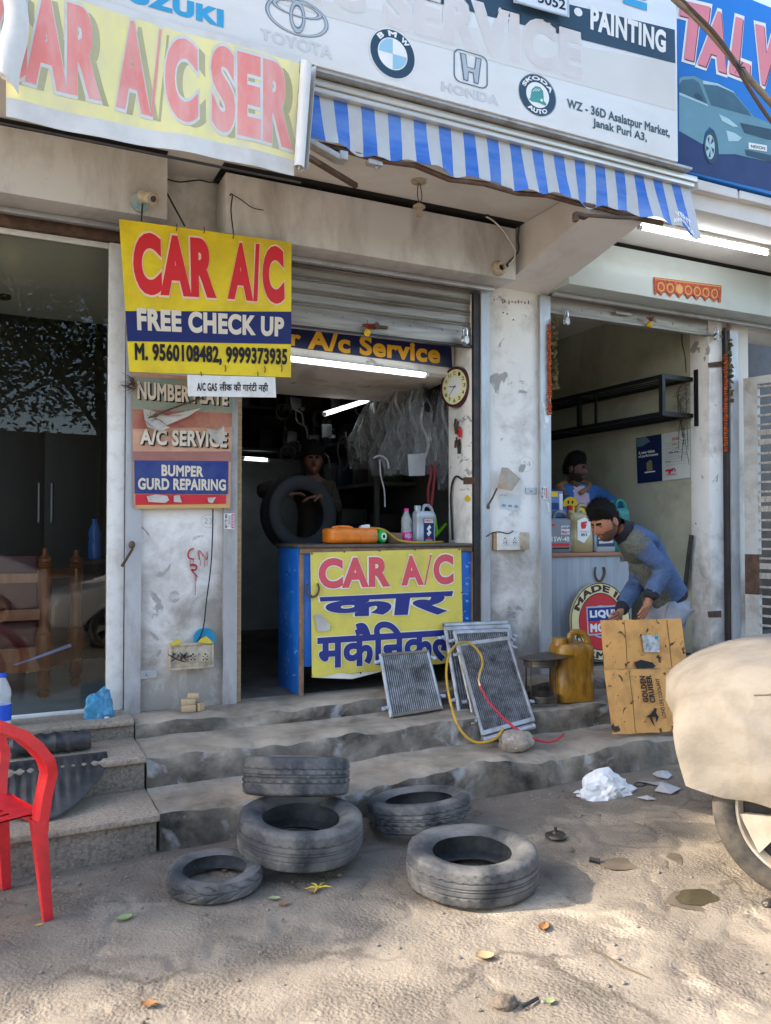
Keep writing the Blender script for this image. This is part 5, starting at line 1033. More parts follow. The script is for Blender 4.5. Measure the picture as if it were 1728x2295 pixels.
BLUEPET = bpy.data.materials.new("blue bottle"); BLUEPET.use_nodes = True; bb = BLUEPET.node_tree.nodes['Principled BSDF']; bb.inputs['Base Color'].default_value = (.02, .17, .55, 1); bb.inputs['Roughness'].default_value = .12; bb.inputs['Alpha'].default_value = .8
PINKC = ink("pink label", srgb(226, 70, 150))
def bottle(c, r, H, lab, m_, capm, labm=None, lt=None, lz=(.06, .30)):
    t_ = thing("water_bottle", lab, "bottle", c); M_ = Matrix.Translation(c)
    b = MB(); b.lathe([(0, .0), (r * .85, 0), (r, .012), (r, H * .30), (r * .93, H * .34), (r, H * .40), (r * .86, H * .5), (r, H * .60), (r * .95, H * .68), (r * .6, H * .82), (r * .38, H * .9), (r * .38, H * .93)], M_, 22, cap=False); part("bottle_body", b, m_, t_)
    b = MB(); b.lathe([(r * .42, H * .92), (r * .42, H * .995), (0, H)], M_, 16); part("cap", b, capm, t_)
    if labm: b = MB(); b.lathe([(r * 1.015, H * lz[0]), (r * 1.015, H * lz[1])], M_, 24, cap=False); part("label_band", b, labm, t_)
    if lt: b = MB(); text(b, None, lt, .03, 0, warp=lambda u, v, h: Vector(c) + V(r * 1.03 * math.cos(R(-135 + 95 * u)), r * 1.03 * math.sin(R(-135 + 95 * u)), H * (lz[1] - .05 - .13 * v))); part("lettering", b, WHITE, t_, smooth=False)
bottle(onz(ZP('J', 942, 165, Y=5.46), TT), .043, .265, "clear water bottle with pink label and pink cap on the counter", PETC, PINKC, PINKC, "AQUA", (.06, .32))
SILC = mat("silver grey plastic", (.36, .40, .44), .35, metal=.3, var=.08, vs=4, spec=.5)
t_, M_ = can(onz(ZP('J', 1060, 185, Y=5.42), TT), .088, .045, .29, "silver grey oil can with a dark blue label on the counter", SILC, rz=8, neck=(-.68, 0), capm=SILC, hr=.013)
def face_quad(M_, hx, hy, x0, x1, z0, z1, off=.003): return Quad(M_ @ V(x0, -hy - off, z1), M_ @ V(x1, -hy - off, z1), M_ @ V(x1, -hy - off, z0), M_ @ V(x0, -hy - off, z0))
def on_can(t_, q, items):
    for k, (m_, r) in enumerate(items):
        b = MB()
        if isinstance(r, tuple) and isinstance(r[0], str): text(b, Quad(q.p(r[1], r[2], .002), q.p(r[3], r[2], .002), q.p(r[3], r[4], .002), q.p(r[1], r[4], .002)), r[0], .03, .0004 * k)
        elif isinstance(r, list): b.poly([q.p(u, v, .0004 * k) for u, v in r])
        else: rect_on(b, q, *r, .0004 * k)
        part("lettering" if isinstance(r, tuple) and isinstance(r[0], str) else "label_print", b, m_, t_, smooth=False)
on_can(t_, face_quad(M_, .088, .045, -.035, .06, .015, .19), [(ink("label blue", srgb(20, 38, 86)), (0, 0, 1, 1)), (WHITE, (.05, .02, .95, .2)), (RED, ("MARUTI", .1, .04, .9, .16)), (WHITE, [(.28, .46), (.55, .28), (.72, .40), (.52, .50), (.74, .62), (.46, .80), (.26, .66), (.46, .58)]), (RED, (.3, .84, .7, .9)), (WHITE, (.15, .94, .85, .965))])
b = MB(); b.tube([onz(ZP('J', x, y, Y=Y_), z_) for x, y, Y_, z_ in ((700, 115, 5.42, TT + .115), (790, 140, 5.36, TT + .10), (880, 170, 5.32, TT + .03), (980, 195, 5.28, TT + .009), (1070, 198, 5.27, TT + .008), (1150, 190, 5.30, TT + .008), (1190, 165, 5.42, TT + .008), (1130, 150, 5.5, TT + .008))], .008, 8, smooth=5); solo("hose", b, HY, "yellow hose trailing along the counter top past the bottle", "hose")
b = MB(); b.cbox(onz(ZP('J', 850, 185, Y=5.42), TT + .04), (.12, .10, .08), .01); b.jitter(.012, 9); solo("scrap_tin", b, mat("brown tin", (.2, .12, .07), .6, var=.3, dirt=(.05, .04, .03), da=.6, ds=9), "small brown tin behind the green spool on the counter", "tin")
b = MB(); b.cbox(onz(ZP('J', 655, 110, Y=5.46), TT + .12), (.08, .05, .03), .01); b.jitter(.02, 12); solo("cloth", b, WHITE, "crumpled white rag on top of the orange jerrycan", "cloth")

# ---------------------------------------------------------------- clock, keys and bits on the narrow side wall
CX = 3.235
ck = ZP('E', 1172, 1085, X=CX); CLF = ink("cream clock face", srgb(226, 222, 170)); CLR = mat("maroon clock rim", srgb(74, 26, 32), .3, var=.1)
t_ = thing("wall_clock", "round maroon wall clock with a cream dial on the narrow side wall", "clock", ck); M_ = Matrix.Translation(ck) @ Matrix.Rotation(R(-90), 4, 'Y'); M_ = Matrix.Translation(ck) @ V(-1, -.25, 0).to_track_quat('Z', 'Y').to_matrix().to_4x4()
RC = .158
b = MB(); b.lathe([(0, .005), (RC, .005), (RC * 1.02, .03), (RC * .97, .05), (RC * .88, .052), (RC * .86, .043)], M_, 48); part("rim", b, CLR, t_)
b = MB(); b.lathe([(0, .044), (RC * .865, .044), (RC * .865, .040)], M_, 40); part("dial", b, CLF, t_)
qc = Quad(*[M_ @ V(x, y, .0445) for x, y in ((-RC, RC), (RC, RC), (RC, -RC), (-RC, -RC))])
# orient the dial upright
zup = V(0, 0, 1); nn = (M_.to_3x3() @ V(0, 0, 1)); rt = zup.cross(nn).normalized(); cc = M_ @ V(0, 0, .0445); qc = Quad(cc - rt * RC + zup * RC, cc + rt * RC + zup * RC, cc + rt * RC - zup * RC, cc - rt * RC - zup * RC)
b = MB(); disc_on(b, qc, .5, .5, .25, .25, .0006); part("dial_centre", b, WHITE, t_, smooth=False)
b = MB()
for k in range(1, 13):
    a = R(90 - 30 * k); u, v = .5 + .34 * math.cos(a), .5 - .34 * math.sin(a); text(b, Quad(qc.p(u - .04, v - .045), qc.p(u + .04, v - .045), qc.p(u + .04, v + .045), qc.p(u - .04, v + .045)), str(k), .02, .001)
def hand(a, L_, w):
    a = R(90 - a); d = V(math.cos(a), -math.sin(a), 0); e = V(-d.y, d.x, 0); b.poly([qc.p(.5 + s_ * e.x * w + d.x * t, .5 + s_ * e.y * w + d.y * t, .002) for s_, t in ((-1, -.05), (1, -.05), (.4, L_), (-.4, L_))])
hand(278, .20, .016); hand(222, .30, .012); part("numeral", b, BLACKI, t_, smooth=False)
kp = ZP('G', 1358, 440, X=CX); t_ = thing("key_bunch", "bunch of keys with a red tag hanging below the clock", "keys", kp); random.seed(4)
b = MB()
for k in range(12):
    o = V(-.012 - .004 * (k % 3), random.uniform(-.04, .04), random.uniform(-.10, .13)); b.cbox(kp + o, (.006, .022, .06), .002, Matrix.Rotation(R(random.uniform(-30, 30)), 3, 'X'))
part("key", b, RUST, t_); b = MB(); b.cbox(kp + V(-.02, -.04, -.0), (.012, .035, .07), .004); part("red_tag", b, RED, t_)
b = MB(); b.cbox(kp + V(-.016, -.02, -.13), (.02, .03, .06), .006); part("fob", b, BLACKP, t_)
b = MB(); b.poly([ZP('G', x, y, X=CX - .004) for x, y in ((1388, 805), (1405, 792), (1424, 812), (1415, 832), (1390, 828))]); solo("sticker", b, ink("yellow sticker", srgb(220, 186, 50)), "small yellow torn sticker on the narrow side wall below the keys", "sticker", smooth=False)
b = MB(); q = Quad(ZP('G', 1380, 692, X=CX - .004), ZP('G', 1445, 690, X=CX - .004), ZP('G', 1445, 730, X=CX - .004), ZP('G', 1380, 732, X=CX - .004)); b.prism(q.c, (.004, 0, 0)); solo("hasp", b, RUST, "rusty hasp plate on the narrow side wall under the clock", "hasp")
b = MB(); b.tube([ZP('G', x, y, X=CX - .02) for x, y in ((1375, 705), (1340, 685), (1318, 720), (1308, 800), (1312, 920), (1318, 1050))], .008, 6, smooth=3); solo("cable", b, WIRE, "thick black cable hanging down the narrow side wall behind the counter", "cable")
b = MB(); random.seed(21)
for k in range(26):
    y0, x0 = random.choice(((350, 1330), (360, 1330), (570, 1345), (690, 1345), (760, 1350), (590, 1370), (500, 1395))); x, y = x0 + random.uniform(0, 55), y0 + random.uniform(-8, 14)
    pts = [ZP('G', x + i * 5, y + random.uniform(-6, 6), X=CX - .001) for i in range(4)]; b.tube(pts, .0016, 4)
solo("scribble", b, ink("pen scribble", (.10, .09, .10)), "pen scribbles of numbers all over the narrow side wall", "writing")
SUNG = ink("sunglass lens", (.012, .012, .014), rough=.12)
sp = ZP('G', 1172, 245, Y=5.62); t_ = thing("sunglasses", "dark round sunglasses hooked on the hanging plastic bags", "sunglasses", sp)
for dz in (.058, -.062): b = MB(); b.lathe([(0, .004), (.040, .003), (.044, 0), (.040, -.003), (0, -.004)], Matrix.Translation(sp + V(0, 0, dz)) @ Matrix.Rotation(R(80), 4, 'X') @ Matrix.Rotation(R(25), 4, 'Y'), 20); part("lens", b, SUNG, t_)
b = MB(); b.tube([sp + V(0, 0, .02), sp + V(.012, 0, 0), sp + V(0, 0, -.02)], .003, 5); b.tube([sp + V(.03, 0, .08), sp + V(.09, .05, .05), sp + V(.14, .08, -.02)], .003, 5, smooth=3); part("frame", b, BLACKI, t_)

# ---------------------------------------------------------------- plastic bags of hoses and dark shelves inside
BAG = bpy.data.materials.new("clear polythene"); BAG.use_nodes = True; t = BAG.node_tree; t.nodes.clear(); o_ = nd(t, 'ShaderNodeOutputMaterial'); mx = nd(t, 'ShaderNodeMixShader'); tr = nd(t, 'ShaderNodeBsdfTransparent'); gl = nd(t, 'ShaderNodeBsdfPrincipled')
gl.inputs['Base Color'].default_value = (.66, .69, .70, 1); gl.inputs['Roughness'].default_value = .16; gl.inputs['Specular IOR Level'].default_value = .8
bn0 = nd(t, 'ShaderNodeTexNoise'); bn0.inputs['Scale'].default_value = 26; bn0.inputs['Detail'].default_value = 4; bn0.inputs['Distortion'].default_value = 1.5; bp0 = nd(t, 'ShaderNodeBump'); bp0.inputs['Strength'].default_value = 1.0; bp0.inputs['Distance'].default_value = .03; t.links.new(bn0.outputs[0], bp0.inputs['Height']); t.links.new(bp0.outputs[0], gl.inputs['Normal'])
lw = nd(t, 'ShaderNodeLayerWeight'); lw.inputs[0].default_value = .42; mr = nd(t, 'ShaderNodeMapRange'); mr.inputs['To Min'].default_value = .10; mr.inputs['To Max'].default_value = .8; t.links.new(lw.outputs['Facing'], mr.inputs[0]); t.links.new(mr.outputs[0], mx.inputs[0]); t.links.new(tr.outputs[0], mx.inputs[1]); t.links.new(gl.outputs[0], mx.inputs[2]); t.links.new(mx.outputs[0], o_.inputs[0])
def bag(px, py, Y, w, H, seed, lab):
    c_ = ZP('G', px, py, Y=Y); t_ = thing("plastic_bag", lab, "plastic bag", c_ - V(0, 0, H), "clear bags of hoses hung inside the repair shop"); random.seed(seed); b = MB(); rings = []
    N = 34
    for i in range(21):
        f = i / 20; r = w * (.16 + .84 * min(1, f * 1.9)) * (1 - .25 * max(0, f - .7) / .3)
        rings.append([c_ + V(math.cos(a) * r * (1 + .35 * N3((math.cos(a) * 2, math.sin(a) * 2, f * 2), 1, seed)), math.sin(a) * r * .55 * (1 + .4 * N3((math.cos(a) * 2.5, math.sin(a) * 2.5, f * 3), 1, seed + 5)), -H * f + .03 * N3((math.cos(a) * 2, math.sin(a) * 2, f), 1, seed + 9)) + V(N3((math.cos(a) * 7, math.sin(a) * 7, f * 9), 1, seed), N3((math.cos(a) * 7, f * 9, math.sin(a) * 7), 1, seed + 2), 0) * .012 for a in (2 * math.pi * k / N for k in range(N))])
    b.ring_loft(rings, cap=False); part("bag", b, BAG, t_, ang=80)
    b = MB(); x = random.uniform(-.3, .3) * w; b.tube([c_ + V(x, 0, -.02), c_ + V(x - .03, 0, -H * .3), c_ + V(x + .04, 0, -H * .6), c_ + V(x + random.uniform(-.06, .06), -.01, -H * .92)], .012, 7, smooth=4); part("hose", b, ALP if seed % 3 else OILY, t_)
    b = MB(); b.tube([c_ + V(x + .05, .01, -H * .35), c_ + V(x + .055, 0, -H * .55)], .016, 8); part("fitting", b, CHROME, t_)
descs = ["long clear bag with silver hose, nearest the clock", "wide clear bag hanging in the middle of the row", "crumpled clear bag farther inside the shop", "short clear bag hung low under the wider bags", "slim clear bag beside the sunglasses", "puffy clear bag at the inner end of the row", "clear bag with a bent pipe hanging lowest", "clear bag behind the sunglasses near the side wall", "clear bag tucked at the top under the loft"]
for k, (px, py, Y, w, H) in enumerate(((1225, 190, 5.75, .12, .62), (1110, 180, 5.85, .15, .58), (960, 190, 6.2, .15, .50), (1080, 430, 5.85, .12, .35), (1165, 250, 5.7, .10, .60), (880, 215, 6.5, .16, .48), (920, 420, 6.3, .13, .40), (1285, 330, 5.72, .10, .62), (1020, 165, 6.0, .14, .45))): bag(px, py, Y, w, H, k, descs[k])
more = ["clear bag pressed against the narrow side wall", "thin clear bag in front of the inner row", "wrinkled clear bag with a dark hose in it", "big clear bag at the very end of the row", "clear bag knotted high under the loft edge", "slack clear bag behind the middle bags"]
for k, (px, py, Y, w, H) in enumerate(((1265, 170, 5.66, .09, .72), (840, 300, 6.4, .12, .46), (1000, 330, 5.95, .13, .5), (800, 330, 6.7, .15, .5), (1140, 160, 5.7, .1, .42), (1050, 240, 6.1, .16, .6))): bag(px, py, Y, w, H, k + 20, more[k])
GLIM = mat("dull hung metal", (.20, .21, .22), .35, metal=.6, var=.3, vs=9); random.seed(31)
BELT = ["fan belt loop", "bent metal pipe", "small bracket", "coiled dark hose"]
spots = ["high above the mechanic", "left of the mechanic's head", "above the far tube", "over the slanting tube", "under the loft edge, near the white sign", "between the mechanic and the bags", "low beside the hanging bags", "by the shelf post", "just behind the mechanic", "deep in the far corner", "beside the inner tube light", "in the middle of the ceiling"]
for k in range(24):
    px, py, Y = random.uniform(330, 760), random.uniform(190, 560), random.uniform(6.6, 8.0); c_ = ZP('G', px, py, Y=Y); b = MB(); r_ = random.uniform(.05, .12); kind = k % 4
    if kind == 0: b.tube([c_ + V(r_ * .5 * math.cos(a), .02 * math.sin(3 * a), r_ * 1.5 * math.sin(a)) for a in [j * .42 for j in range(16)]], .009, 6)
    elif kind == 1: b.tube([c_, c_ + V(.02, 0, -.1), c_ + V(.10, 0, -.14), c_ + V(.12, 0, -.25)], .009, 6, smooth=3)
    elif kind == 2: b.cbox(c_, (.10, .04, .12), .01); b.cbox(c_ + V(.05, -.02, -.05), (.04, .06, .03), .006); b.jitter(.01, 20, k)
    else: b.tube([c_ + V(.07 * math.cos(a), .01 * a * .3, .07 * math.sin(a)) for a in [j * .5 for j in range(30)]], .010, 6)
    solo("hung_part", b, (BLACKP, GLIM, GLIM, BLACKP)[kind], "%s hung in the dark shop %s" % (BELT[kind], spots[k // 2]), "car part", "car parts hung in the dark")
b = MB(); q = zq('G', [(1060, 560), (1165, 552), (1160, 680), (1068, 684)], Y=5.66); b.sheet(lambda u, v: q.p(u, v, .006 * math.sin(6 * u)), 6, 6, -.002, q.n); solo("card", b, mat("grey card", (.35, .37, .38), .6), "plain grey card hanging under the clear bags", "card")
b = MB(); b.tube([ZP('G', x, y, Y=5.62) for x, y in ((1190, 620), (1195, 680), (1178, 760), (1182, 860))], .012, 8, smooth=3); b.tube([ZP('G', x, y, Y=5.6) for x, y in ((1220, 600), (1215, 680), (1205, 780), (1195, 860))], .012, 8, smooth=3); solo("hose_pair", b, mat("maroon hose", srgb(112, 36, 46), .5), "pair of maroon hoses hanging behind the silver oil can", "hose")
b = MB(); b.tube([ZP('G', x, y, Y=5.7) for x, y in ((900, 590), (905, 680), (925, 760), (930, 860))], .006, 6, smooth=3); b.tube([ZP('G', x, y, Y=5.7) for x, y in ((865, 580), (900, 566), (940, 590), (950, 640))], .008, 6, smooth=3); solo("pipe", b, ALP, "thin bent aluminium pipes hanging below the bags", "pipe")
b = MB(); b.tube([ZP('G', 1210, 910, Y=5.64), ZP('G', 1230, 1010, Y=5.6)], [.02, .012], 6); b.tube([ZP('G', 1220, 1030, Y=5.58), ZP('G', 1280, 960, Y=5.66)], .012, 6); solo("clamp_tool", b, ink("lime tool", srgb(110, 190, 30), rough=.4), "lime green clamp tool behind the silver oil can", "tool")
SHM = mat("dark shelf", (.06, .055, .05), .6, var=.3)
sf = thing("shelf", "dark steel shelf crowded with parts along the back of the repair shop", "shelf", (2.7, 8.5, PL))
for z_ in (2.45, 2.9): b = MB(); b.box(1.96, 3.40, 8.35, 8.84, z_, z_ + .03); part("board", b, SHM, sf)
for x in (1.98, 3.02): b = MB(); b.box(x - .02, x + .02, 8.36, 8.40, PL, 3.2); part("post", b, PALEWALL if x < 2.5 else SHM, sf)
sf2 = thing("shelf", "dark shelf crowded with parts along the bag side of the repair shop", "shelf", (3.2, 7.2, PL))
for z_ in (1.0, 1.5, 2.0, 2.45): b = MB(); b.box(3.05, 3.44, 6.5, 8.1, z_, z_ + .03); part("board", b, SHM, sf2)
for y in (6.52, 8.08): b = MB(); b.box(3.03, 3.07, y - .02, y + .02, PL, 2.9); part("post", b, SHM, sf2)
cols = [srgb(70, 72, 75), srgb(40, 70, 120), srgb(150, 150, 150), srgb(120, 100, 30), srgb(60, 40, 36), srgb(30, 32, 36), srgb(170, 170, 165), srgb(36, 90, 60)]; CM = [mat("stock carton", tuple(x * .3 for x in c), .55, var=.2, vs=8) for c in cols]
cn_ = ["dark grey", "dull blue", "pale grey", "mustard", "brown", "black", "off white", "green"]
random.seed(12); idx = 0; lev = ["lowest", "second", "third", "top"]
for li, z_ in enumerate((.93, 1.43, 1.93, 2.43)):
    for k in range(5 if li > 1 else 0):
        ci = (li * 5 + k * 3) % 8; b = MB(); w = random.uniform(.14, .24); x = 2.1 + k * .27; hh = random.uniform(.12, .34); b.cbox((x, 8.55, (0, 0, 2.48, 2.93)[li] + hh / 2 + .001), (w, .22, hh), .01, Matrix.Rotation(R(random.uniform(-15, 15)), 3, 'Z')); b.jitter(.01, 9, k)
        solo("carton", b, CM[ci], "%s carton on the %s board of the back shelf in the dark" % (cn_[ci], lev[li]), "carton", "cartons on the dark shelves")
    for k in range(4):
        ci = (li * 3 + k * 5 + 1) % 8; b = MB(); w = random.uniform(.14, .26); hh = random.uniform(.12, .34); b.cbox((3.22, 6.7 + k * .38, (1.03, 1.53, 2.03, 2.48)[li] + hh / 2 + .001), (.26, w, hh), .01, Matrix.Rotation(R(random.uniform(-15, 15)), 3, 'Z')); b.jitter(.01, 9, k + 30)
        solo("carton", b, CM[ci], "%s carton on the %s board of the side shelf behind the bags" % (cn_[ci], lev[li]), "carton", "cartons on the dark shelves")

# ---------------------------------------------------------------- oil shop: counter, cans, rack, posters
GWOOD = mat("grey wood laminate", (.34, .36, .38), .5, var=.16, vs=3, dirt=(.22, .24, .26), da=.7, ds=5, dth=.5, stretch=(5, 5, .35)); TERRA = mat("terracotta edge", (.34, .15, .08), .5, var=.15, vs=6)
oc_ = thing("counter", "grey wood grain counter with a terracotta coloured top edge in the oil shop", "counter", (4.5, 5.6, PL))
OY = 5.42; OT = ZP('H', 800, 975, Y=OY).z
b = MB(); b.box(3.95, 5.02, OY + .02, OY + .5, PL, OT - .02, .003); part("front_panel", b, GWOOD, oc_)
b = MB(); b.box(3.945, 5.04, OY, OY + .52, OT - .018, OT + .014, .004); part("top", b, TERRA, oc_)
b = MB(); b.tube([ZP('H', x, y, Y=OY + .012) for x, y in ((918, 1070), (912, 1110), (920, 1150), (945, 1175), (968, 1155), (982, 1110), (975, 1070))], .012, 6, smooth=4, flat=.6); solo("horseshoe", b, RUST, "horseshoe nailed to the grey wood counter above the round sign", "horseshoe")
ZO = OT + .016
def oc(px, Y, **k): c_ = ZP('H', px, 960, Y=Y); return V(c_.x, Y, ZO)
GREYC = mat("dark grey can", (.14, .16, .18), .35, var=.08, spec=.5); GOLDC = mat("gold can", srgb(150, 134, 96), .35, metal=.35, var=.06, spec=.5); TEALC = mat("teal can", srgb(20, 122, 116), .35, var=.08, spec=.5); REDC = ink("red cap", srgb(176, 24, 30), rough=.35)
t_, M_ = can(oc(615, 5.53), .135, .07, .345, "dark grey oil can reading 15W-40 at the near end of the oil shop counter", GREYC, neck=(-.7, 0), capm=GREYC, hr=.018)
on_can(t_, face_quad(M_, .135, .07, -.11, .11, .02, .25), [(ink("steel label", (.22, .23, .24)), (.0, 0, .95, .98)), (RED, [(.02, .04), (.30, .04), (.10, .14), (.0, .14)]), (WHITE, (.52, .10, .92, .42)), (NAVY, ("LIQUI", .54, .13, .9, .24)), (RED, ("MOLY", .54, .28, .9, .39)), (WHITE, ("15W-40", .06, .50, .9, .68)), (RED, (.06, .74, .92, .86)), (BLACKI, (.1, .9, .9, .96))])
t_, M_ = can(oc(785, 5.52), .125, .068, .405, "gold oil can with white label and red cap on the oil shop counter", GOLDC, neck=(-.68, 0), capm=REDC, hr=.018)
on_can(t_, face_quad(M_, .125, .068, -.07, .08, .06, .30), [(WHITE, [(.05, .12), (.55, 0), (.98, .08), (.98, .60), (.52, .92), (.05, .80)]), (RED, [(.30, .18), (.72, .14), (.74, .22), (.56, .23), (.74, .27), (.66, .32), (.62, .40), (.36, .42), (.28, .32)]), (GREYI, ("idemitsu", .2, .46, .84, .54)), (BLACKI, ("IFD 5", .3, .58, .72, .67))])
t_, M_ = can(oc(955, 5.56), .125, .066, .32, "pale grey oil can with a dark label, behind the bending man's chin", SILC, neck=(.6, 0), capm=GREYC, hr=.016)
on_can(t_, face_quad(M_, .125, .066, -.10, .10, .03, .19), [(TEALD, (0, 0, 1, .9)), (WHITE, ("Diesel Cat", .06, .12, .94, .30)), (WHITE, ("Star Premium", .06, .34, .94, .5)), (GREYI, [(.1, .6), (.9, .56), (.9, .7), (.1, .74)])])
can(oc(1075, 5.62), .11, .07, .46, "teal oil can standing at the far end of the oil shop counter", TEALC, neck=(-.6, 0), capm=TEALC, hr=.018)
def pbox(px, Y, z0, d, cols_, lab, rz=0):
    c_ = oc(px, Y); c_.z = z0; t_ = thing("carton", lab, "carton", c_, "small cartons behind the oil cans"); M_ = Matrix.Translation(c_ + V(0, 0, d[2] / 2)) @ Matrix.Rotation(R(rz), 4, 'Z')
    b = MB(); b.cbox((0, 0, 0), d, .002); b.bm.transform(M_); part("carton_body", b, cols_[0], t_)
    q = Quad(*[M_ @ V(x, -d[1] / 2 - .001, z) for x, z in ((-d[0] / 2, d[2] / 2), (d[0] / 2, d[2] / 2), (d[0] / 2, -d[2] / 2), (-d[0] / 2, -d[2] / 2))])
    on_can(t_, q, cols_[1])
PB = ink("powder blue card", srgb(96, 128, 176)); PBD = ink("deep blue card", srgb(28, 62, 120)); YC = ink("yellow card", srgb(236, 192, 26)); DK = BLACKI
pbox(598, 5.72, ZO, (.15, .10, .30), (PBD, [(YC, (.0, .1, .3, .25)), (PB, (.1, .5, .9, .95))]), "lower blue carton with yellow corner at the doorway edge of the oil shop counter")
pbox(600, 5.72, ZO + .302, (.14, .10, .23), (PB, [(YC, (.1, .03, .6, .22)), (WHITE, (.70, .1, .96, .9)), (PBD, (.05, .45, .65, .7))]), "upper pale blue carton with a yellow corner, topmost at the doorway edge")
pbox(665, 5.74, ZO + .20, (.22, .12, .195), (PBD, [(YC, (.62, .02, .98, .42)), (PB, (.03, .1, .5, .4)), (DK, [(.2, .7), (.4, .55), (.6, .6), (.75, .8), (.5, .9)])]), "wide blue carton with a yellow corner behind the oil cans")
pbox(665, 5.74, ZO, (.24, .13, .198), (PBD, [(PB, (.1, .2, .9, .8))]), "plain blue carton under the wide blue one behind the oil cans")
pbox(775, 5.74, ZO + .26, (.17, .10, .13), (YC, [(GREENI, (.35, .2, .65, .4)), (PB, (.6, .7, .8, .95))]), "yellow carton standing behind the gold oil can")
pbox(775, 5.74, ZO, (.2, .12, .258), (PBD, [(PB, (.2, .2, .8, .8))]), "blue carton under the yellow one behind the gold can")
# round sign leaning on the counter
CRM = ink("cream enamel", srgb(226, 206, 150), rough=.35); CRIM = mat("crimson enamel", srgb(196, 28, 44), .3, var=.05); BROWNI = ink("brown ink", srgb(58, 38, 38)); LBL = ink("royal ink", srgb(24, 38, 120))
YR = 5.37; ctr = ZP('H', 950, 1475, Y=YR); rx = (ZP('H', 1170, 1475, Y=YR).x - ZP('H', 730, 1475, Y=YR).x) / 2; rz_ = (ZP('H', 950, 1185, Y=YR).z - ZP('H', 950, 1762, Y=YR).z) / 2
rr_ = (rx + rz_) / 2; rs = thing("round_sign", "big round cream and red oil advertising sign leaning on the grey counter", "sign", (ctr.x, YR, ctr.z - rr_))
qr = Quad((ctr.x - rx, YR + .01, ctr.z + rz_), (ctr.x + rx, YR + .01, ctr.z + rz_), (ctr.x + rx, YR - .03, ctr.z - rz_), (ctr.x - rx, YR - .03, ctr.z - rz_))
b = MB(); N_ = 64; f1 = [qr.p(.5 + .5 * math.cos(2 * math.pi * k / N_), .5 + .5 * math.sin(2 * math.pi * k / N_)) for k in range(N_)]; b.prism(f1, V(0, .02, 0)); part("disc", b, CRM, rs)
b = MB(); disc_on(b, qr, .5, .5, .36, .36, .0015, n=56); part("red_field", b, CRIM, rs, smooth=False)
b = MB(); disc_on(b, qr, .5, .5, .37, .37, .002, .965, n=56); disc_on(b, qr, .5, .5, .5, .5, .002, .975, n=56)
arc_text(b, qr, "MADE IN", .5, .5, .5, .5, .775, .955, 158, 22, .002, .05)
def dn2(u, v, hh):
    a = R(200 + 140 * u); r = .5 * (.775 + .18 * v); return qr.p(.5 + r * math.cos(a), .5 - r * math.sin(a), .002)
text(b, None, "GERMANY", .05, 0, warp=dn2); part("lettering", b, BROWNI, rs, smooth=False)
b = MB(); disc_on(b, qr, .5, .5, .21, .21, .003, n=40); part("dark_disc", b, NAVY, rs, smooth=False)
b = MB(); disc_on(b, qr, .5, .5, .21, .21, .0035, .9, n=40); rect_on(b, qr, .26, .30, .80, .67, .004); part("silver_frame", b, SILVER, rs, smooth=False)
b = MB(); rect_on(b, qr, .28, .32, .78, .49, .005); part("blue_field", b, LBL, rs, smooth=False); b = MB(); rect_on(b, qr, .28, .49, .78, .65, .005); part("red_field", b, RED, rs, smooth=False)
b = MB(); text(b, Quad(qr.p(.31, .35), qr.p(.75, .35), qr.p(.75, .46), qr.p(.31, .46)), "LIQUI", .06, .006); text(b, Quad(qr.p(.31, .52), qr.p(.75, .52), qr.p(.75, .63), qr.p(.31, .63)), "MOLY", .06, .006); part("lettering", b, WHITE, rs, smooth=False)
# wall rack
BLKST = mat("black angle iron", (.014, .015, .017), .4, metal=.2, var=.2)
XW = 5.73
def rk(x, y, X=5.36): return ZP('F', x, y, X=X)
e0, e1 = rk(998, 1008), rk(998, 1240); Yn = e0.y; Yf = 8.6; zt, zb = e0.z, e1.z
rk_ = thing("wall_rack", "long black angle iron rack fixed along the olive side wall of the oil shop", "rack", (5.5, 7, zb))
b = MB()
for x in (5.36, XW - .03):
    for z_ in (zt, zb): b.box(x - .018, x + .018, Yn, Yf, z_ - .018, z_ + .018)
part("rail", b, BLKST, rk_)
b = MB()
for k in range(5):
    y = Yn + .02 + (Yf - Yn - .04) * (0, .28, .36, .7, 1)[k]; w = .022 if k in (0, 2) else .012
    b = MB(); b.box(5.36 - w * .8, 5.36 + w * .8, y - w, y + w, zb + .019, zt - .019); part("post", b, BLKST, rk_)
b = MB()
for z_ in (zt, zb):
    for k in range(4): b.box(5.42 + k * .07, 5.43 + k * .07, Yn + .02, Yf, z_ - .006, z_ + .006)
    for y in (Yn, Yn + 1.4): b.box(5.379, XW - .049, y, y + .03, z_ - .02, z_ + .02)
part("slat", b, BLKST, rk_)
b = MB(); b.box(XW - .025, XW - .002, Yn - .06, Yn - .02, zb - .1, zt + .08); part("wall_post", b, BLKST, rk_)
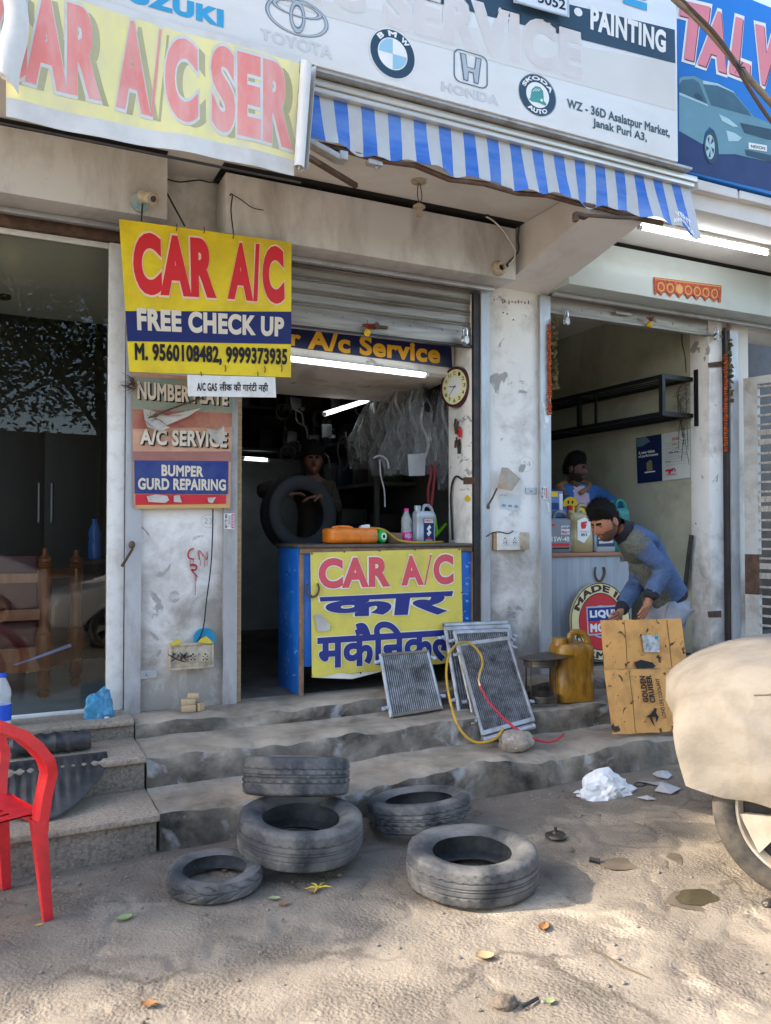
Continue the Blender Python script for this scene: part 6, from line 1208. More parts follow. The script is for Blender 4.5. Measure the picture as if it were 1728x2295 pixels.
# calendar poster
CALN = ink("calendar navy", srgb(18, 34, 74)); CALW = ink("calendar white", srgb(196, 200, 196)); CALT = ink("calendar text", (.4, .4, .38))
qc_ = Quad(*[ZP('H', x, y, X=XW - .006) for x, y in ((1220, 108), (1625, 38), (1625, 402), (1232, 446))])
cal = thing("calendar", "calendar with a navy picture half and a white dates half on the olive wall", "calendar", qc_.p(.5, 1))
b = MB(); b.sheet(lambda u, v: qc_.p(u, v, .003 * math.sin(9 * u)), 20, 4, -.001, qc_.n); part("sheet", b, CALW, cal)
b = MB(); rect_on(b, qc_, 0, 0, .49, 1, .005, 6, 2); part("navy_page", b, CALN, cal, smooth=False)
b = MB(); text(b, Quad(qc_.p(.04, .30), qc_.p(.36, .30), qc_.p(.36, .37), qc_.p(.04, .37)), "A new vision", .03, .0065); text(b, Quad(qc_.p(.04, .385), qc_.p(.42, .385), qc_.p(.42, .46), qc_.p(.04, .46)), "of performance", .03, .0065); part("lettering", b, WHITE, cal, smooth=False)
b = MB(); shape_on(b, qc_, [(.19, .58), (.26, .52), (.30, .54), (.31, .74), (.20, .76)], .0065); part("printed_can", b, GOLDC, cal, smooth=False)
b = MB(); rect_on(b, qc_, .15, .765, .36, .79, .0065); part("printed_base", b, WHITE, cal, smooth=False)
b = MB(); shape_on(b, qc_, [(.0, .02), (.2, .0), (.28, .12), (.12, .2), (.02, .2)], .0065); part("printed_sky", b, ink("print steel", srgb(90, 116, 130)), cal, smooth=False)
b = MB(); text(b, Quad(qc_.p(.68, .12), qc_.p(.80, .12), qc_.p(.80, .18), qc_.p(.68, .18)), "2022", .03, .0065)
text(b, Quad(qc_.p(.56, .87), qc_.p(.76, .87), qc_.p(.76, .91), qc_.p(.56, .91)), "TotalEnergies", .02, .0065); shape_on(b, qc_, [(.55, .78), (.62, .77), (.70, .78), (.70, .82), (.66, .82), (.64, .87), (.60, .87), (.62, .82), (.55, .81)], .0065); part("lettering", b, RED, cal, smooth=False)
b = MB(); disc_on(b, qc_, .70, .81, .045, .05, .007, .6, -40, 180, 20); rect_on(b, qc_, .62, .42, .7, .44, .0065); rect_on(b, qc_, .72, .42, .8, .44, .0065); part("print_mark", b, LBL, cal, smooth=False)
b = MB()
for k in range(9): rect_on(b, qc_, .55, .215 + .058 * k, .93, .225 + .058 * k, .0062)
part("print_line", b, CALT, cal, smooth=False)
b = MB(); rect_on(b, qc_, .55, .60, .66, .62, .0066); rect_on(b, qc_, .68, .25, .78, .27, .0066); part("print_mark", b, ink("olive mark", srgb(150, 160, 60)), cal, smooth=False)
# peacock feathers beside it
FEA = mat("brown feather", (.07, .06, .045), .8, var=.3)
pf = thing("feather_bunch", "bunch of dry peacock feathers hanging by the rack end and calendar edge", "feathers", ZP('F', 1150, 1640, X=5.66)); b = MB(); random.seed(8)
for k in range(9):
    y0 = random.uniform(1000, 1240); pts = [ZP('F', 1150 + random.uniform(-8, 8), y0, X=5.66), ZP('F', 1130 + random.uniform(-60, 10), y0 + 60, X=5.62), ZP('F', 1140 + random.uniform(-60, 20), y0 + 200 + random.uniform(0, 200), X=5.64)]
    b.tube(pts, .0025, 4, smooth=5)
    for j in range(26):
        f = j / 26; p_ = pts[0].lerp(pts[1], f * 2) if f < .5 else pts[1].lerp(pts[2], f * 2 - 1); b.tube([p_, p_ + V(random.uniform(-.03, .0), random.uniform(-.07, .05), random.uniform(-.05, .02))], [.0016, .0008], 3)
part("barb", b, FEA, pf)
b = MB(); b.tube([ZP('F', x, y, X=5.715) for x, y in ((985, 705), (1000, 725), (1060, 712), (1105, 718), (1112, 800), (1130, 880), (1138, 985))], .004, 5, smooth=3); solo("wire", b, WIRE, "thin black wire running down the olive wall to the rack end", "wire")
b = MB(); b.tube([ZP('H', 1632, 830, X=5.66), ZP('H', 1605, 1040, X=5.66), ZP('H', 1583, 1230, X=5.66)], .02, 8); solo("pole", b, BLACKP, "black pole leaning in the corner behind the bending man's back", "pole")
# toran, garlands
TOR = mat("red toran cloth", srgb(170, 66, 54), .8, var=.15, vs=20, dirt=srgb(205, 140, 90), da=.7, ds=40, dth=.54); TORG = ink("gold print", srgb(206, 160, 96))
qt = zq('F', [(935, 392), (1357, 445), (1352, 556), (940, 505)], Y=4.893)
tn = thing("toran", "red embroidered toran hanging with pointed pendants on the oil shop shutter box", "hanging", qt.p(.5, .5))
b = MB(); out = [(0, 0), (1, 0), (1, .95), (.97, .98), (.96, .75)] ; n7 = 7
for k in range(n7 - 1, -1, -1): u0, u1 = .03 + .93 * k / n7, .03 + .93 * (k + 1) / n7; out += [(u1 - .01, .72), ((u0 + u1) / 2, .98), (u0 + .01, .72)]
out += [(.03, .95), (0, .92)]
b.prism([qt.p(u, v, .004) for u, v in out], V(0, .004, 0)); part("cloth", b, TOR, tn, smooth=False)
b = MB()
for k in range(n7): disc_on(b, qt, .095 + .133 * k, .5, .052, .27, .006, .72, n=20)
disc_on(b, qt, .361, .5, .045, .24, .007, n=20); rect_on(b, qt, .01, .05, .99, .1, .006); part("gold_ring", b, TORG, tn, smooth=False)
GAR = mat("orange marigold", srgb(178, 84, 40), .85, var=.5, vs=40); DRY = mat("dried leaf", srgb(96, 88, 58), .85, var=.3, vs=20)
def garland(ptop, pbot, Y, lab, dry=((0, 0), (0, 0)), n=34):
    a, c_ = ZP('F', *ptop, Y=Y), ZP('F', *pbot, Y=Y); t_ = thing("garland", lab, "garland", c_); random.seed(n); b = MB()
    b.tube([a + V(0, 0, .05), c_], .002, 4); part("string", b, WIRE, t_)
    b = MB()
    for k in range(n): p_ = a.lerp(c_, k / (n - 1)); b.ball(p_ + V(random.uniform(-.005, .005), 0, 0), (random.uniform(.015, .020),) * 2 + (.010,), n=4)
    b.jitter(.006, 40); part("flower", b, GAR, t_)
    a, c_ = ZP('F', *dry[0], Y=Y), ZP('F', *dry[1], Y=Y); b = MB()
    for k in range(90):
        p_ = a.lerp(c_, random.random()); d = V(random.uniform(-.035, .035), random.uniform(-.04, .0), random.uniform(-.045, .01)); s_ = d.cross(V(random.random(), 1, random.random())).normalized() * .014; b.poly([p_, p_ + d * .5 + s_, p_ + d, p_ + d * .5 - s_])
    part("dried_leaf", b, DRY, t_, smooth=False)
garland((287, 690), (288, 1240), 5.15, "orange bead garland with a dry leaf strand at the oil shop's near jamb", ((315, 640), (318, 1085)), 38)
garland((1384, 880), (1385, 1470), 5.14, "longer orange bead garland with a dry leaf strand at the oil shop's far jamb", ((1402, 780), (1412, 1185)), 40)
# fan, paper and marks on the middle pillar
b = MB(); p_ = [ZP('H', x, y, Y=Y) for x, y, Y in ((215, 325, 5.13), (262, 328, 5.14), (355, 410, 5.12), (292, 500, 5.10), (180, 480, 5.15))]; c_ = ZP('H', 250, 430, Y=5.11)
for k in range(5): b.poly([c_, p_[k], p_[(k + 1) % 5]])
t_ = thing("paper_flag", "torn brown paper flag on a rusty rod sticking out of the middle pillar", "paper flag", c_ - V(0, 0, .1)); part("paper", b, mat("brown paper", (.36, .29, .21), .8, var=.15, dirt=(.5, .5, .5), da=.5, ds=9), t_, smooth=False)
b = MB(); b.tube([ZP('H', 180, 480, Y=5.14), ZP('H', 150, 545, Y=5.13), ZP('H', 112, 610, Y=5.16)], .007, 6); b.ball(ZP('H', 108, 622, Y=5.175), .02); part("rod", b, RUST, t_)
qs = zq('H', [(195, 515), (353, 525), (350, 650), (198, 635)], Y=5.196); t_ = thing("notice", "faded torn paper notice with blue print on the middle pillar under the paper flag", "notice", qs.p(.5, 1)); b = MB(); shape_on(b, qs, [(0, .05), (.4, 0), (.98, .05), (1, .9), (.6, 1), (.02, .93)], .001); part("paper", b, ink("faded paper", (.60, .62, .62)), t_, smooth=False)
b = MB()
for k in range(3): shape_on(b, qs, [(.1 + .3 * k, .75), (.18 + .3 * k, .66), (.3 + .3 * k, .7), (.32 + .3 * k, .82), (.12 + .3 * k, .84)], .002)
for k in range(4): rect_on(b, qs, .08 + .08 * k, .1 + .03 * (k % 2), .13 + .08 * k, .16, .002)
part("print_mark", b, ink("faded print", srgb(120, 150, 170)), t_, smooth=False)
qs = zq('H', [(250, 1390), (325, 1395), (322, 1465), (245, 1450)], Y=5.196); t_ = thing("notice", "small torn grey printed slip low on the middle pillar above the radiators", "notice", qs.p(.5, 1)); b = MB(); shape_on(b, qs, [(0, 0), (1, .1), (.95, 1), (.05, .85)], .001); part("paper", b, ink("grey slip", (.5, .5, .49)), t_, smooth=False)
b = MB()
for k in range(5): rect_on(b, qs, .08, .15 + .15 * k, .9, .20 + .15 * k, .002)
part("print_mark", b, BLACKI, t_, smooth=False)
b = MB(); qs = zq('H', [(350, 245), (450, 245), (450, 355), (350, 355)], Y=5.197); disc_on(b, qs, .5, .5, .5, .5, .001, .965, n=36); text(b, Quad(qs.p(.2, .3), qs.p(.8, .3), qs.p(.8, .7), qs.p(.2, .7)), "24", -.018, .001); solo("wall_mark", b, ink("pencil", (.42, .40, .38)), "pencilled number 24 in a ring on the middle pillar", "writing", smooth=False)
b = MB(); qs = zq('I', [(1340, 155), (1438, 158), (1435, 250), (1340, 245)], Y=5.197); disc_on(b, qs, .5, .5, .5, .5, .001, .965, n=36); text(b, Quad(qs.p(.2, .3), qs.p(.8, .3), qs.p(.8, .7), qs.p(.2, .7)), "23", -.018, .001); solo("wall_mark", b, ink("pencil", (.36, .34, .32)), "pencilled number 23 in a ring on the left pillar", "writing", smooth=False)
b = MB(); qs = zq('I', [(1253, 380), (1385, 380), (1385, 480), (1253, 480)], Y=5.196)
def stroke(pts, w=7):
    pp = [ZP('I', x, y, Y=5.194) for x, y in pts]; b.tube(pp, w / 2.975 * 5.2 / 1800 * .9, 6, smooth=4, flat=.35)
stroke([(1292, 385), (1265, 395), (1254, 425), (1262, 450), (1296, 455)]); stroke([(1330, 460), (1328, 395), (1378, 460), (1380, 405)], 6); stroke([(1268, 500), (1290, 490), (1312, 505), (1300, 530), (1275, 525), (1300, 555), (1315, 572)], 9)
for x, y0, y1 in ((1272, 455, 520), (1290, 450, 480), (1338, 460, 498), (1365, 455, 512), (1382, 460, 500), (1303, 560, 695), (1310, 560, 600)): stroke([(x, y0), (x, y1)], 3)
solo("paint_mark", b, ink("red drip paint", srgb(170, 40, 40)), "red dripping paint letters on the left pillar", "writing")
b = MB(); random.seed(2)
for k in range(9): b.ball(ZP('E', 1390 + 16 * k + random.uniform(-3, 3), 660 + random.uniform(-3, 3), Y=5.196), (.004, .004, .008 + .004 * (k % 3)), n=4)
for x, y in ((1395, 712), (1415, 718), (1445, 748), (1350, 648)): b.ball(ZP('E', x, y, Y=5.196), .006, n=4)
solo("nail_row", b, RUST, "row of old nail stubs high on the middle pillar", "nails")
# gate leaf swung outward at the right
GAT = mat("pale gate paint", (.50, .50, .48), .55, var=.08, vs=4, dirt=(.2, .13, .08), da=.7, ds=5, dth=.56, dirt2=(.14, .08, .05), d2s=9, d2th=.7); BARM = mat("rust streaked bar", (.46, .44, .40), .6, var=.1, dirt=(.16, .08, .045), da=.9, ds=14, dth=.54, stretch=(1, 6, 1))
gt = thing("gate", "pale steel gate leaf with horizontal bars swung open at the far wall", "gate", (6.1, 4.6, .55)); G0, G1 = V(6.10, 5.14, 0), V(6.30, 4.10, 0); gd = (G1 - G0)
def gb(f0, f1, z0, z1, th): a, c_ = G0 + gd * f0, G0 + gd * f1; n_ = V(-gd.y, gd.x, 0).normalized() * th / 2; return [a - n_ + V(0, 0, z0), c_ - n_ + V(0, 0, z0), c_ + n_ + V(0, 0, z0), a + n_ + V(0, 0, z0)], V(0, 0, z1 - z0)
b = MB()
for f0, f1, z0, z1 in ((0, .12, .56, 2.97), (.9, 1, .56, 2.97), (.121, .899, 2.90, 2.97), (.121, .899, .56, .66)): b.prism(*gb(f0, f1, z0, z1, .05))
part("frame", b, GAT, gt, smooth=False)
b = MB(); z = .74; k = 0
while z < 2.88:
    wide = k % 7 in (5, 6); h_ = .05 if wide else .018; b.prism(*gb(.121, .899, z, z + h_, .03)); z += .085; k += 1
part("bar", b, BARM, gt, smooth=False)
b = MB(); b.prism(*gb(-.001, .121, 1.02, 1.38, .054)); part("hinge_patch", b, RUST, gt, smooth=False)

# ---------------------------------------------------------------- people
SKIN = mat("brown skin", srgb(150, 100, 74), .55, var=.08, vs=12, spec=.35); SKIND = mat("deep brown skin", srgb(92, 60, 46), .55, var=.08, vs=12); HAIR = mat("black hair", (.007, .006, .0055), .7, var=.4, vs=60, bump=.9, bs=260, spec=.15); STUB = mat("stubble skin", srgb(88, 62, 51), .7, var=.2, vs=60); LIP = mat("lip", srgb(128, 76, 66), .5, var=.05); EYEW = ink("eye", (.035, .026, .022), rough=.3)
JACK = mat("blue melange knit", srgb(72, 92, 124), .9, var=.22, vs=60, bump=.5, bs=160, dirt=srgb(50, 62, 92), da=.5, ds=5); JGREY = mat("grey tweed", (.10, .105, .095), .95, var=.6, vs=110, bump=.5, bs=180); RIB = mat("dark rib knit", (.016, .017, .022), .9, var=.2, vs=60); JEAN = mat("washed jeans", (.27, .285, .32), .9, var=.2, vs=6, dirt=(.18, .2, .26), da=.6, ds=7, bump=.3, bs=180); SHOE = mat("dark shoe", (.02, .02, .022), .6)
DEN = mat("blue denim", srgb(44, 88, 148), .9, var=.15, vs=12, bump=.3, bs=200, dirt=srgb(84, 126, 176), da=.5, ds=5); FUR = mat("tan fleece", srgb(150, 108, 66), .95, var=.3, vs=60, bump=1, bs=120); TEE = mat("lilac tee", srgb(184, 160, 176), .85, var=.05, bump=.2, bs=120)
def skin_bm(nodes, edges, root, sub=2):
    me = bpy.data.meshes.new('s'); keys = list(nodes); me.from_pydata([tuple(nodes[k][0]) for k in keys], [(keys.index(a), keys.index(b_)) for a, b_ in edges], []); o = bpy.data.objects.new('s', me); COL.objects.link(o)
    o.modifiers.new('k', 'SKIN'); o.modifiers.new('d', 'SUBSURF').levels = sub
    for i, k in enumerate(keys):
        r = nodes[k][1]; me.skin_vertices[0].data[i].radius = r if isinstance(r, tuple) else (r, r); me.skin_vertices[0].data[i].use_root = (k == root)
    dg = bpy.context.evaluated_depsgraph_get(); dg.update(); m2 = bpy.data.meshes.new_from_object(o.evaluated_get(dg)); mb = MB(); mb.bm.from_mesh(m2)
    bpy.data.objects.remove(o); bpy.data.meshes.remove(me); bpy.data.meshes.remove(m2); return mb
def head_bm(c, up, fwd, s=1.0, beard=True, fade=True):
    up = Vector(up).normalized(); fwd = Vector(fwd); fwd = (fwd - up * fwd.dot(up)).normalized(); rt = fwd.cross(up); M_ = Matrix((( rt.x, fwd.x, up.x), (rt.y, fwd.y, up.y), (rt.z, fwd.z, up.z)))
    b = bmesh.new(); bmesh.ops.create_uvsphere(b, u_segments=56, v_segments=44, radius=1); g_ = lambda d, x0, y0, z0, r: math.exp(-((d.x - x0) ** 2 + (d.y - y0) ** 2 + (d.z - z0) ** 2) / (r * r)); ctr_ = {}
    for v in b.verts:
        d = v.co.normalized(); x, y, z = d.x * .076, d.y * .096, d.z * .118
        if d.z < 0: k = -d.z; x *= 1 - .30 * k ** 1.3; y *= 1 - (.10 if d.y > 0 else .32) * k; 
        if d.y > 0: y *= 1 - .06 * (1 - abs(d.z))
        f = V(0, 1, 0); y += .030 * g_(d, 0, .98, -.20, .13) + .016 * g_(d, 0, .98, -.02, .12) + .006 * g_(d, .3, .9, .22, .2) + .006 * g_(d, -.3, .9, .22, .2) - .012 * g_(d, .33, .93, .06, .15) - .012 * g_(d, -.33, .93, .06, .15)
        y += .010 * g_(d, 0, .84, -.52, .16) - .006 * g_(d, 0, .9, -.40, .09) + .016 * g_(d, 0, .62, -.80, .22) - .005 * g_(d, 0, .75, -.65, .10); x += .006 * math.copysign(1, d.x) * g_(d, math.copysign(.6, d.x), .7, -.12, .25)
        z += -.006 * g_(d, 0, .98, -.25, .12); v.co = V(x, y, z) * s; ctr_[v] = d.copy()
    mb = MB(); mp = {}
    for v in b.verts: mp[v] = mb.bm.verts.new(M_ @ v.co + Vector(c))
    for f in b.faces:
        d = sum((ctr_[v] for v in f.verts), Vector()) / len(f.verts); mi = 0
        if beard and d.z < -.30 and d.y > -.25 and not (abs(d.x) < .22 and -.62 < d.z < -.44 and d.y > .6) and (d.z < -.38 or abs(d.x) > .5 or (abs(d.x) < .3 and d.z < -.33)): mi = 1
        if fade and d.y < .22 and -.34 < d.z < .30: mi = 1
        if abs(d.x) < .25 and -.58 < d.z < -.45 and d.y > .7: mi = 2
        if .12 < abs(d.x) < .55 and .17 < d.z < .25 and d.y > .7: mi = 3
        mb.face([mp[v] for v in f.verts], mi)
    b.free(); W = lambda x, y, z: M_ @ (V(x, y, z) * s) + Vector(c)
    for sx in (-1, 1):
        for (dx, dy, dz, r) in ((.078, -.012, .005, (.010, .020, .032)),): 
            e = bmesh.new(); bmesh.ops.create_uvsphere(e, u_segments=14, v_segments=10, radius=1); e.transform(Matrix.Diagonal((*r, 1)))
            for v in e.verts: v.co = W(v.co.x * 1 + sx * dx, v.co.y + dy + .15 * v.co.z, v.co.z + dz)
            mb.add(e, None, 0)
        e = bmesh.new(); bmesh.ops.create_uvsphere(e, u_segments=12, v_segments=8, radius=.0095)
        for v in e.verts: v.co = W(v.co.x + sx * .029, v.co.y + .0755, v.co.z * .42 + .007)
        mb.add(e, None, 4)
    return mb, M_, W
def hair_bm(M_, c, s, front=.42, side=-.12, vol=.012, seed=0, tall=.02):
    b = bmesh.new(); bmesh.ops.create_uvsphere(b, u_segments=56, v_segments=44, radius=1); mb = MB(); mp = {}
    def inside(d): 
        lim = side if d.y < .1 else side + (front - side) * min(1, (d.y - .1) / .5)
        if d.y < -.45: lim = -.42
        return d.z > lim + .09 * N3(d, 7, seed) + .05 * N3(d, 19, seed)
    for v in b.verts:
        d = v.co.normalized(); k = vol + tall * max(0, d.z) ** 1.5 * (1 + .9 * max(0, d.y)) + .007 * N3(d, 9, seed) + .004 * N3(d, 22, seed)
        lim_ = (side if d.y < .1 else side + (front - side) * min(1, (d.y - .1) / .5)) if d.y > -.45 else -.42; tp_ = max(0, min(1, (d.z - lim_) / .34)); k = .001 + (k - .001) * tp_ ** .7 + .004 * N3(d, 30, seed) * tp_; p_ = V(d.x * (.077 + k), d.y * (.098 + k), d.z * (.1185 + k)); 
        if d.z < 0: p_.x *= 1 + .12 * d.z; p_.y *= 1 + .15 * d.z
        v.co = p_ * s
    for f in b.faces:
        d = sum((v.co.normalized() for v in f.verts), Vector()) / len(f.verts)
        if inside(d):
            for v in f.verts:
                if v not in mp: mp[v] = mb.bm.verts.new(M_ @ v.co + Vector(c))
            mb.face([mp[v] for v in f.verts])
    b.free(); rs_ = random.Random(seed); fs_ = list(mb.bm.faces)
    for k in range(1500):
        f = fs_[rs_.randrange(len(fs_))]; p_ = f.calc_center_median(); n_ = (p_ - Vector(c)).normalized(); fw_ = M_ @ V(0, 1, 0); d_ = (n_ * .55 + fw_ * (.5 if n_.dot(M_ @ V(0, 0, 1)) > .5 else -.1) - (M_ @ V(0, 0, 1)) * (0 if n_.dot(M_ @ V(0, 0, 1)) > .4 else .5) + V(rs_.gauss(0, .3), rs_.gauss(0, .3), rs_.gauss(0, .3))).normalized(); L_ = rs_.uniform(.010, .026) * s
        w_ = d_.orthogonal().normalized() * .0016; q_ = d_.cross(w_.normalized()) * .0016; a_, b2, c2, e_ = [mb.bm.verts.new(x) for x in (p_ - n_ * .002 + w_, p_ - n_ * .002 - w_ + q_, p_ - n_ * .002 - q_, p_ + d_ * L_)]
        for tri in ((a_, b2, e_), (b2, c2, e_), (c2, a_, e_)): mb.face(list(tri))
    return mb
def hand_nodes(nodes, edges, w, tag, d, n_, curl, L_=.085):
    """a palm and five bent fingers from wrist node W along direction D, palm normal N"""
    d = Vector(d).normalized(); n_ = Vector(n_); n_ = (n_ - d * d.dot(n_)).normalized(); s_ = d.cross(n_); w0 = Vector(nodes[w][0]); pm = w0 + d * .045
    nodes[tag + 'p'] = (pm, (.030, .017)); edges.append((w, tag + 'p'))
    for i, (o, L) in enumerate(((-.030, .80), (-.010, .95), (.010, 1.0), (.029, .9))):
        k0 = w0 + d * .088 + s_ * o; dd = (d * math.cos(curl * .5) + n_ * math.sin(curl * .5)); d2 = (d * math.cos(curl * 1.2) + n_ * math.sin(curl * 1.2)); d3 = (d * math.cos(curl * 1.8) + n_ * math.sin(curl * 1.8)); k1 = k0 + dd * .036 * L; k2 = k1 + d2 * .026 * L; k3 = k2 + d3 * .018 * L
        for j, (p_, r) in enumerate(((k0, .0105), (k1, .0095), (k2, .0085), (k3, .0065))):
            nodes[f'{tag}{i}{j}'] = (p_, r); edges.append((tag + 'p' if j == 0 else f'{tag}{i}{j-1}', f'{tag}{i}{j}'))
    t0 = w0 + d * .03 + s_ * .032; t1 = t0 + (d * .7 + s_ * .45 + n_ * .5).normalized() * .038; t2 = t1 + (d * .8 + n_ * .55).normalized() * .028
    for j, (p_, r) in enumerate(((t0, .014), (t1, .011), (t2, .0085))): nodes[f'{tag}t{j}'] = (p_, r); edges.append((w if j == 0 else f'{tag}t{j-1}', f'{tag}t{j}'))
def lp(x, y, Y): return ZP('L', x, y, Y=Y)
# the bending man
NY, MY, FYR = 4.36, 4.52, 4.70
man = thing("person", "young man in a blue and grey knit jacket bending to lift a stained flat cardboard", "person", V(4.75, 4.7, .36))
pel = lp(672, 850, MY); wst = lp(690, 745, MY); bel = lp(610, 600, MY); che = lp(520, 450, MY); ub = lp(455, 345, MY); nk = lp(370, 290, MY); nk2 = lp(325, 262, MY)
sn, en, wn = lp(490, 385, NY + .02), lp(655, 560, NY - .05), lp(548, 775, NY - .03); sf_, ef, wf = lp(470, 420, FYR), lp(470, 640, FYR - .05), lp(345, 860, FYR - .22)
hl, hr_ = pel + V(0, -.09, -.02), pel + V(0, .10, -.02); kl, kr = V(hl.x - .12, 4.50, .80), V(hr_.x - .10, 4.66, .80); al, ar_ = V(kl.x + .10, 4.62, .44), V(kr.x + .12, 4.80, .44); fl, fr_ = al + V(-.17, -.03, -.04), ar_ + V(-.17, -.03, -.04)
hem = lp(708, 792, MY)
nodes = dict(pel=(pel, .095), hem=(hem, .135), wst=(wst, .13), bel=(bel, (.13, .12)), che=(che, (.13, .12)), ub=(ub, (.11, .09)), nk=(nk, .058), nk2=(nk2, .055), sn=(sn, .055), en=(en, .043), wn=(wn, .026), sf=(sf_, .055), ef=(ef, .043), wf=(wf, .026), hl=(hl, .09), hr=(hr_, .09), kl=(kl, .06), kr=(kr, .06), al=(al, .04), ar=(ar_, .04), fl=(fl, (.04, .03)), fr=(fr_, (.04, .03)))
edges = [('pel', 'hem'), ('hem', 'wst'), ('wst', 'bel'), ('bel', 'che'), ('che', 'ub'), ('ub', 'nk'), ('nk', 'nk2'), ('ub', 'sn'), ('sn', 'en'), ('en', 'wn'), ('ub', 'sf'), ('sf', 'ef'), ('ef', 'wf'), ('pel', 'hl'), ('hl', 'kl'), ('kl', 'al'), ('al', 'fl'), ('pel', 'hr'), ('hr', 'kr'), ('kr', 'ar'), ('ar', 'fr')]
hand_nodes(nodes, edges, 'wn', 'n', lp(505, 900, NY - .06) - wn, V(-.15, 1, -.1), .42); hand_nodes(nodes, edges, 'wf', 'f', lp(280, 925, FYR - .32) - wf, V(-.15, 1, -.1), .42)
b = skin_bm(nodes, edges, 'pel')
hc_ = lp(238, 232, MY - .01); hup = (lp(188, 95, MY) - lp(275, 372, MY)); hfw = lp(100, 330, MY - .05) - hc_
hb, HM, HW = head_bm(hc_, hup, hfw, 1.13); tmp = bpy.data.meshes.new('h'); hb.bm.to_mesh(tmp); hb.bm.free(); b.bm.from_mesh(tmp); bpy.data.meshes.remove(tmp)
part("body", b, [SKIN, STUB, LIP, HAIR, EYEW], man, ang=80)
part("hair", hair_bm(HM, hc_, 1.13, .50, .16, .010, 3, .034), HAIR, man, ang=80)
def cloth(keys, eds, grow, root, fold=.012, sub=2, sc=9, seed=1):
    nn = {k: (nodes[k][0], tuple(r + grow for r in nodes[k][1]) if isinstance(nodes[k][1], tuple) else nodes[k][1] + grow) for k in keys}; mb = skin_bm(nn, eds, root, sub + 1)
    for v in mb.bm.verts: v.co += v.normal * fold * N3(v.co, sc, seed) + v.normal * fold * .6 * N3(Vector((v.co.x * 1, v.co.y, v.co.z * 2.2)), sc * 2.2, seed + 3)
    return mb
b = cloth(['hem', 'wst', 'bel', 'che', 'ub', 'nk', 'sn', 'en', 'wn', 'sf', 'ef', 'wf'], [('hem', 'wst'), ('wst', 'bel'), ('bel', 'che'), ('che', 'ub'), ('ub', 'nk'), ('ub', 'sn'), ('sn', 'en'), ('en', 'wn'), ('ub', 'sf'), ('sf', 'ef'), ('ef', 'wf')], .027, 'bel', .013)
fx = (bel - wst).normalized()
for f in b.bm.faces:
    c_ = f.calc_center_median(); px_ = (c_ - V(0, 0, CAM_H)); dcam = _RM.transposed() @ px_; sx, sy = W0 / 2 + dcam.x / -dcam.z * FPX, H0 / 2 - dcam.y / -dcam.z * FPX; lx, ly = (sx - 1280) * 3.1607, (sy - 1100) * 3.1607
    if (c_ - wn).length < .085 or (c_ - wf).length < .085 or (c_ - hem).dot(fx) < .06: f.material_index = 2
    elif (c_ - nk).length < .10 and (c_ - nk).dot(nk2 - nk) > -.03: f.material_index = 2
    else:
        ax = che + (ub - che) * max(0, min(1.3, (c_ - che).dot(ub - che) / (ub - che).length_squared)) if (c_ - che).dot(fx) > 0 else wst + fx * (c_ - wst).dot(fx)
        frd = V(-fx.z, 0, fx.x); frd = frd if frd.x < 0 else -frd
        onarm = min((c_ - (sn.lerp(en, t_ / 6))).length for t_ in range(2, 7)) < .085 or min((c_ - (en.lerp(wn, t_ / 6))).length for t_ in range(7)) < .08 or min((c_ - (ef.lerp(wf, t_ / 6))).length for t_ in range(7)) < .08
        if not onarm and (c_ - ax).dot(frd) > (.035 if (c_ - wst).dot(fx) > .16 else .085): f.material_index = 1
part("jacket", b, [JACK, JGREY, RIB], man, ang=80)
b = MB(); b.tube([nk + (nk2 - nk) * k for k in (-.45, .1, .7, 1.05)], [.098, .088, .080, .078], 18, cap=False); part("collar", b, RIB, man)
b = cloth(['pel', 'hl', 'hr', 'kl', 'kr', 'al', 'ar'], [('pel', 'hl'), ('hl', 'kl'), ('kl', 'al'), ('pel', 'hr'), ('hr', 'kr'), ('kr', 'ar')], .014, 'pel', .010, seed=5); part("jeans", b, JEAN, man, ang=80)
for a_, f_ in ((al, fl), (ar_, fr_)): b = skin_bm({'a': (a_ + V(.03, 0, -.05), (.045, .04)), 'b': (a_ + V(-.05, 0, -.045), (.045, .036)), 'c': (f_ + V(-.02, 0, 0), (.042, .026))}, [('a', 'b'), ('b', 'c')], 'a'); part("shoe", b, SHOE, man)
# the seller
def hp(x, y, Y): return ZP('H', x, y, Y=Y)
SYY = 6.15
sel = thing("person", "smiling bearded man in a denim jacket with fleece collar behind the oil cans", "person", V(5.0, SYY, PL))
pel = hp(790, 960, SYY); pel.z = 1.30; che = hp(745, 600, SYY); bel = hp(760, 760, SYY); ub = hp(755, 500, SYY); nk = hp(755, 455, SYY); nk2 = hp(760, 405, SYY)
sl_, el_, wl_ = hp(920, 520, SYY + .05), hp(1095, 640, SYY + .1), hp(930, 800, SYY + .05); sr, er, wr = hp(615, 530, SYY - .03), hp(585, 720, SYY + .0), hp(640, 850, SYY - .2)
hl, hr_ = V(pel.x + .09, SYY, 1.2), V(pel.x - .09, SYY, 1.2)
nodes = dict(pel=(pel, (.14, .11)), bel=(bel, (.15, .12)), che=(che, (.17, .13)), ub=(ub, (.14, .10)), nk=(nk, .062), nk2=(nk2, .058), sn=(sl_, .06), en=(el_, .046), wn=(wl_, .028), sf=(sr, .06), ef=(er, .046), wf=(wr, .028), hl=(hl, .09), hr=(hr_, .09), kl=(V(hl.x, SYY - .03, .88), .06), kr=(V(hr_.x, SYY - .03, .88), .06), al=(V(hl.x, SYY, .53), .04), ar=(V(hr_.x, SYY, .53), .04), fl=(V(hl.x, SYY - .17, .50), (.04, .03)), fr=(V(hr_.x, SYY - .17, .50), (.04, .03)))
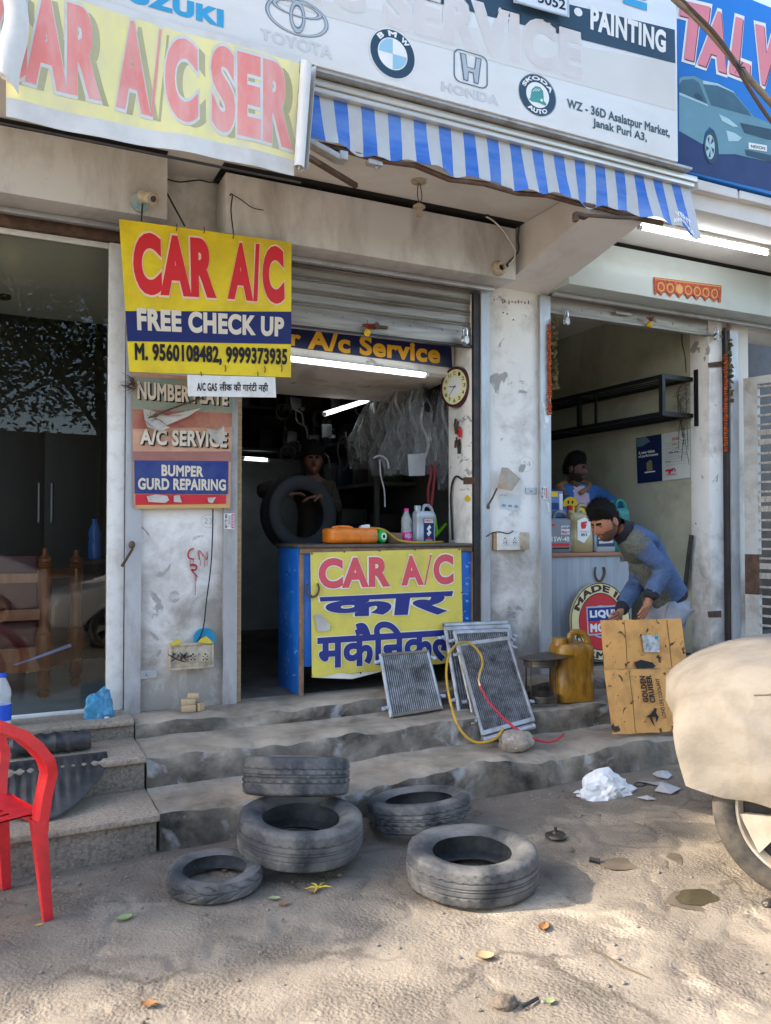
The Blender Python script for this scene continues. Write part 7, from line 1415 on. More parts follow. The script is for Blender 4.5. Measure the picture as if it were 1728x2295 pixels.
ed2 = [('pel', 'bel'), ('bel', 'che'), ('che', 'ub'), ('ub', 'nk'), ('nk', 'nk2'), ('ub', 'sn'), ('sn', 'en'), ('en', 'wn'), ('ub', 'sf'), ('sf', 'ef'), ('ef', 'wf'), ('pel', 'hl'), ('hl', 'kl'), ('kl', 'al'), ('al', 'fl'), ('pel', 'hr'), ('hr', 'kr'), ('kr', 'ar'), ('ar', 'fr')]
edges = list(ed2); hand_nodes(nodes, edges, 'wn', 'n', V(-.6, -.2, -.5), V(-.3, 0, -1), .5); hand_nodes(nodes, edges, 'wf', 'f', V(.3, -.6, -.2), V(0, 0, -1), .4)
b = skin_bm(nodes, edges, 'pel'); hc2 = hp(765, 345, SYY - .02)
hb, HM, HW = head_bm(hc2, V(.02, -.02, 1), V(.50, -.86, -.02), 1.08); tmp = bpy.data.meshes.new('h'); hb.bm.to_mesh(tmp); hb.bm.free(); b.bm.from_mesh(tmp); bpy.data.meshes.remove(tmp)
part("body", b, [SKIND, mat("dark stubble", srgb(38, 27, 23), .8, var=.2, vs=60), LIP, HAIR, EYEW], sel, ang=80); part("hair", hair_bm(HM, hc2, 1.08, .52, .16, .010, 8, .034), HAIR, sel, ang=80)
b = cloth(['pel', 'bel', 'che', 'ub', 'sn', 'en', 'wn', 'sf', 'ef', 'wf'], [('pel', 'bel'), ('bel', 'che'), ('che', 'ub'), ('ub', 'sn'), ('sn', 'en'), ('en', 'wn'), ('ub', 'sf'), ('sf', 'ef'), ('ef', 'wf')], .022, 'bel', .014, seed=3)
for f in b.bm.faces:
    c_ = f.calc_center_median()
    if c_.y < SYY - .08 and abs((c_.x - 0) - (che.x - .005 + (che.z - c_.z) * .02)) < .085 - max(0, c_.z - ub.z + .03) * .3: f.material_index = 1
part("jacket", b, [DEN, TEE], sel, ang=80)
b = MB(); b.tube([hp(800, 520, SYY - .15), hp(855, 480, SYY - .05), hp(850, 452, SYY + .05), hp(770, 440, SYY + .11), hp(680, 452, SYY + .05), hp(645, 478, SYY - .04), hp(690, 520, SYY - .14)], [.018, .036, .038, .038, .038, .036, .018], 10, smooth=4); b.jitter(.010, 30); part("fleece_collar", b, FUR, sel)
qs = Quad(*[hp(x, y, SYY - .165) for x, y in ((672, 545), (782, 545), (782, 655), (672, 655))]); b = MB(); disc_on(b, qs, .5, .5, .5, .5, .0, n=30); part("shirt_print", b, YC, sel, smooth=False)
b = MB(); disc_on(b, qs, .36, .36, .06, .13, .002, n=14); part("shirt_print", b, BLACKI, sel, smooth=False); b = MB(); disc_on(b, qs, .64, .36, .06, .13, .002, n=14); part("shirt_print", b, BLACKI, sel, smooth=False); b = MB(); disc_on(b, qs, .5, .5, .36, .36, .002, .9, 200, 340, 18); part("shirt_print", b, BLACKI, sel, smooth=False)
b = cloth(['pel', 'hl', 'hr', 'kl', 'kr', 'al', 'ar'], [('pel', 'hl'), ('hl', 'kl'), ('kl', 'al'), ('pel', 'hr'), ('hr', 'kr'), ('kr', 'ar')], .014, 'pel', .008, seed=9); part("trousers", b, JEAN, sel, ang=80)
# the mechanic in the dark, holding a tyre upright
def gp(x, y, Y): return ZP('G', x, y, Y=Y)
GY = 6.35; SWE = mat("brown sweater", (.035, .026, .017), .95, var=.2, vs=40, bump=.3, bs=120)
mec = thing("person", "mechanic in a brown sweater standing in the dark shop with both arms round a tyre", "person", V(2.2, GY, PL))
pel = gp(520, 1080, GY); che = gp(520, 830, GY); bel = gp(520, 960, GY); ub = gp(515, 735, GY); nk = gp(515, 690, GY); nk2 = gp(515, 655, GY); hl, hr_ = pel + V(.09, 0, -.08), pel + V(-.09, 0, -.08)
nodes = dict(pel=(pel, (.14, .12)), bel=(bel, (.14, .12)), che=(che, (.165, .13)), ub=(ub, (.14, .10)), nk=(nk, .06), nk2=(nk2, .056), sn=(gp(610, 750, GY), .06), en=(gp(650, 880, GY - .1), .05), wn=(gp(560, 800, GY - .34), .032), sf=(gp(400, 735, GY), .06), ef=(gp(215, 765, GY - .1), .052), wf=(gp(360, 790, GY - .32), .034), hl=(hl, .09), hr=(hr_, .09), kl=(V(hl.x, GY - .05, .85), .06), kr=(V(hr_.x, GY - .05, .85), .06), al=(V(hl.x, GY, .54), .04), ar=(V(hr_.x, GY, .54), .04), fl=(V(hl.x, GY - .17, .50), (.04, .03)), fr=(V(hr_.x, GY - .17, .50), (.04, .03)))
edges = list(ed2); hand_nodes(nodes, edges, 'wn', 'n', V(-.8, 0, -.1), V(0, 0, -1), .4); hand_nodes(nodes, edges, 'wf', 'f', V(.8, 0, .1), V(0, 0, -1), .4)
b = skin_bm(nodes, edges, 'pel'); hc3 = gp(515, 600, GY - .02); hb, HM, HW = head_bm(hc3, V(0, 0, 1), V(-.25, -1, -.1), 1.08, False); tmp = bpy.data.meshes.new('h'); hb.bm.to_mesh(tmp); hb.bm.free(); b.bm.from_mesh(tmp); bpy.data.meshes.remove(tmp)
part("body", b, [SKIND, STUB, LIP, HAIR, EYEW], mec, ang=80); part("hair", hair_bm(HM, hc3, 1.08, .38, -.2, .014, 5, .028), HAIR, mec, ang=80)
part("sweater", cloth(['pel', 'bel', 'che', 'ub', 'sn', 'en', 'wn', 'sf', 'ef', 'wf'], [('pel', 'bel'), ('bel', 'che'), ('che', 'ub'), ('ub', 'sn'), ('sn', 'en'), ('en', 'wn'), ('ub', 'sf'), ('sf', 'ef'), ('ef', 'wf')], .02, 'bel', .012, seed=7), SWE, mec, ang=80)
part("trousers", cloth(['pel', 'hl', 'hr', 'kl', 'kr', 'al', 'ar'], [('pel', 'hl'), ('hl', 'kl'), ('kl', 'al'), ('pel', 'hr'), ('hr', 'kr'), ('kr', 'ar')], .014, 'pel', .008, seed=9), RIB, mec, ang=80)
tyre(gp(435, 905, GY - .32), .62, .18, .19, (84, 0, 10), "black tyre held upright by the mechanic inside the dark shop", 9, 0, DARKRUB)["group"] = "tyres held inside"

# ---------------------------------------------------------------- flattened cardboard box
CARDB = mat("oil spotted cardboard", srgb(226, 162, 90), .85, var=.06, vs=3, dirt=(.09, .055, .03), da=.6, ds=5.0, dth=.58, dirt2=(.055, .036, .024), d2s=17, d2th=.625, d2w=.05, bump=.15, bs=30)
cbx = thing("cardboard", "flattened oil stained carton with black printing held up by the bending man", "cardboard", lp(560, 1725, 4.22))
YT, YM, YL = 4.30, 4.275, 4.20
q1 = Quad(lp(207, 918, YT), lp(785, 905, YT), lp(822, 1258, YM), lp(232, 1262, YM)); q2 = Quad(lp(232, 1264, YM), lp(842, 1262, YM), lp(880, 1700, YL), lp(290, 1725, YL))
def edge_n(q, s1, s2):
    def f(u, v): return q.p(u + (.008 * N3((0, v * 9, s1), 1) if u < .01 or u > .99 else 0), v + (.012 * N3((u * 8, 0, s2), 1) if v > .99 or v < .01 else 0), .006 * math.sin(5 * u + 2 * v) - .008 * abs(u - .27) * 0)
    return f
b = MB(); b.sheet(edge_n(q1, 1, 2), 24, 12, -.004, q1.n); part("panel", b, CARDB, cbx); b = MB(); b.sheet(edge_n(q2, 3, 4), 24, 14, -.004, q2.n); part("panel", b, CARDB, cbx)
b = MB(); dkc = ink("crease shade", srgb(120, 84, 46))
for q in (q1, q2):
    for u in (.27, .81): b.tube([q.p(u, .02, .006 * math.sin(5 * u)), q.p(u + .005, .5, .006 * math.sin(5 * u + 1) + .001), q.p(u, .98, .006 * math.sin(5 * u + 2))], .0028, 5)
part("crease", b, dkc, cbx)
b = MB(); q = Quad(lp(487, 1018, YT), lp(605, 1018, YT), lp(612, 1140, YT), lp(500, 1140, YT)); rect_on(b, q, 0, 0, 1, 1, .022); part("label_paper", b, mat("spotted label", (.6, .6, .57), .6, var=.05, dirt=(.08, .07, .06), da=.9, ds=20, dth=.55), cbx, smooth=False)
b = MB(); rect_on(b, q, .74, .06, .94, .24, .023); part("label_mark", b, GREENI, cbx, smooth=False)
PRN = ink("carton print", (.02, .017, .015), rough=.8)
def cb_text(body, pts, bo): 
    b = MB(); text(b, Quad(*[lp(x, y, 4.235) for x, y in pts]), body, bo, .0); 
    for v in b.bm.verts:
        # settle the ink on the lower panel
        f = (v.co - q2.c[0]).dot(q2.n); v.co += q2.n * (-f + .010)
    part("lettering", b, PRN, cbx, smooth=False)
cb_text("GOLDEN", [(505, 1500), (500, 1312), (540, 1310), (545, 1496)], .05); cb_text("CRUISER", [(552, 1502), (545, 1305), (585, 1303), (592, 1500)], .05); cb_text("LONG LIFE COOLANT", [(625, 1610), (612, 1330), (640, 1328), (652, 1608)], .02)
b = MB(); 
for pts in ([(505, 1600), (540, 1580), (570, 1545), (590, 1540), (580, 1575), (595, 1600), (575, 1640), (570, 1600), (545, 1600), (560, 1670), (540, 1640), (530, 1605)], [(470, 1215), (520, 1195), (600, 1215), (620, 1240), (600, 1256), (480, 1256)]):
    pp = [lp(x, y, 4.24) for x, y in pts]; b.poly([p_ + q2.n * (-(p_ - q2.c[0]).dot(q2.n) + .012) for p_ in pp])
part("print_mark", b, PRN, cbx, smooth=False)

# ---------------------------------------------------------------- covered car at the right
CLOTHC = mat("cream car cover", srgb(124, 117, 106), .9, var=.06, vs=2.5, dirt=srgb(90, 80, 66), da=.8, ds=2.2, dth=.54, bump=.6, bs=16); TYW = mat("car tyre rubber", (.035, .033, .03), .8, var=.2, dirt=(.16, .13, .1), da=.6, ds=9, dth=.5); RIMM = mat("silver wheel", srgb(196, 186, 168), .35, metal=.3, var=.05, dirt=srgb(120, 100, 80), da=.4, ds=9)
WX, WY = 3.075, 2.275; ca = Vector((.69, -.724, 0)).normalized(); cw_ = Vector((-ca.y, ca.x, 0))        # along the car, across it (away from the camera)
cc_ = thing("covered_car", "parked car under a dusty cream cloth cover with one silver wheel showing", "car", (WX, WY, 0))
def carp(l, w, z_): return V(WX, WY, 0) + ca * l + cw_ * w + V(0, 0, z_)
def cover(u, v):
    l = -.60 + 4.1 * u; a = math.pi * v; k0 = min(1, u / .010)
    nose = max(0, min(1, (l + .60) / .76)); nr = math.sqrt(max(0, 1 - (1 - nose) ** 2))
    hem = .435 - .05 * min(1, max(0, l + .45)) + .012 * math.sin(l * 19) + .010 * math.sin(l * 8)
    top = .68 + .35 * nr ** .85 + .42 * max(0, min(1, (l - 1.0) / .7)); hw = .84 * (.34 + .66 * nr ** .7)
    c_, s_ = math.cos(a), math.sin(a); w = .80 - hw * math.copysign(abs(c_) ** .45, c_)
    z_ = hem + (top - hem) * abs(s_) ** .6; side = (1 - abs(s_)) ** .8
    if v < .5: w = .80 - .84 * (.74 + .26 * nr ** .7) * abs(c_) ** .45
    w = .80 + (w - .80) * (.2 + .8 * k0)
    fold = .040 * math.sin(l * 13 + 6 * z_ + 2.5 * N3((l * 2, z_ * 2, 0), 1)) * max(0, .72 - z_) / .3 + .018 * math.sin(l * 5 - 9 * z_) * side + .026 * N3((l * 2.2, z_ * 3.2, v * 2), 1.6) + .016 * N3((l * 7 + z_ * 4, z_ * 5, v * 3), 1.4)
    for zf, sl_, wd in ((.70, -.16, .035), (.86, .10, .03), (.58, .22, .03)): fold += .026 * math.exp(-((z_ - zf - sl_ * l + .03 * N3((l * 2, 0, zf), 2)) / wd) ** 2) * side
    w += (.05 * max(0, .70 - z_) - fold) * (1 if v < .5 else -1)
    l += .36 * max(0, .68 - z_) * (1 - nose) + .03 * math.sin(9 * z_ + 4 * w) * (1 - nr)
    return carp(l, w, z_ + .014 * N3((l * 5, w * 5, 1), 1))
b = MB(); b.grid(cover, 180, 80); cv = [cover(0, k / 60) for k in range(61)]; part("cover", b, CLOTHC, cc_, ang=80)
b = MB(); b.tube([cover(k / 60 * .7, .245) + V(0, 0, .004) - cw_ * .004 for k in range(8, 61)], .004, 5); part("cover_seam", b, CLOTHC, cc_)
def wheel_at(parent, c_, ax, r, m_t, m_r, w=.18, spokes=7):
    M_ = Matrix.Translation(c_) @ Vector(ax).to_track_quat('Z', 'Y').to_matrix().to_4x4(); h = w / 2
    b = MB(); b.lathe([(r * .75, h * .9), (r * .77, h * .98), (r * .88, h * 1.04), (r * .95, h * .96), (r, h * .75), (r, -h * .75), (r * .95, -h), (r * .75, -h)], M_, 56, cap=False); ty = part("tyre", b, m_t, parent)
    b = MB(); b.lathe([(r * .76, h * .93), (r * .73, h * .90), (r * .69, h * .62), (r * .67, h * .5)], M_, 56, cap=False); b.lathe([(0, h * .88), (r * .15, h * .86), (r * .17, h * .7), (r * .17, h * .5), (0, h * .5)], M_, 24)
    for k in range(spokes):
        a = 2 * math.pi * k / spokes; b.prism([M_ @ V(r * f * math.cos(a + o), r * f * math.sin(a + o), h * z_) for f, o, z_ in ((.14, -.42, .72), (.14, .42, .72), (.42, .26, .84), (.72, .33, .80), (.72, -.33, .80), (.42, -.26, .84))], (M_.to_3x3() @ V(0, 0, -.03)))
    part("rim", b, m_r, parent, ang=30)
    b = MB(); b.lathe([(0, h * .35), (r * .71, h * .35), (r * .71, -h * .5)], M_, 40, cap=False)
    for k in range(5): a = 1.2566 * k; b.lathe([(0, h * .52), (.012, h * .5), (.012, h * .3)], M_ @ Matrix.Translation((r * .3 * math.cos(a), r * .3 * math.sin(a), 0)), 8)
    part("wheel_well", b, BLACKP, parent)
wheel_at(cc_, carp(0.0, .15, .385), -cw_ + V(-.05, -.02, 0), .385, TYW, RIMM)
wheel_at(cc_, carp(2.6, .14, .385), -cw_, .385, TYW, RIMM)
b = MB(); b.prism([carp(l, .22, z_) for l, z_ in ((-.36, .33), (-.36, .50), (-.1, .66), (3.2, .80), (3.2, .35), (3.05, .33), (.47, .33), (.44, .64), (-.2, .64), (-.3, .5))], cw_ * 1.2); part("car_body", b, mat("car primer", srgb(150, 138, 120), .5), cc_, smooth=False)
# ---------------------------------------------------------------- red plastic chair
REDPL = mat("red moulded plastic", srgb(222, 48, 52), .38, var=.06, vs=5, dirt=srgb(120, 40, 40), da=.5, ds=7, dth=.58, spec=.5)
chf = Vector((.93, .36, 0)).normalized(); chs = Vector((-chf.y, chf.x, 0)); F0 = V(.195, 3.60, 0)
ch = thing("chair", "glossy red moulded plastic armchair at the road edge by the granite steps", "chair", F0 - chf * .2 + chs * .2)
def cp_(f, s_, z_): return F0 + chf * f + chs * s_ + V(0, 0, z_)
def chleg(f0, s0, f1, s1, z1, w0=.020, w1=.030):
    b = MB(); pts = []
    for k in range(9): t = k / 8; pts.append((f0 + (f1 - f0) * t, s0 + (s1 - s0) * t, z1 * t, w0 + (w1 - w0) * t))
    rings = [[cp_(f - w, s_ - w * .7, z_), cp_(f + w, s_ - w * .7, z_), cp_(f + w, s_ + w * .7, z_), cp_(f - w, s_ + w * .7, z_)] for f, s_, z_, w in pts]; b.ring_loft(rings); bmesh.ops.bevel(b.bm, geom=list(b.bm.edges), offset=.005, segments=2, affect='EDGES', profile=.5); return b
SW = .42
for s0, s1 in ((0, .02), (SW, SW - .02)): part("leg", chleg(0, s0, -.035, s1, .42), REDPL, ch)
for s0, s1 in ((.02, .04), (SW - .02, SW - .04)): part("leg", chleg(-.44, s0, -.38, s1, .42), REDPL, ch)
b = MB(); b.sheet(lambda u, v: cp_(-.43 + .43 * u, .02 + (SW - .04) * v, .43 - .025 * math.sin(math.pi * v) * (1 - .4 * u) + (.012 - .05 * max(0, u - .85) / .15 * .3)), 16, 16, -.006, V(0, 0, 1), skip=lambda u, v: .25 < u < .72 and int(v * 16) % 3 == 1 and .15 < v < .85)
b.ring_loft([[cp_(f, s_, z_) for f, z_ in ((.0, .43), (.012, .42), (.010, .35), (.002, .35))] for s_ in (.02, SW * .3, SW * .5, SW * .7, SW - .02)]); part("seat", b, REDPL, ch, ang=50)
for s_ in (.0, SW):
    b = MB(); sg = -1 if s_ == 0 else 1
    pts = [(-.035, .42), (-.025, .52), (-.012, .61), (-.03, .665), (-.08, .735), (-.14, .795), (-.23, .845), (-.40, .87)]; ws = [.028, .027, .030, .038, .044, .044, .042, .036]
    rings = []
    for i, (f, z_) in enumerate(pts):
        p0, p1 = pts[max(0, i - 1)], pts[min(len(pts) - 1, i + 1)]; d = Vector((p1[0] - p0[0], p1[1] - p0[1])).normalized(); n_ = Vector((-d.y, d.x)); t = .020; w = ws[i] * 1.35
        o = s_ + sg * .012 * min(i, 3)
        rings.append([cp_(f + n_.x * t, o - w, z_ + n_.y * t), cp_(f + n_.x * (t + .010), o, z_ + n_.y * (t + .010)), cp_(f + n_.x * t, o + w, z_ + n_.y * t), cp_(f - n_.x * t, o + w, z_ - n_.y * t), cp_(f - n_.x * t * .3, o, z_ - n_.y * t * .3), cp_(f - n_.x * t, o - w, z_ - n_.y * t)])
    b.ring_loft(rings); bmesh.ops.subdivide_edges(b.bm, edges=b.bm.edges, cuts=2, use_grid_fill=True, smooth=.8); part("arm", b, REDPL, ch, ang=60)
b = MB(); b.sheet(lambda u, v: cp_(-.40 - .10 * v - .02 * math.sin(math.pi * u), .0 + SW * u, .45 + .40 * v), 12, 10, -.006, chf, skip=lambda u, v: .15 < v < .8 and int(u * 12) % 2 == 1 and .1 < u < .9); part("backrest", b, REDPL, ch)
# bottle and black car parts on the granite steps
BLUL = ink("blue bottle label", srgb(30, 80, 190))
bottle(V(.028, 5.04, .491), .046, .30, "clear water bottle with blue label on the granite ledge behind the red chair", PETC, PINKC if False else BLUL, BLUL, None, (.12, .42))
GL2 = mat("dusty black plastic", (.022, .023, .025), .38, var=.3, vs=8, dirt=(.12, .115, .105), da=.6, ds=5, dth=.52)
rl = thing("rolled_mat", "rolled black plastic sheet lying on the middle granite step", "roll", V(.3, 4.78, .38)); b = MB(); a_, c_ = ZP('M', 70, 505, Y=4.76), ZP('M', 600, 478, Y=4.76); a_.z = c_.z = .38 + .058; N_ = 22
b.tube([a_.lerp(c_, k / N_) for k in range(N_ + 1)], [.052 * (1 + .10 * math.sin(k * 1.7) + .12 * N3((k * .7, 0, 0), 1)) for k in range(N_ + 1)], 18); b.jitter(.012, 14, 3); part("sheet", b, GL2, rl)
b = MB(); b.tube([a_ + V(-.05, 0, -.01), a_, a_ + V(.04, 0, .0)], [.025, .03, .03], 10); part("clip", b, BLACKP, rl)
b = MB()
def lin(u, v):
    base = ZP('M', -60 + 770 * u, 640 + 10 * u, Y=4.60); k = math.sin(math.pi * (.10 + .86 * u)) ** .7; vv_ = (v - .5)
    p_ = V(base.x, 4.62 - .42 * (1 - v) * k, .395 - .215 * (1 - v) * k * (1 - .35 * u) + .05 * math.sin(math.pi * v) * k + .008 * math.sin(u * 70) * math.sin(math.pi * v)); return p_
b.sheet(lin, 70, 14, .006, V(0, -.3, -1)); solo("wheel_liner", b, GL2, "ribbed black wheel arch liner sprawled over the granite steps by the chair", "car part", ang=60)
# crumpled packets, litter, leaves
def crumple(c_, r, m_, lab, nm, seed, cat, flat=1.0, sub=3, amp=.5):
    b = bmesh.new(); bmesh.ops.create_icosphere(b, subdivisions=sub + 1, radius=1); mb = MB()
    for v in b.verts:
        d = 1 + amp * N3(v.co, 1.6, seed) + amp * .7 * abs(N3(v.co, 3.3, seed + 3)) - amp * .25; v.co = V(v.co.x * r[0] * d, v.co.y * r[1] * d, max(-.02 * r[2], v.co.z) * r[2] * d * flat)
    mb.add(b, Matrix.Translation(c_)); return solo(nm, mb, m_, lab, cat, ang=14)
PKT = mat("blue printed packet", srgb(70, 150, 190), .4, var=.4, vs=9, dirt=(.05, .055, .06), da=.9, ds=9, dth=.50, dirt2=(.7, .72, .72), d2s=7, d2th=.58)
p_ = ZP('I', 665, 1470, Y=5.06); p_.z = .49; crumple(p_, (.095, .06, .15), PKT, "crumpled blue and white packet on the granite ledge against the glass", "packet", 3, "packet", amp=.45)
WBAG = mat("white carrier bag", (.72, .73, .74), .45, var=.05, dirt=(.42, .38, .3), da=.5, ds=9, dth=.6)
p_ = ZP('T', 950, 170, Z=.0); crumple(V(p_.x, p_.y + .06, .0), (.19, .13, .115), WBAG, "crumpled white plastic bag on the ground before the bottom step", "plastic_bag", 6, "plastic bag", amp=.42)
GBAG = mat("grey polythene scrap", (.40, .41, .42), .4, var=.1)
def scrap(pts, lab, m_=None, lift=.012):
    pp = [ZP('T', x, y, Z=.006) for x, y in pts]; c_ = sum(pp, Vector()) / len(pp) + V(0, 0, lift * 1.6); b = MB()
    for k in range(len(pp)): b.poly([c_, pp[k] + V(0, 0, lift * abs(N3((k * 3.1, 1, 0), 1))), pp[(k + 1) % len(pp)] + V(0, 0, lift * abs(N3((k * 3.1 + 3.1, 1, 0), 1)))])
    solo("paper_scrap", b, m_ or GBAG, lab, "litter", smooth=False)
scrap([(1060, 108), (1180, 105), (1260, 135), (1215, 165), (1140, 150), (1165, 128)], "grey polythene scrap on the ground just right of the white bag", lift=.02); scrap([(1128, 70), (1150, 58), (1175, 78), (1200, 60), (1222, 78), (1200, 96), (1160, 92)], "small pale paper scrap on the ground by the covered car's nose", lift=.02)
scrap([(1060, 178), (1115, 170), (1150, 184), (1110, 190)], "thin white strip on the ground at the white bag's foot")
b = MB(); b.tube([ZP('T', 1075 + 24 * math.cos(a), 116 + 9 * math.sin(a), Z=.008) for a in [k * .37 for k in range(18)]], .003, 5); solo("rubber_ring", b, BLACKP, "thin black rubber ring on the ground between the white bag and grey scrap", "ring")
LEAFG = mat("green leaf", srgb(138, 150, 104), .6, var=.15, vs=20); LEAFY = mat("yellow leaf", srgb(200, 176, 60), .6, var=.15, vs=20); LEAFB = mat("tan leaf", srgb(150, 104, 62), .8, var=.3, vs=20); LEAFD = mat("dry brown leaf", srgb(140, 108, 80), .8, var=.2, vs=20); PALEL = mat("pale dry leaf", srgb(170, 144, 106), .8, var=.2)
def leaf(r, x, y, L_, rz, m_, lab, w=.38, cup=.25):
    L_ *= .8; cup *= .6
    c_ = ZP(r, x, y, Z=.004); c_.z = gh(c_.x, c_.y) + .008; b = MB(); d = V(math.cos(R(rz)), math.sin(R(rz)), 0); e = V(-d.y, d.x, 0)
    b.sheet(lambda u, v: c_ + d * (u - .5) * L_ + e * (v - .5) * 2 * w * L_ * .5 * math.sin(math.pi * (.06 + .9 * u)) ** .8 + V(0, 0, cup * L_ * (abs(v - .5) * 1.2 + .5 * (u - .5) ** 2)), 10, 4, .0008, V(0, 0, 1)); b.tube([c_ + d * L_ * .45 + V(0, 0, .004), c_ + d * L_ * .68 + V(0, 0, .003)], .0012, 4); solo("leaf", b, m_, lab, "leaf")
leaf('M', 830, 1672, .085, 10, LEAFG, "pale green leaf lying on the shaded ground below the small tyre", .7); leaf('O', 1138, 215, .06, 150, LEAFG, "greyish green leaf near the small scooter tyre", .6); leaf('O', 1178, 237, .07, 30, LEAFD, "curled brown leaf beside the small greyish green one", .5)
leaf('O', 1300, 182, .07, 10, LEAFD, "tan curled leaf under the yellow sprig in the middle of the ground", .6); leaf('O', 617, 662, .065, -20, LEAFB, "orange tan leaf alone at the bottom edge, left part of the ground", .6, .4); leaf('T', 640, 770, .085, 40, LEAFB, "orange brown leaf on sunlit ground below the wide front tyre", .6); leaf('T', 375, 900, .085, -30, PALEL, "pale curled leaf on the sunlit ground in the lower middle", .8, .4)
leaf('T', 668, 1105, .05, 10, LEAFG, "small ragged white green leaf by the black stick", .7); leaf('O', 160, 326, .035, 0, LEAFY, "tiny yellow leaf near the red chair's front leg", .4); leaf('N', 303, 562, .04, 20, LEAFB, "small tan leaf inside the ring of the scooter tyre", .6); leaf('M', 1148, 885, .04, 0, LEAFY, "tiny yellow leaf on the bottom concrete step near the granite", .4)
b = MB(); o = ZP('O', 1322, 165, Z=.01)
for k in range(5): a = R(-20 + 62 * k); b.tube([o, o + V(math.cos(a) * .03, math.sin(a) * .03, .006), o + V(math.cos(a) * .06, math.sin(a) * .06, .0)], [.003, .004, .001], 5)
solo("sprig", b, LEAFY, "yellow green sprig with five thin blades on the ground in mid view", "sprig")
CLOD = mat('brown clod', (.16, .125, .09), .9, var=.3, vs=20, bump=.8, bs=60)
rock(ZP('T', 465, 1100, Z=.012), (.045, .035, .02), CLOD, "brown stone beside the small dark hole at the bottom of the picture", "stone", seed=8); rock(ZP('T', 1655, 655, Z=.012), (.03, .025, .02), OILY, "dark little stone at the edge of the ground by the car wheel", "stone", seed=9)
b = MB(); b.tube([ZP('T', 540, 1122, Z=.012), ZP('T', 615, 1080, Z=.012)], .006, 6); solo("stick", b, BLACKP, "short straight black stick at the bottom of the ground", "stick")
BARKD = mat('dark twig', (.10, .075, .05), .9)
b = MB(); b.tube([ZP('T', x, y, Z=.006) for x, y in ((850, 858), (920, 890), (1000, 940), (1060, 965), (1130, 995))], [.002, .004, .004, .003, .001], 6, smooth=3); solo("twig", b, BARKD, "long brown twig half sunk in the dusty ground", "twig")
c_ = ZP('T', 695, 362, Z=.0); c_.z = .01; cap = thing("distributor_cap", "greasy round metal cap lying in a wet spot beyond the front tyre", "car part", c_); b = MB(); b.lathe([(0, .03), (.016, .03), (.02, .02), (.05, .016), (.056, .006), (.05, 0), (0, 0)], Matrix.Translation(c_), 20); b.jitter(.004, 30); part("disc", b, OILY, cap); b = MB(); b.lathe([(.0, .05), (.008, .05), (.008, .03), (0, .03)], Matrix.Translation(c_), 10); part("knob", b, OILY, cap)
b = MB(); a_, e_ = ZP('T', 852, 455, Z=.012), ZP('T', 890, 462, Z=.012)
for k in range(4): p_ = a_.lerp(e_, k / 3.); b.lathe([(.006, -.004), (.012, -.004), (.012, .004), (.006, .004)], Matrix.Translation(p_) @ (e_ - a_).to_track_quat('Z', 'Y').to_matrix().to_4x4(), 10, closed=True)
b.tube([a_, e_], .007, 8); solo("rubber_boot", b, BLACKP, "small ribbed black rubber boot on the ground behind the front tyre's shadow", "car part")
b = MB(); random.seed(77)
for k in range(1100):
    x, y = random.uniform(-.2, 3.6), random.uniform(1.6, 4.05)
    if random.random() < .45: y = 4.05 - abs(random.gauss(0, .18))
    elif x > 1.4 and random.random() < .55: continue
    r_ = random.choice((.003, .004, .004, .005, .006, .009)) * random.uniform(.8, 1.2); e = bmesh.new(); bmesh.ops.create_icosphere(e, subdivisions=1, radius=1)
    for v in e.verts: v.co = V(v.co.x * r_ * random.uniform(.8, 1.2), v.co.y * r_ * random.uniform(.8, 1.3), v.co.z * r_ * .6)
    b.add(e, Matrix.Translation((x, y, gh(x, y) + r_ * .35)) @ Matrix.Rotation(random.random() * 6, 4, 'Z'))
solo("gravel", b, mat("grit stone", (.20, .17, .14), .9, var=.5, vs=6), "loose grit and small stones scattered over the dusty road", "gravel", kind="stuff", ang=20)
WATER = mat("murky water", (.075, .062, .036), .06, var=.1, spec=.6); DAMP = mat("damp earth", (.125, .10, .072), .6, var=.3, vs=9, spec=.4)
def pool(r, cx, cy, rx_, ry_, nm, m_, seed, lift=.0):
    pts = []
    for k in range(30):
        a = 2 * math.pi * k / 30; q = 1 + .25 * N3((math.cos(a) * 1.5, math.sin(a) * 1.5, seed), 1.3); p_ = ZP(r, cx + rx_ * q * math.cos(a), cy + ry_ * q * math.sin(a), Z=0); pts.append(p_)
    zz = max(gh(p_.x, p_.y) for p_ in pts) + lift; b = MB(); b.poly([V(p_.x, p_.y, zz) for p_ in pts]); return solo(nm, b, m_, "murky puddle or damp spot in a dip of the dusty ground", "puddle", kind="structure", smooth=False)
pool('T', 1335, 630, 130, 58, "damp_patch", DAMP, 5, -.004); pool('T', 1332, 632, 90, 36, "puddle", WATER, 2, .0)
for cx, cy, rx_, ry_, sd in ((700, 405, 80, 24, 7), (1000, 480, 110, 28, 8), (1225, 470, 40, 40, 9), (1480, 420, 90, 60, 11)): pool('T', cx, cy, rx_, ry_, "damp_patch", DAMP, sd, -.003)
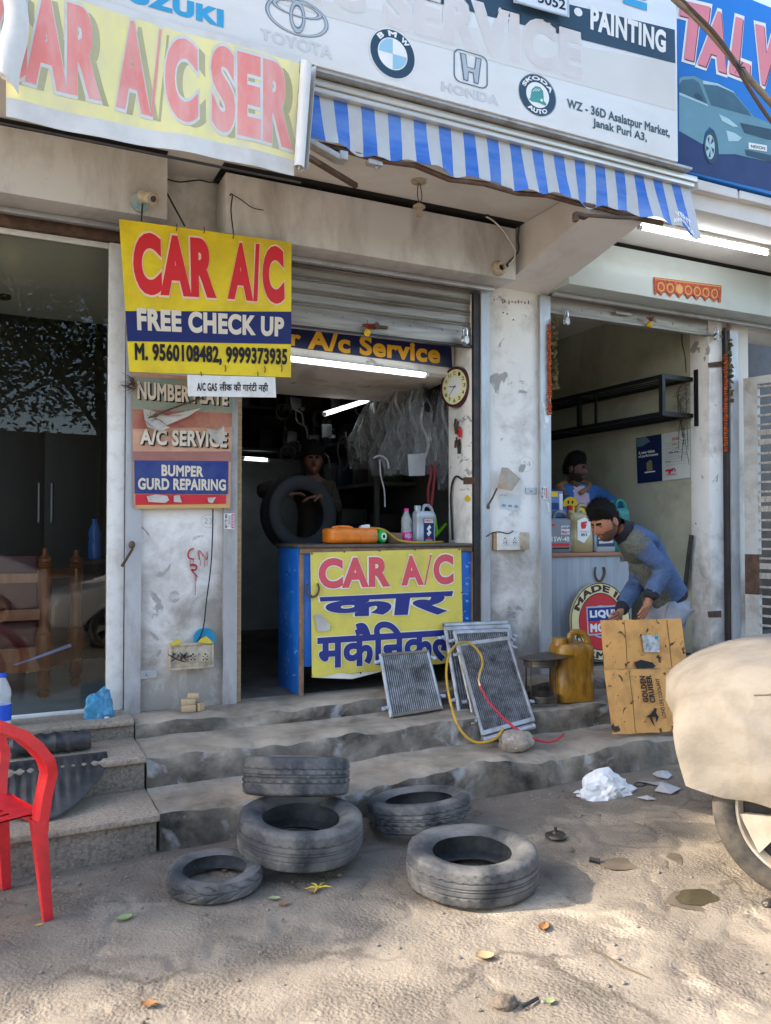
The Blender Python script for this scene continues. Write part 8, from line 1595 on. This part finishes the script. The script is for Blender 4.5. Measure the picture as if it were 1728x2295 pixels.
# ---------------------------------------------------------------- behind the glass
TEAK = mat("varnished teak", srgb(128, 70, 34), .3, var=.25, vs=6, spec=.5, stretch=(6, 6, 1), coat=.3); MAR = mat("maroon leather", srgb(78, 32, 34), .4, var=.15, vs=4)
def turned(px, ytop, ybot, Y, r):
    a_, c_ = ZP('I', px, ytop, Y=Y), ZP('I', px, ybot, Y=Y); H_ = a_.z - .492; b = MB()
    pr = [(.5, 0), (.75, .01), (.85, .03), (.6, .05), (.7, .07), (1, .10), (.8, .16), (.95, .18), (.7, .20), (1, .24), (1.15, .26), (1.15, .42), (.8, .44), (.75, .60), (.85, .72), (1, .78), (1, .86), (.85, .865), (1.02, .875), (.85, .885), (1.0, .895), (.85, .905), (.95, .91), (.95, .925), (.55, .945), (.35, .965), (.42, .98), (.35, .995), (0, 1)]
    b.lathe([(r * q, H_ * z_) for q, z_ in pr], Matrix.Translation((a_.x, Y, .492)), 20); return b, a_.x
bn_ = thing("wooden_bench", "carved teak bench frame with maroon cushions seen through the shop glass", "bench", ZP('I', 300, 1440, Y=5.85))
for px, y0, Y in ((300, 380, 5.80), (510, 392, 6.15)): b, _x = turned(px, y0, 1440, Y, .046); part("post", b, TEAK, bn_)
def rail(r0, r1, Y0, Y1, h_):
    a_, c_ = ZP('I', *r0, Y=Y0), ZP('I', *r1, Y=Y1); b = MB(); b.prism([a_ + V(0, -.02, -h_ / 2), a_ + V(0, .02, -h_ / 2), a_ + V(0, .02, h_ / 2), a_ + V(0, -.02, h_ / 2)], V(c_.x - a_.x, c_.y - a_.y, 0)); part("rail", b, TEAK, bn_, smooth=False)
rail((-200, 590), (300, 590), 5.8, 5.8, .06); rail((-200, 842), (300, 842), 5.8, 5.8, .07); rail((-200, 1150), (300, 1150), 5.8, 5.8, .16); rail((300, 560), (510, 520), 5.8, 6.15, .06); rail((300, 1130), (510, 1090), 5.8, 6.15, .12)
b = MB(); p0, p1 = ZP('I', -200, 430, Y=5.86), ZP('I', 262, 800, Y=5.86); b.box(p0.x, p1.x, 5.84, 5.93, p1.z, p0.z, .03); part("cushion", b, MAR, bn_)
b = MB(); p0, p1 = ZP('I', -200, 880, Y=5.86), ZP('I', 262, 1060, Y=5.86); b.box(p0.x, p1.x, 5.84, 6.3, p1.z, p0.z, .03); part("seat_cushion", b, MAR, bn_)
b = MB(); q = zq('I', [(85, 1160), (470, 1020), (480, 1040), (110, 1162)], Y=5.6); b.sheet(lambda u, v: q.p(u, v, .01 * math.sin(5 * u)), 10, 3, -.002, q.n); solo("cloth_strip", b, ink("pale blue cloth", srgb(140, 160, 205)), "pale blue pointed cloth hung across the bench frame behind the glass", "cloth")
tb = thing("side_table", "small dark side table behind the shop glass carrying a blue bottle", "table", V(.42, 6.35, .49)); bt_ = ZP('I', 630, 455, Y=6.35)
b = MB(); b.box(bt_.x - .16, bt_.x + .2, 6.2, 6.5, bt_.z - .03, bt_.z - .002, .004); part("table_top", b, BROWNWALL, tb)
for dx in (-.14, .18):
    for dy in (6.22, 6.47): b = MB(); b.box(bt_.x + dx - .015, bt_.x + dx + .015, dy, dy + .02, .49, bt_.z - .031); part("leg", b, BROWNWALL, tb)
bottle(bt_, .046, .30, "blue plastic bottle seen through the shop glass", BLUEPET, BLUEPET)
b = MB(); b.lathe([(0, 0), (.05, -.01), (.05, -.03), (.035, -.04), (0, -.04)], Matrix.Translation(ZP('D', 20, 735, Y=6.4)), 18); solo("ceiling_lamp", b, DARKST, "dark round fitting under the false ceiling behind the glass", "ceiling lamp")

# ---------------------------------------------------------------- pole with cables at the top right
b = MB(); b.tube([ZP('C', x, y, Y=Y) for x, y, Y in ((940, -160, 3.75), (1060, -10, 3.72), (1180, 90, 3.7), (1330, 250, 3.68), (1470, 420, 3.66), (1666, 640, 3.64), (1900, 900, 3.6))], .020, 10, smooth=3); cbl = thing("cable_bundle", "thick beige service cable slung diagonally before the blue signboard", "cable", ZP('C', 1470, 420, Y=3.66)); part("cable", b, mat("beige conduit", srgb(150, 132, 112), .7, var=.15, vs=9, dirt=(.1, .08, .06), da=.6, ds=9), cbl)
b = MB(); b.tube([ZP('C', x, y, Y=Y) for x, y, Y in ((960, -160, 3.72), (1150, 40, 3.69), (1300, 190, 3.66), (1420, 350, 3.64), (1500, 500, 3.64), (1600, 660, 3.62), (1700, 800, 3.6))], .012, 8, smooth=3); part("thin_cable", b, mat("brown cable", (.09, .06, .045), .6), cbl)
b = MB(); p_ = ZP('C', 1462, 420, Y=3.63)
for k in range(7): a = k * .9; b.tube([p_, p_ + V(.035 * math.cos(a), -.02, .035 * math.sin(a)), p_ + V(.06 * math.cos(a + .4), -.01, .05 * math.sin(a + .3) - .02)], [.004, .003, .001], 5)
part("tie", b, WIRE, cbl)

# ---------------------------------------------------------------- neighbourhood round the camera (lights, shades and reflects)
nb = thing("shadow_house", "unseen cream house block added beyond the glass shop to cast the ground shadow", "building", (-3.6, 5.3, 0)); b = MB(); b.box(-5.9, -2.56, 5.25, 9.0, -.1, 3.86, .01); part("wall", b, LINTEL, nb); b = MB(); b.box(-5.9, -5.2, 5.27, 5.6, 3.861, 4.28, .01); part("shadow_bump", b, LINTEL, nb); b = MB(); b.box(-4.0, -3.2, 5.235, 5.249, .1, 2.2); part("door", b, BROWNWALL, nb)  # unseen block added to cast the ground shadow; raised end shapes its edge
fw = thing("side_wall", "plain plastered wall closing the bay left of the glass", "wall", (-2, 5.2, 0)); b = MB(); b.box(-2.55, -2.5, 5.2, 5.29, 0, 3.46); part("plaster", b, LINTEL, fw)
LEAFM = mat("tree leaf", (.045, .07, .02), .6, var=.5, vs=3, spec=.3); BARK = mat("bark", (.09, .065, .045), .9, var=.3, vs=9, bump=.5)
def tree(x, y, h, cr, seed, lab):
    random.seed(seed); t_ = thing("tree", lab, "tree", (x, y, 0), "street trees behind the camera"); b = MB(); b.tube([(x, y, -.1), (x + .1, y, h * .3), (x - .05, y + .1, h * .55), (x, y, h * .8)], [.22, .17, .12, .05], 10, smooth=3)
    tips = []
    for k in range(9):
        a = k * 2.4; z0 = h * (.36 + .05 * k); e = V(x + math.cos(a) * cr * .8, y + math.sin(a) * cr * .8, z0 + h * .22); b.tube([(x, y, z0), V(x, y, z0).lerp(e, .5) + V(0, 0, .2), e], [.08, .05, .02], 6, smooth=2); tips += [e, V(x, y, z0).lerp(e, .6)]
    part("trunk", b, BARK, t_); b = MB(); tips.append(V(x, y, h * .9))
    for k in range(8000):
        c_ = random.choice(tips); d = V(random.gauss(0, 1), random.gauss(0, 1), random.gauss(0, .7)) * cr * .26; p_ = c_ + d; u_ = V(random.uniform(-1, 1), random.uniform(-1, 1), random.uniform(-.6, .6)).normalized(); w_ = u_.orthogonal().normalized(); s_ = random.uniform(.07, .13); b.poly([p_ - u_ * s_, p_ + w_ * s_ * .45, p_ + u_ * s_, p_ - w_ * s_ * .45])
    part("crown", b, LEAFM, t_, smooth=False)
for k, (x, y, h, cr) in enumerate(((-1.2, -10.5, 9.5, 3.6), (2.4, -12.0, 10.2, 3.8), (6.4, -11.0, 9.4, 3.6), (-5.4, -12.0, 10, 3.8))): tree(x, y, h, cr, k + 3, ["bushy street tree straight behind the viewer", "taller street tree behind the white car", "street tree across the road on the right", "broad street tree across the road on the left"][k])
b = MB(); b.box(-30, 30, -24, -20, 0, 5.0); solo("compound_wall", b, DARKWALL, "long tall dark wall across the road behind the trees", "wall")
WPAINT = mat("white car paint", (.70, .69, .66), .2, var=.02, coat=.6, spec=.5); CGL = mat("dark car glass", (.02, .025, .03), .05, var=0, spec=.8); TAIL = ink("red tail lamp", srgb(170, 16, 24), rough=.15)
def car(x0, y0, L_, lab, flip=1):
    t_ = thing("parked_car", lab, "car", (x0 + L_ / 2, y0, 0), "white cars parked behind the camera"); side = [(0, .32), (.02, .62), (.12, .74), (.9, .86), (1.55, 1.36), (2.9, 1.42), (3.6, .98), (3.95, .92), (4.0, .35), (3.55, .28), (3.5, .5), (3.2, .64), (2.9, .5), (2.85, .28), (1.15, .26), (1.1, .5), (.82, .64), (.5, .5), (.45, .28)]; k = L_ / 4.0
    def pt(l, w, z_): return V(x0 + (l * k if flip > 0 else L_ - l * k), y0 + w, z_)
    b = MB(); b.prism([pt(l, -.8, z_) for l, z_ in side], (0, 1.6, 0)); bmesh.ops.bevel(b.bm, geom=[e for e in b.bm.edges], offset=.05, segments=3, profile=.6, affect='EDGES', clamp_overlap=True); part("body", b, WPAINT, t_, ang=40)
    for w in (-.812, .812):
        b = MB(); b.prism([pt(l, w, z_) for l, z_ in ((1.15, .90), (1.62, 1.30), (2.2, 1.35), (2.2, .92))], (0, .006, 0)); b.prism([pt(l, w, z_) for l, z_ in ((2.27, .92), (2.27, 1.35), (2.85, 1.36), (3.3, .98))], (0, .006, 0)); part("window", b, CGL, t_, smooth=False)
        for l in (.81, 3.2): wheel_at(t_, pt(l, w * .93, .3), V(0, math.copysign(1, w), 0), .29, TYW, RIMM, .16, 5)
    b = MB(); b.cbox(pt(3.94, -.62, .80), (.14, .3, .16), .03); part("tail_lamp", b, TAIL, t_); b = MB(); b.cbox(pt(.06, -.6, .66), (.16, .3, .12), .03); part("headlight", b, CHROME, t_)
car(.62, -1.6, 3.7, "white hatchback parked behind the viewer, nose to the left"); car(-3.2, -4.6, 3.9, "white saloon parked across the lane with its red tail lamp toward the right", 1)
